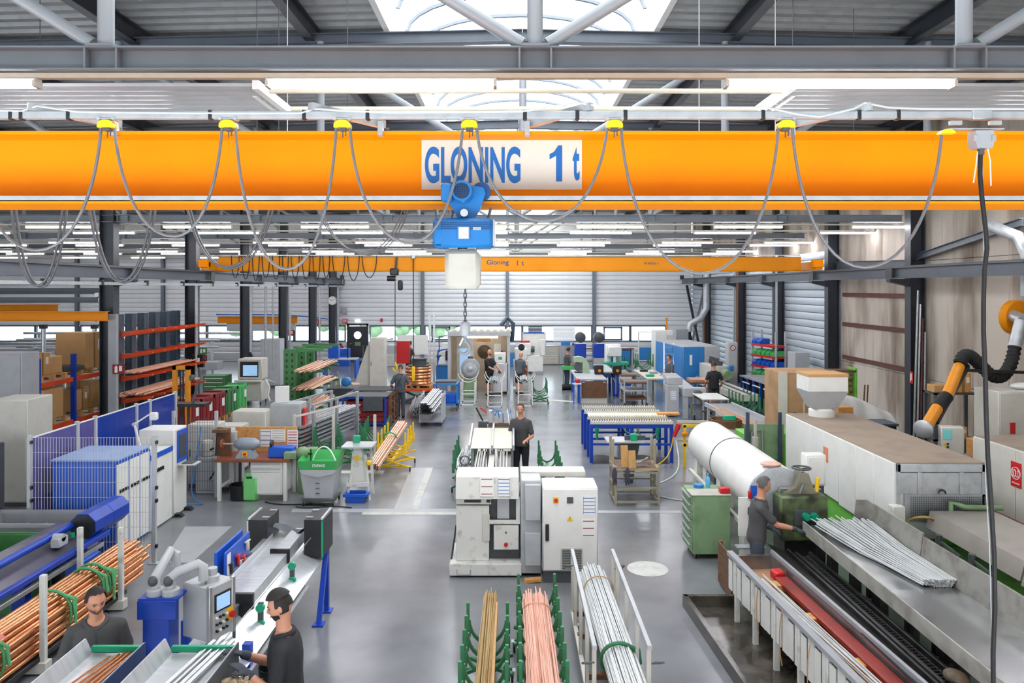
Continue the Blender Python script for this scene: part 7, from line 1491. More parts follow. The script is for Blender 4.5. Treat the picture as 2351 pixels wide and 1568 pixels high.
# ================================================================ left hall
def rackbay(t, y0, y1, levels, w_=1.0, first=True):
    for y in ((y0, y1) if first else (y1,)):
        for x in (-w_ / 2, w_ / 2): mk('upright', B().bx(x - .05, x + .05, y - .05, y + .05, 0, 2.55), M_['blue'], t)
    for z in levels:
        for x in (-w_ / 2, w_ / 2): mk('shelf_beam', B().bx(x - .03, x + .03, y0, y1, z - .12, z, .006), M_['rorange'], t)
t = thing('pallet_rack', 'blue and orange pallet rack with cartons at the far left', 'rack', (-11.9, 18.0, 0)); rackbay(t, -.2, 1.25, (.85, 1.95)); rackbay(t, 1.28, 3.2, (.85, 1.95), first=False)
for i, (y, z) in enumerate(((18.5, .85), (20.2, .85), (18.5, 1.95), (20.2, 1.95))): pallet(['lower near', 'lower far', 'upper near', 'upper far'][i] + ' pallet on the blue and orange rack', (-11.9, y, z), (.95, 1.1))
for i, (y, z, d, lab) in enumerate(((18.5, .995, (.8, .8, .75), 'open brown carton on the lower near pallet'), (19.95, .995, (.55, .55, .55), 'small carton on the lower far pallet'), (20.5, .995, (.7, .5, .72), 'plain carton on the lower far pallet beside a smaller one'), (18.3, 2.095, (.6, .5, .55), 'torn carton with paper tag on the upper near pallet'), (18.85, 2.095, (.5, .5, .42), 'low carton on the upper near pallet'), (20.3, 2.095, (.85, .8, .95), 'largest tall carton on the upper far pallet'))): carton(lab, (-11.85, y, z), d, rz=PI / 2 if i % 2 else 0)
o = mk('wire_coil', B().lathe([(.25, 0), (.36, .02), (.36, .1), (.25, .12)], 24, (-11.75, 19.6, 2.095)), M_['dgrey']); tag(o, 'dark wire coil on the upper far pallet', 'coil')
t = thing('cantilever_rack', 'slate blue cantilever rack with orange arms and copper', 'rack', (-10.62, 19.75, 0))
upm = mesh(B().bx(-.1, .1, -.14, .14, 0, 3.55, .005), 'upright'); upm.materials.append(M_['slate'])
b_ = B()
for j in range(22): b_.box((-.065, -.142, .2 + j * .15), (.02, .004, .05)).box((.065, -.142, .2 + j * .15), (.02, .004, .05))
hmm = mesh(b_, 'hole_row'); hmm.materials.append(M_['black'])
arm = mesh(B().prism([(.1, -.02), (.1, .16), (.2, .14), (.95, .2), (.95, .15), (.3, .02)], -.05, .05), 'arm'); arm.materials.append(M_['rorange'])
for k in range(6):
    u_ = mk('upright', upm, None, t, loc=(0, .2 + k * .68, 0)); mk('hole_row', hmm, None, u_)
    for z in (.55, 1.15, 1.75, 2.35, 2.95): mk('arm', arm, None, t, loc=(0, .2 + k * .68, z))
mk('yellow_mark', B().bx(-.06, -.02, .05, .06, 3.2, 3.28).bx(.02, .06, .05, .06, 3.2, 3.28), M_['yellow'], t)
for z, n in ((.72, 16), (1.35, 14), (1.95, 6)):
    for k in range(n): o = mk('copper_pipe', B().tube([(0, -1.7, 0), (0, 1.9, 0)], .026, 7), M_['copperL'], loc=(-10.4 + (k % 7) * .09, 21.3 + random.uniform(-.2, .2), z + .06 + (k // 7) * .05), rot=(0, 0, random.uniform(-.02, .02))); tag(o, 'pale copper pipe lying on the slate blue cantilever rack', 'pipe', 'copper pipes on the slate rack')
t = thing('forklift_mast', 'yellow lifting mast standing before the slate blue rack', 'lifter', (-8.75, 19.6, 0)); mk('mast', B().bx(-.22, -.12, -.06, .06, 0, 2.2).bx(.12, .22, -.06, .06, 0, 2.2).bx(-.22, .22, -.06, .06, 2.1, 2.2), M_['bagp'], t); mk('carriage', B().bx(-.25, .25, -.12, -.06, .2, .6), M_['bagp'], t); mk('chains', B().bx(-.04, -.01, -.02, .02, .3, 2.1).bx(.03, .06, -.02, .02, .3, 2.1), M_['black'], t); mk('legs', B().bx(-.3, -.2, -.9, .3, 0, .12).bx(.2, .3, -.9, .3, 0, .12), M_['bagp'], t)
for k in range(5):
    m_ = ['dred', 'dred', 'dred', 'green', 'greenp'][k]; t = thing('steel_container', ['nearest red', 'second red', 'third red', 'dark green', 'farthest light green'][k] + ' steel container in the row by the second column', 'container', (-9.62, 21.6 + k * .98, .14), 0, 'steel containers'); mk('tub', B().bx(-.33, .33, -.45, .45, 0, .75, .01), M_[m_], t); mk('rim', B().bx(-.35, .35, -.47, -.42, .72, .8).bx(-.35, .35, .42, .47, .72, .8).bx(.3, .35, -.47, .47, .72, .8), M_[m_], t)
    for j in range(3): mk('side_rib', B().bx(.33, .35, -.35 + j * .3, -.25 + j * .3, .05, .7), M_[m_], t)
    mk('card_holder', B().bx(.35, .36, .1, .3, .35, .6), M_['paper'], t)
    pallet('pallet under the ' + ['nearest red', 'second red', 'third red', 'dark green', 'light green'][k] + ' container', (-9.62, 21.6 + k * .98, 0), (.66, .9))
t = thing('control_desk', 'beige control desk with a lit screen on castors', 'control desk', (-9.55, 27.3, 0)); mk('cabinet', B().bx(-.45, .45, -.4, .4, .15, .85, .02), M_['offw'], t); mk('shelf', B().bx(-.5, .45, -.55, -.3, .85, .92, .01), M_['offw'], t); mk('monitor_case', B().bx(-.45, .42, -.3, .4, .92, 1.68, .03), M_['offw'], t); mk('bezel', B().bx(-.36, .3, -.32, -.3, 1.02, 1.58), M_['black'], t); mk('screen', B().bx(-.25, .27, -.33, -.32, 1.06, 1.45), M_['screen'], t)
for x in (-.38, .38): caster(t, x, -.3, .07); caster(t, x, .3, .07)
mk('cable_bundle', B().tube([(.46, 0, .9), (.6, 0, .6), (.55, 0, .3), (.62, 0, .1)], .04, 6), M_['paper'], t)
t = thing('drawer_cabinet', 'dark green drawer cabinet left of the control desk', 'cabinet', (-10.9, 27.4, 0)); mk('body', B().bx(-.4, .4, -.35, .35, 0, 1.05, .01), M_['green'], t)
for j in range(6): mk('drawer', B().bx(-.37, .37, -.37, -.35, .1 + j * .15, .235 + j * .15), M_['green'], t); mk('handle', B().bx(-.33, .33, -.39, -.37, .2 + j * .15, .22 + j * .15), M_['paper'], t)
cabinet('switch_cabinet', 'tall light grey cabinet with a warning sign on the left', (-10.35, 32.0, 0), (.85, .6, 2.08), 'grey')
cabinet('switch_cabinet', 'grey flat box high on the left bay under the orange beam', (-13.6, 40.2, 1.95), (3.6, .5, .42), 'grey', plinth=0, handle=None)
o = mk('coat', B().ell((-9.9, 28.0, 1.1), (.16, .12, .75), 12, 10), mat('navy_cloth', '#1d2233', .9, 0, '#151925', 10, .7, .3, 60)); tag(o, 'dark navy coat hanging on the third left column', 'coat')
box_('column_box', 'black terminal box with paper on the second left column', 'box', (-9.95, 23.5, 1.75), (.36, .15, .4), 'black'); box_('note_sheet', 'white paper note on the black terminal box', 'note', (-9.95, 23.41, 1.85), (.15, .01, .2), 'paper')
for i, (x, y, L_, z) in enumerate(((-17.5, 33, 9, 1.0), (-18.5, 36.5, 11, 1.1), (-16, 29.5, 6, .9), (-21, 31, 6, 1.0))):
    t = thing('tube_line', ['middle', 'farthest', 'nearest', 'leftmost'][i] + ' long grey tube processing line in the side hall', 'machine', (x, y, 0), 0, 'side hall machines'); mk('bed', B().bx(-L_ / 2, L_ / 2, -.35, .35, z - .35, z, .02), M_['grey'], t)
    for k in range(int(L_ / 1.4)): mk('leg', B().bx(-L_ / 2 + .2 + k * 1.4, -L_ / 2 + .4 + k * 1.4, -.3, .3, 0, z - .35), M_['grey2'], t); mk('roller_unit', B().bx(-L_ / 2 + .3 + k * 1.4, -L_ / 2 + .7 + k * 1.4, -.3, .2, z, z + .45, .03).cyl((-L_ / 2 + .5 + k * 1.4, -.38, z + .2), (-L_ / 2 + .5 + k * 1.4, .3, z + .2), .14), M_[['offw', 'greenw', 'grey'][k % 3]], t)
    for dz in (.65, .95): mk('guide_tube', B().cyl((-L_ / 2, -.1, z + dz), (L_ / 2, -.1, z + dz), .06), M_['alu'], t)
    for k in range(4): mk('portal_post', B().bx(-L_ / 2 + .5 + k * (L_ - 1) / 3, -L_ / 2 + .6 + k * (L_ - 1) / 3, .2, .3, 0, z + 1.0), M_['alu'], t)
for i in range(4):
    x = -19.3 + i * 1.9; t = thing('silver_pole', ['first', 'second', 'third', 'fourth'][i] + ' silver pole with black cap from the left in the side hall', 'pole', (x, 27.5, 0), 0, 'silver poles'); mk('pole', B().cyl((0, 0, 0), (0, 0, 2.75), .08), M_['alu'], t); mk('cap', B().bx(-.1, .1, -.1, .1, 2.75, 2.9), M_['black'], t)
t = thing('hose_arm', 'yellow jointed arm with black hose above the left cartons', 'extraction arm', (-14.6, 27.4, 2.6)); mk('arm', B().bar((.0, 0, .15), (.9, 0, -.5), .1), M_['bagp'], t); mk('hose', B().tube([(-.4, 0, .3), (-.1, 0, .35), (.05, 0, .15)], .09, 8), M_['rubber'], t); mk('post', B().bx(-.5, -.35, -.05, .05, -2.6, .3), M_['alu'], t)
# small things on columns and walls
t = thing('wall_clock', 'round white station clock on the farthest left column', 'clock', (-10.22, 42.1, 3.55)); mk('case', B().lathe([(.24, 0), (.26, .02), (.26, .08), (.24, .1)], 30, (0, .1, 0), (0, -1, 0)), M_['grey'], t); mk('face', B().lathe([(.235, 0), (.235, .004)], 30, (0, -.002, 0), (0, -1, 0)), M_['paper'], t); mk('hand', B().bar((0, -.01, 0), (-.12, -.01, .07), .02).bar((0, -.01, 0), (.14, -.01, .1), .016), M_['black'], t)
for k in range(12): mk('tick', B().box((.2 * math.sin(k * PI / 6), -.008, .2 * math.cos(k * PI / 6)), (.016, .004, .03)), M_['black'], t)
t = thing('fire_extinguisher', 'red fire extinguisher hanging on the back wall by the door', 'extinguisher', (-9.95, 43.0, .35)); mk('cylinder', B().lathe([(.1, 0), (.12, .03), (.12, .5), (.07, .6), (.03, .62)], 16, (0, 0, 0)), M_['red'], t); mk('valve', B().box((0, 0, .66), (.1, .06, .08)), M_['black'], t); mk('hose', B().tube([(.05, 0, .64), (.15, -.02, .5), (.13, -.02, .2)], .015, 6), M_['black'], t)
box_('alarm_bell', 'small red alarm sounder on the back wall', 'alarm', (-7.6, WALLY - .06, 2.3), (.12, .08, .2), 'red'); box_('grey_box', 'grey box on the back wall right of the farthest left column', 'box', (-9.75, WALLY - .1, 2.75), (.3, .14, .4), 'grey')
for i, (x, y) in enumerate(((-10.0, 23.45), (-9.95, 28.2), (-9.9, 33.0), (-9.85, 37.9), (-9.9, 42.1))):
    o = mk('column_pipe', B().cyl((x, y, .2), (x, y, 4.4), .05), M_['galv']); tag(o, 'silver pipe running up the %s left column' % ['second', 'third', 'fourth', 'fifth', 'farthest'][i], 'pipe', 'pipes on the left columns')
t = thing('tube_bracket', 'silver pipe frame hanging between the third and fourth left columns', 'pipes', (-9.85, 30.5, 0)); mk('pipe', B().cyl((-.3, 0, .9), (-.3, 0, 4.35), .05).cyl((.0, 0, .9), (.0, 0, 4.35), .03), M_['galv'], t); mk('elbow', B().tube([(-.3, 0, .9), (-.3, 0, .5), (.1, 0, .35)], .05, 8), M_['galv'], t)
# ================================================================ people
def remesh(b, vox, sm=4):
    me = bpy.data.meshes.new('t'); me.from_pydata(b.v, [], b.f)
    o = bpy.data.objects.new('t', me); COL.objects.link(o)
    md = o.modifiers.new('r', 'REMESH'); md.mode = 'VOXEL'; md.voxel_size = vox
    if sm: s = o.modifiers.new('s', 'SMOOTH'); s.iterations = sm; s.factor = .5
    dg = bpy.context.evaluated_depsgraph_get(); dg.update()
    r = bpy.data.meshes.new_from_object(o.evaluated_get(dg))
    bpy.data.objects.remove(o)
    r.materials.clear(); r.polygons.foreach_set('use_smooth', [True] * len(r.polygons)); r.update()
    return r
def limb(b, pts, rs, n=12):
    pts = [V(p) for p in pts]; b.tube(pts, rs, n); b.ell(pts[0], rs[0], n, 8); b.ell(pts[-1], rs[-1], n, 8)
    for p, r in zip(pts[1:-1], rs[1:-1]): b.ell(p, r, n, 8)
def loft(b, secs, n=20):
    vs = []; fs = []
    for c, rx, ry, X, Y in secs:
        for k in range(n):
            a = 2 * PI * k / n; cx, sx = math.cos(a), math.sin(a)
            vs.append(V(c) + X * (rx * math.copysign(abs(cx) ** .85, cx)) + Y * (ry * math.copysign(abs(sx) ** .85, sx)))
    m = len(secs)
    for i in range(m - 1):
        for k in range(n): fs.append((i * n + k, i * n + (k + 1) % n, (i + 1) * n + (k + 1) % n, (i + 1) * n + k))
    fs += [tuple(range(n))[::-1], tuple(range((m - 1) * n, m * n))]
    b.add(vs, fs)
def headpt(nx, ny, nz, off=0.):
    x, y, z = .075 * nx, .095 * ny, .12 * nz
    if nz < 0:
        x *= 1 - .3 * (-nz) ** 1.6
        if ny < 0: y *= 1 - .35 * (-nz)
    G = lambda x0, z0, sx, sz: math.exp(-((x - x0) / sx) ** 2 - ((z - z0) / sz) ** 2)
    if ny > 0:
        y *= .96
        y += .022 * G(0, -.014, .011, .022) + .013 * G(0, -.028, .015, .009)
        for s in (-1, 1): y += .006 * G(s * .028, .03, .022, .009) - .011 * G(s * .03, .008, .015, .012) + .004 * G(s * .042, -.03, .02, .02)
        y += .007 * G(0, -.056, .022, .006) - .003 * G(0, -.066, .02, .004) + .004 * G(0, -.072, .02, .006) + .012 * G(0, -.098, .024, .018)
    p = V((x, y, z)); return p + V((nx, ny, nz)) * off
def headmesh(b, T, off=0., pred=None, n=40, m=32):
    vs = []; dirs = []; fs = []
    for i in range(m + 1):
        t = -PI / 2 + PI * i / m
        for k in range(n):
            a = 2 * PI * k / n; d = (math.cos(t) * math.cos(a), math.cos(t) * math.sin(a), math.sin(t)); dirs.append(d); vs.append(T @ headpt(*d, off))
    for i in range(m):
        for k in range(n):
            q = (i * n + k, i * n + (k + 1) % n, (i + 1) * n + (k + 1) % n, (i + 1) * n + k)
            if pred is None or all(pred(*dirs[j]) for j in q): fs.append(q)
    b.add(vs, fs)
def ik(s, w_, l1, l2, hint):
    d = w_ - s; L = min(d.length, (l1 + l2) * .995); d.normalize(); w2 = s + d * L
    a = (l1 * l1 - l2 * l2 + L * L) / (2 * L); h = math.sqrt(max(0, l1 * l1 - a * a))
    hp = (V(hint) - d * V(hint).dot(d)).normalized()
    return s + d * a + hp * h, w2
def hand(b, w_, d, s, r=.0085, curl=.5, fat=0.):
    d = d.normalized(); n = V((0, 0, -1)); n = (n - d * n.dot(d)); n = n.normalized() if n.length > .1 else V((0, 1, 0)); sd = d.cross(n).normalized() * s
    R = Matrix((sd, d, n)).transposed()
    b.ell(w_ + d * .05, (.04 + fat, .056, .016 + fat), 12, 8, R)
    for i in range(4):
        p = w_ + d * (.092 - .006 * abs(i - 1.2)) + sd * (i - 1.5) * .0195; L = (.068, .078, .073, .058)[i]; c = curl * (.8 + .15 * i); pts = [p - d * .02, p]
        dd = d.copy()
        for j in range(3): dd = (d * math.cos(c * (j + .6)) + n * math.sin(c * (j + .6))); p = p + dd * L * (.45, .32, .25)[j]; pts.append(p)
        limb(b, pts, [r + fat] * 3 + [r * .92 + fat, r * .8 + fat], 8)
    p = w_ + d * .025 - sd * .03; q = p + (d * .6 - sd * .7 + n * .25).normalized() * .042; limb(b, [p, q, q + (d * .9 - sd * .15 + n * .3).normalized() * .034], [r * 1.4 + fat, r * 1.15 + fat, r * .9 + fat], 8)
def person(label, loc, f, h=1.78, lean=0., side=0., head=(0, 0), R=(.28, .12, .82), L=(-.28, .12, .82), shirt='cloth', trous='trous', hair='hair', style='short', near=False, glove=False, beard=None, shorts=False, bulk=1., straps=False, specs=False, curl=.5):
    t = thing('person', label, 'person', (loc[0], loc[1], 0), math.atan2(-f[0], f[1]), 'workers'); k = h / 1.78; t.scale = (k, k, k)
    P0 = V((0, 0, .93)); RU = Matrix.Rotation(side, 3, 'Y') @ Matrix.Rotation(-lean, 3, 'X'); U = lambda p: P0 + RU @ (V(p) - P0); X, Y = RU @ V((1, 0, 0)), RU @ V((0, 1, 0)); X0, Y0 = V((1, 0, 0)), V((0, 1, 0))
    prof = [(.86, .155, .115), (.95, .163, .12), (1.03, .152, .112), (1.12, .15, .11), (1.26, .17, .12), (1.34, .178, .114), (1.4, .16, .1), (1.445, .112, .082), (1.485, .068, .066)]
    sec = lambda g, lo, hi: [((P0 + V((0, 0, z - .93))) if z < .97 else U((0, 0, z)), rx * bulk + g, ry * bulk + g, X if z > .97 else X0, Y if z > .97 else Y0) for z, rx, ry in prof if lo <= z <= hi]
    vox = .0075 if near else .014
    hc = U((0, .02, 1.662)); T = Matrix.Translation(hc) @ RU.to_4x4() @ Matrix.Rotation(head[0], 4, 'Z') @ Matrix.Rotation(head[1], 4, 'X')
    body = B(); loft(body, sec(-.008, .86, 1.5)); limb(body, [U((0, 0, 1.45)), U((0, .005, 1.53)), T @ V((0, -.012, -.05))], [.062, .056, .056])
    headmesh(body, T); 
    for s in (-1, 1): body.ell(T @ V((s * .074, -.008, -.002)), (.012, .02, .032), 8, 8, T.to_3x3())
    sl = B(); loft(sl, sec(.014, .86, 1.47)); gl = B(); wr = []
    for s, W in ((1, V(R)), (-1, V(L))):
        S = U((s * .18 * min(bulk, 1.08), 0, 1.375)); E, W = ik(S, W, .295, .265, (s * .35, -.75, -.5)); wr.append((E, W))
        limb(body, [S, S.lerp(E, .5), E, E.lerp(W, .35), W], [.054, .047, .04, .04, .027]); 
        limb(sl, [U((s * .08, 0, 1.415)), U((s * .14, 0, 1.395)), S, S.lerp(E, .5), S.lerp(E, .72)], [.05, .058, .064, .06, .063])
        if glove: limb(gl, [E.lerp(W, .86), W], [.036, .034]); hand(gl, W, W - E, s, .0095, curl, .002)
        else: hand(body, W, W - E, s, .009 if near else .012, curl)
    tr = B(); loft(tr, sec(.012, .86, .97) + [(U((0, 0, 1.0)), .165 * bulk, .122 * bulk, X, Y)])
    sh = B()
    for s in (-1, 1):
        hp, kn, an = V((s * .088, 0, .88)), V((s * .1, .025, .49)), V((s * .105, -.015, .09))
        limb(body, [hp, hp.lerp(kn, .5), kn, kn.lerp(an, .35), an], [.082, .074, .052, .052, .036])
        if shorts: limb(tr, [hp, hp.lerp(kn, .5), hp.lerp(kn, .88)], [.098, .092, .09])
        else: limb(tr, [hp, hp.lerp(kn, .5), kn, kn.lerp(an, .4), an + V((0, 0, -.02))], [.096, .088, .07, .067, .062])
        sh.ell((s * .105, .055, .05), (.048, .135, .05), 14, 8); sh.ell((s * .105, -.03, .075), (.046, .06, .06), 12, 8)
    mk('body', remesh(body, vox, 2 if near else 3), M_['skin'], t)
    mk('polo_shirt', remesh(sl, .011 if near else .016, 5), M_[shirt], t)
    mk('trousers' if not shorts else 'shorts', remesh(tr, .012 if near else .018, 5), M_[trous], t)
    mk('shoes', sh, M_['black'], t)
    if glove: mk('gloves', remesh(gl, .006, 2), M_['glove'], t)
    c = U((0, 0, 1.462)); mk('collar', B().tube([c + X * .083 * math.cos(a) + Y * (.078 * math.sin(a) + .004) + V((0, 0, -.035 * max(0, math.sin(a)) ** 2)) for a in [2 * PI * j / 18 for j in range(18)]], .02, 8, closed=True), M_[shirt], t)
    def cap(z0, o): return lambda x, y, z: z > z0 + .06 + .5 * max(0, y - .05) ** 1.0 - (.55 if y < .0 else 0) * min(1, -y * 1.6 if y < 0 else 0) or (abs(x) > .55 and y < .32 and z > .05 - .4 * (y < .1))
    if style == 'short': hb = B(); headmesh(hb, T, .011, cap(.42, 0), 44, 36); mk('hair', hb, M_[hair], t, smooth=80)
    elif style == 'full': hb = B(); headmesh(hb, T, .02, cap(.4, 0), 44, 36); mk('hair', hb, M_[hair], t, smooth=80)
    elif style == 'quiff': hb = B(); headmesh(hb, T, .022, lambda x, y, z: z > .5, 44, 36); headmesh(hb, T, .006, cap(.42, 0), 44, 36); mk('hair', hb, M_[hair], t, smooth=80)
    if beard: bb = B(); headmesh(bb, T, .0045, lambda x, y, z: y > .1 and z < -.3 and not (abs(x) < .3 and -.56 < z < -.38 and y > .5), 44, 36); mk('beard', bb, M_[beard], t, smooth=80)
    if near:
        eb = B(); el = B(); 
        for s in (-1, 1):
            eb.tube([T @ V((s * .015, .09, .026)), T @ V((s * .03, .087, .031)), T @ V((s * .046, .077, .025))], [.0028, .0036, .002], 6); el.ell(T @ V((s * .03, .0785, .006)), (.0095, .005, .0042), 10, 6, T.to_3x3())
        mk('eyebrows', eb, M_[hair if hair != 'skin' else 'hairb'], t); mk('eyes', el, M_['lens'], t)
        mk('mouth', B().ell(T @ V((0, .0905, -.0635)), (.021, .004, .0028), 10, 6, T.to_3x3()), mat('lips', '#8d5348', .5), t)
        # placket, buttons and sleeve hems of the polo
        fz = lambda z, x=0: U((x, .122 * bulk + .012 if z < 1.3 else .122 * bulk + .012 - (z - 1.3) * .28, z))
        mk('placket', B().tube([fz(1.29), fz(1.35), fz(1.41)], .012, 6, flat=.4), M_[shirt], t)
    if specs: mk('glasses', B().tube([T @ V((s * .05 + .018 * math.cos(a), .06, .075 + .014 * math.sin(a))) for s in (1,) for a in [2 * PI * j / 12 for j in range(12)]], .003, 5, closed=True).tube([T @ V((-.05 + .018 * math.cos(a), .06, .075 + .014 * math.sin(a))) for a in [2 * PI * j / 12 for j in range(12)]], .003, 5, closed=True).tube([T @ V((-.032, .065, .078)), T @ V((.032, .065, .078))], .003, 5), M_['chrome'], t)
    if straps:
        sb = B()
        for s in (-1, 1): sb.tube([U((s * .09, .118, 1.15)), U((s * .1, .13, 1.3)), U((s * .1, .07, 1.47)), U((s * .08, -.08, 1.46)), U((s * .02, -.145, 1.25)), U((s * -.06, -.14, 1.08))], .022, 6, flat=.3)
        mk('braces', sb, M_['black'], t); bb = B(); loft(bb, sec(.022, .9, 1.13)); mk('bib', bb, M_[trous], t)
    return t
person('bearded dark haired man in grey polo looking down behind the left tray', (-3.6, 6.42), (.45, -.9), 1.74, .2, 0, (.3, -.16), (.3, .1, .84), (-.26, .1, .84), hair='hair', style='short', near=True, beard='hairg')
person('young man in dark polo and grey gloves reaching to the tray', (-1.8, 5.94), (-1, -.12), 1.83, .05, 0, (.05, -.2), (.12, .36, 1.24), (-.15, .27, 1.22), shirt='clothb', style='quiff', near=True, glove=True, beard='hair', curl=.35)
person('grey haired man in dark polo reaching right to the drawing head', (3.3, 10.0), (1, -.22), 1.72, .1, 0, (.1, -.25), (.1, .5, 1.1), (-.2, .22, 1.0), trous='trousb', hair='hairg', near=True, glove=True, beard=None)
person('man in grey polo with glasses on his head behind the saw feeder', (.2, 15.95), (-.3, -.95), 1.78, .05, 0, (.15, -.1), (.18, .3, 1.05), (-.2, .3, 1.05), hair='hairb', near=True, specs=True)
person('man in grey overalls with black braces seen from behind', (-3.66, 24.2), (.05, 1), 1.76, .12, 0, (0, -.3), (.32, .3, .98), (-.3, .25, 1.0), shirt='clothg', trous='trousb', hair='hairb', straps=True)
person('bald bearded man in black shirt and shorts in the booth', (-.9, 29.2), (.8, -.6), 1.84, .0, 0, (.1, -.1), (.1, .38, 1.02), (-.15, .42, 1.0), shirt='clothb', trous='trous', hair='skin', style='bald', beard='hairb', shorts=True, bulk=1.15)
person('bald man in grey shirt bending over the right rod stand', (.28, 29.6), (.55, .83), 1.72, .2, 0, (0, -.35), (.15, .38, .95), (-.15, .38, .95), shirt='clothg', hair='skin', style='bald', shorts=True)
person('man in grey shirt working behind the copper coils', (-4.85, 34.7), (.7, .7), 1.78, .1, 0, (0, -.2), (.15, .42, 1.1), (-.15, .42, 1.1), hair='hair')
person('small far man in grey at the white lathe', (.95, 38.9), (-1, -.25), 1.76, .15, 0, (0, -.45), (.15, .4, 1.05), (-.15, .4, 1.05), shirt='clothg', trous='trousb', hair='hair')
person('black haired man in grey standing at the green grinder hood', (2.3, 31.2), (.9, .25), 1.76, .08, 0, (0, -.3), (.15, .35, 1.0), (-.15, .35, 1.0), trous='trousb', hair='hair', style='full')
person('man with glasses in grey behind the grey machine at right', (6.05, 28.2), (-1, -.45), 1.72, .1, 0, (0, -.1), (.15, .35, 1.0), (-.15, .35, 1.0), shirt='clothg', hair='hairb')
person('man in black shirt and shorts walking away at right', (6.85, 25.1), (.05, 1), 1.76, .04, 0, (0, -.1), (.27, .15, .98), (-.27, .15, .98), shirt='clothb', trous='trous', hair='hairb', style='full', shorts=True)
# ================================================================ small clutter
def hose(label, pts, r, m, cat='cable', name='floor_cable'):
    o = mk(name, B().tube(pts, r, 6), M_[m]); return tag(o, label, cat)
hose('black cable lying on the floor in front of the grinding bench', bez((-4.9, 14.7, .012), (-4.4, 14.3, .012), (-4.1, 14.75, .012), (-3.5, 14.35, .012), 16), .012, 'rubber')
hose('thin dark cable winding under the green topped bin', bez((-4.2, 14.4, .01), (-3.9, 14.1, .01), (-3.6, 14.6, .01), (-3.1, 14.3, .01), 16), .01, 'rubber')
hose('blue air hose hanging on the dark mesh fence', bez((-6.3, 15.0, 1.45), (-6.35, 14.95, .6), (-6.6, 14.8, .1), (-6.15, 14.6, .02), 14) + bez((-6.15, 14.6, .02), (-5.9, 14.5, .02), (-6.3, 14.2, .15), (-6.6, 14.3, .02), 10)[1:], .012, 'blue3', 'hose', 'air_hose')
hose('yellow cable hanging from a red plug at the roller table', bez((3.9, 17.9, .75), (3.85, 17.8, .2), (3.6, 17.6, .02), (3.0, 17.3, .012), 14), .014, 'yellow')
hose('white cable on the floor between the roller table and tube furnace', bez((3.95, 17.85, .6), (4.0, 17.6, .02), (3.9, 16.8, .012), (3.1, 16.0, .012), 14), .012, 'paper')
hose('grey hose lying across the floor to the tube furnace legs', bez((2.9, 15.3, .015), (3.1, 14.8, .015), (3.4, 14.9, .015), (3.6, 14.6, .015), 12), .016, 'grey')
o = mk('red_plug', B().cyl((3.9, 17.84, .68), (3.98, 17.84, .86), .05).cyl((3.98, 17.84, .86), (4.02, 17.84, .98), .06), M_['red']); tag(o, 'red industrial plug hanging at the roller table leg', 'plug')
box_('green_side_unit', 'light green side unit right of the grinding bench', 'cabinet', (-4.33, 15.75, 0), (.22, .8, .8), 'greenw')
t = thing('pump_group', 'pale pump and hoses behind the dark mesh fence', 'pump', (-6.35, 15.45, 0)); mk('motor', B().lathe([(.09, 0), (.12, .03), (.12, .3), (.09, .33)], 16, (.0, 0, .75)), M_['offw'], t); mk('base', B().bx(-.2, .25, -.15, .15, 0, .75, .02), M_['grey'], t); mk('hose', B().tube(bez((.1, -.1, .9), (.3, -.2, 1.1), (.3, -.1, .5), (.1, -.15, .3), 10), .02, 6), M_['rubber'], t)
# feeder extras
for k in range(6):
    o = mk('hanging_strip', B().tube([(-.12 + k * .07, 16.3, 1.5), (-.1 + k * .07, 16.2, 1.62 - .02 * (k % 2)), (-.06 + k * .06, 16.0, 1.3)], .008, 5), M_[['paper', 'blue3', 'grey'][k % 3]]); tag(o, 'thin air line looping above the saw feeder clamps', 'hose', 'air lines on the saw feeder')
for k in range(5):
    o = mk('dark_feed_bar', B().bx(-.01, .01, -1.55, 1.55, 0, .03), M_['dsteel'], loc=(-.28 + k * .045 if k < 3 else -.6 + (k - 3) * .07, 13.4, .905), rot=(.046, 0, 0)); tag(o, 'dark square bar in the feeding channel behind the saw', 'bar', 'dark bars behind the saw')
t = thing('clamp_block', 'dark clamping block between the feeder trays', 'machine', (-.55, 16.5, 1.0)); mk('block', B().bx(-.2, .1, -.1, .15, 0, .3, .02), M_['dgrey'], t); mk('lever', B().bar((-.1, 0, .3), (-.25, -.05, .6), .03), M_['black'], t)
t = thing('clamp_block_post', 'feeder leg frame under the clamping block', 'stand', (-.6, 16.55, 0)); mk('leg', B().bx(-.1, -.04, -.05, .05, 0, 1.0), M_['grey2'], t); mk('brace', B().bx(.04, .1, -.05, .05, 0, 1.0), M_['grey2'], t)
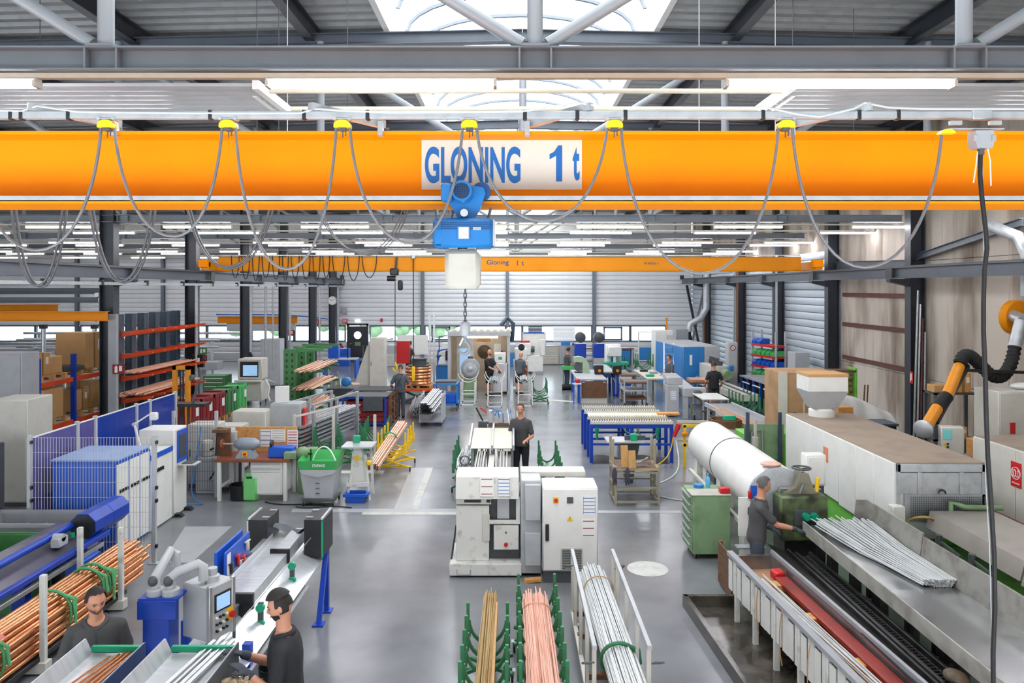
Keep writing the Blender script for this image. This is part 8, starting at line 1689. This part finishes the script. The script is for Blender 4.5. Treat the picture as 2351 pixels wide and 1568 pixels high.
# benches far right: parts and boxes
for k, (x, y, m) in enumerate(((5.2, 27.9, 'teal'), (5.5, 28.8, 'grey2'), (5.25, 29.5, 'black'))): box_('bench_part', ['teal', 'grey', 'black'][k] + ' small part on the pale topped inspection bench', 'part', (x, y, .93), (.3, .2, .08), m)
for k in range(4): box_('steel_tray', ['first', 'second', 'third', 'fourth'][k] + ' grey tray stacked beside the farther blue bench', 'tray', (4.75, 31.5, .02 + k * .13), (.6, .5, .12), ['grey', 'blueb', 'grey', 'white'][k])
for i, (x, y, h, m) in enumerate(((-.15, 40.6, 1.2, 'blue3'), (-1.2, 40.9, 1.5, 'grey'), (-2.6, 40.5, 1.1, 'blueb'), (-3.6, 40.2, 1.3, 'offw'), (-6.6, 40.6, 1.15, 'offw'), (-7.4, 38.5, 1.0, 'blue3'))):
    t = thing('far_machine', ['blue machine under the windows right of the booth', 'grey machine under the windows behind the booth', 'bright blue machine behind the booth', 'beige machine under the left windows', 'beige workstation left of the white board', 'light blue workstation near the dark door'][i], 'machine', (x, y, 0)); mk('base', B().bx(-.5, .5, -.35, .35, 0, h * .6, .02), M_[m], t); mk('head', B().bx(-.2, .35, -.25, .25, h * .6, h, .03), M_['white' if i % 2 else 'grey'], t); mk('arm', B().tube([(-.35, 0, h * .6), (-.35, 0, h * 1.25), (.1, -.1, h * 1.3)], .035, 6), M_['dgrey'], t); mk('panel', B().bx(-.45, -.2, -.38, -.35, h * .3, h * .5), M_['black'], t)
for k in range(3): box_('blue_crate', ['lower', 'middle', 'upper'][k] + ' blue crate stacked by the farthest left column', 'crate', (-9.2, 40.6, k * .32), (.6, .4, .31), 'blueb')
t = thing('waste_bin', 'dark blue waste bin with orange label at the farthest left column', 'bin', (-9.75, 41.6, 0)); mk('body', frus(B(), .2, 0, .26, .75), M_['blue'], t); mk('label', B().bx(-.12, .12, -.23, -.21, .5, .65), M_['orange2'], t)
t = thing('assembly_table', 'blue legged table with clutter near the farthest left columns', 'table', (-8.2, 35.5, 0)); mk('top', B().bx(-.8, .8, -.4, .4, .85, .9), M_['grey'], t); mk('blue_console', B().bx(-.6, -.1, -.1, .3, .9, 1.5, .02), M_['blueb'], t); mk('lamp_arm', B().tube([(.3, .1, .9), (.3, .1, 1.5), (.6, .0, 1.6)], .03, 6), M_['black'], t)
for x in (-.75, .75): mk('leg', B().bx(x - .04, x + .04, -.35, .35, 0, .85), M_['blueb'], t)
# wet film and rags on the rod table, tools on the draw bench
o = mk('oily_rag', B().ell((4.05, 6.75, .7), (.1, .14, .06), 12, 7), mat('oily_rag', '#5b4a36', .6, 0, '#2c2620', 12, .8, .4, 30)); tag(o, 'dark oily rag beside the black chain', 'rag')
for k in range(3): o = mk('jute_tie', B().tube(bez((2.9 - .0, 7.2 + k * .75, .8), (2.86, 7.2 + k * .75, .6), (2.87, 7.22 + k * .75, .35), (2.9, 7.2 + k * .75, .2), 8), .006, 5), M_['card']); tag(o, ['nearest', 'middle', 'farthest'][k] + ' jute cord hanging over the trough rim', 'cord', 'jute cords on the trough')
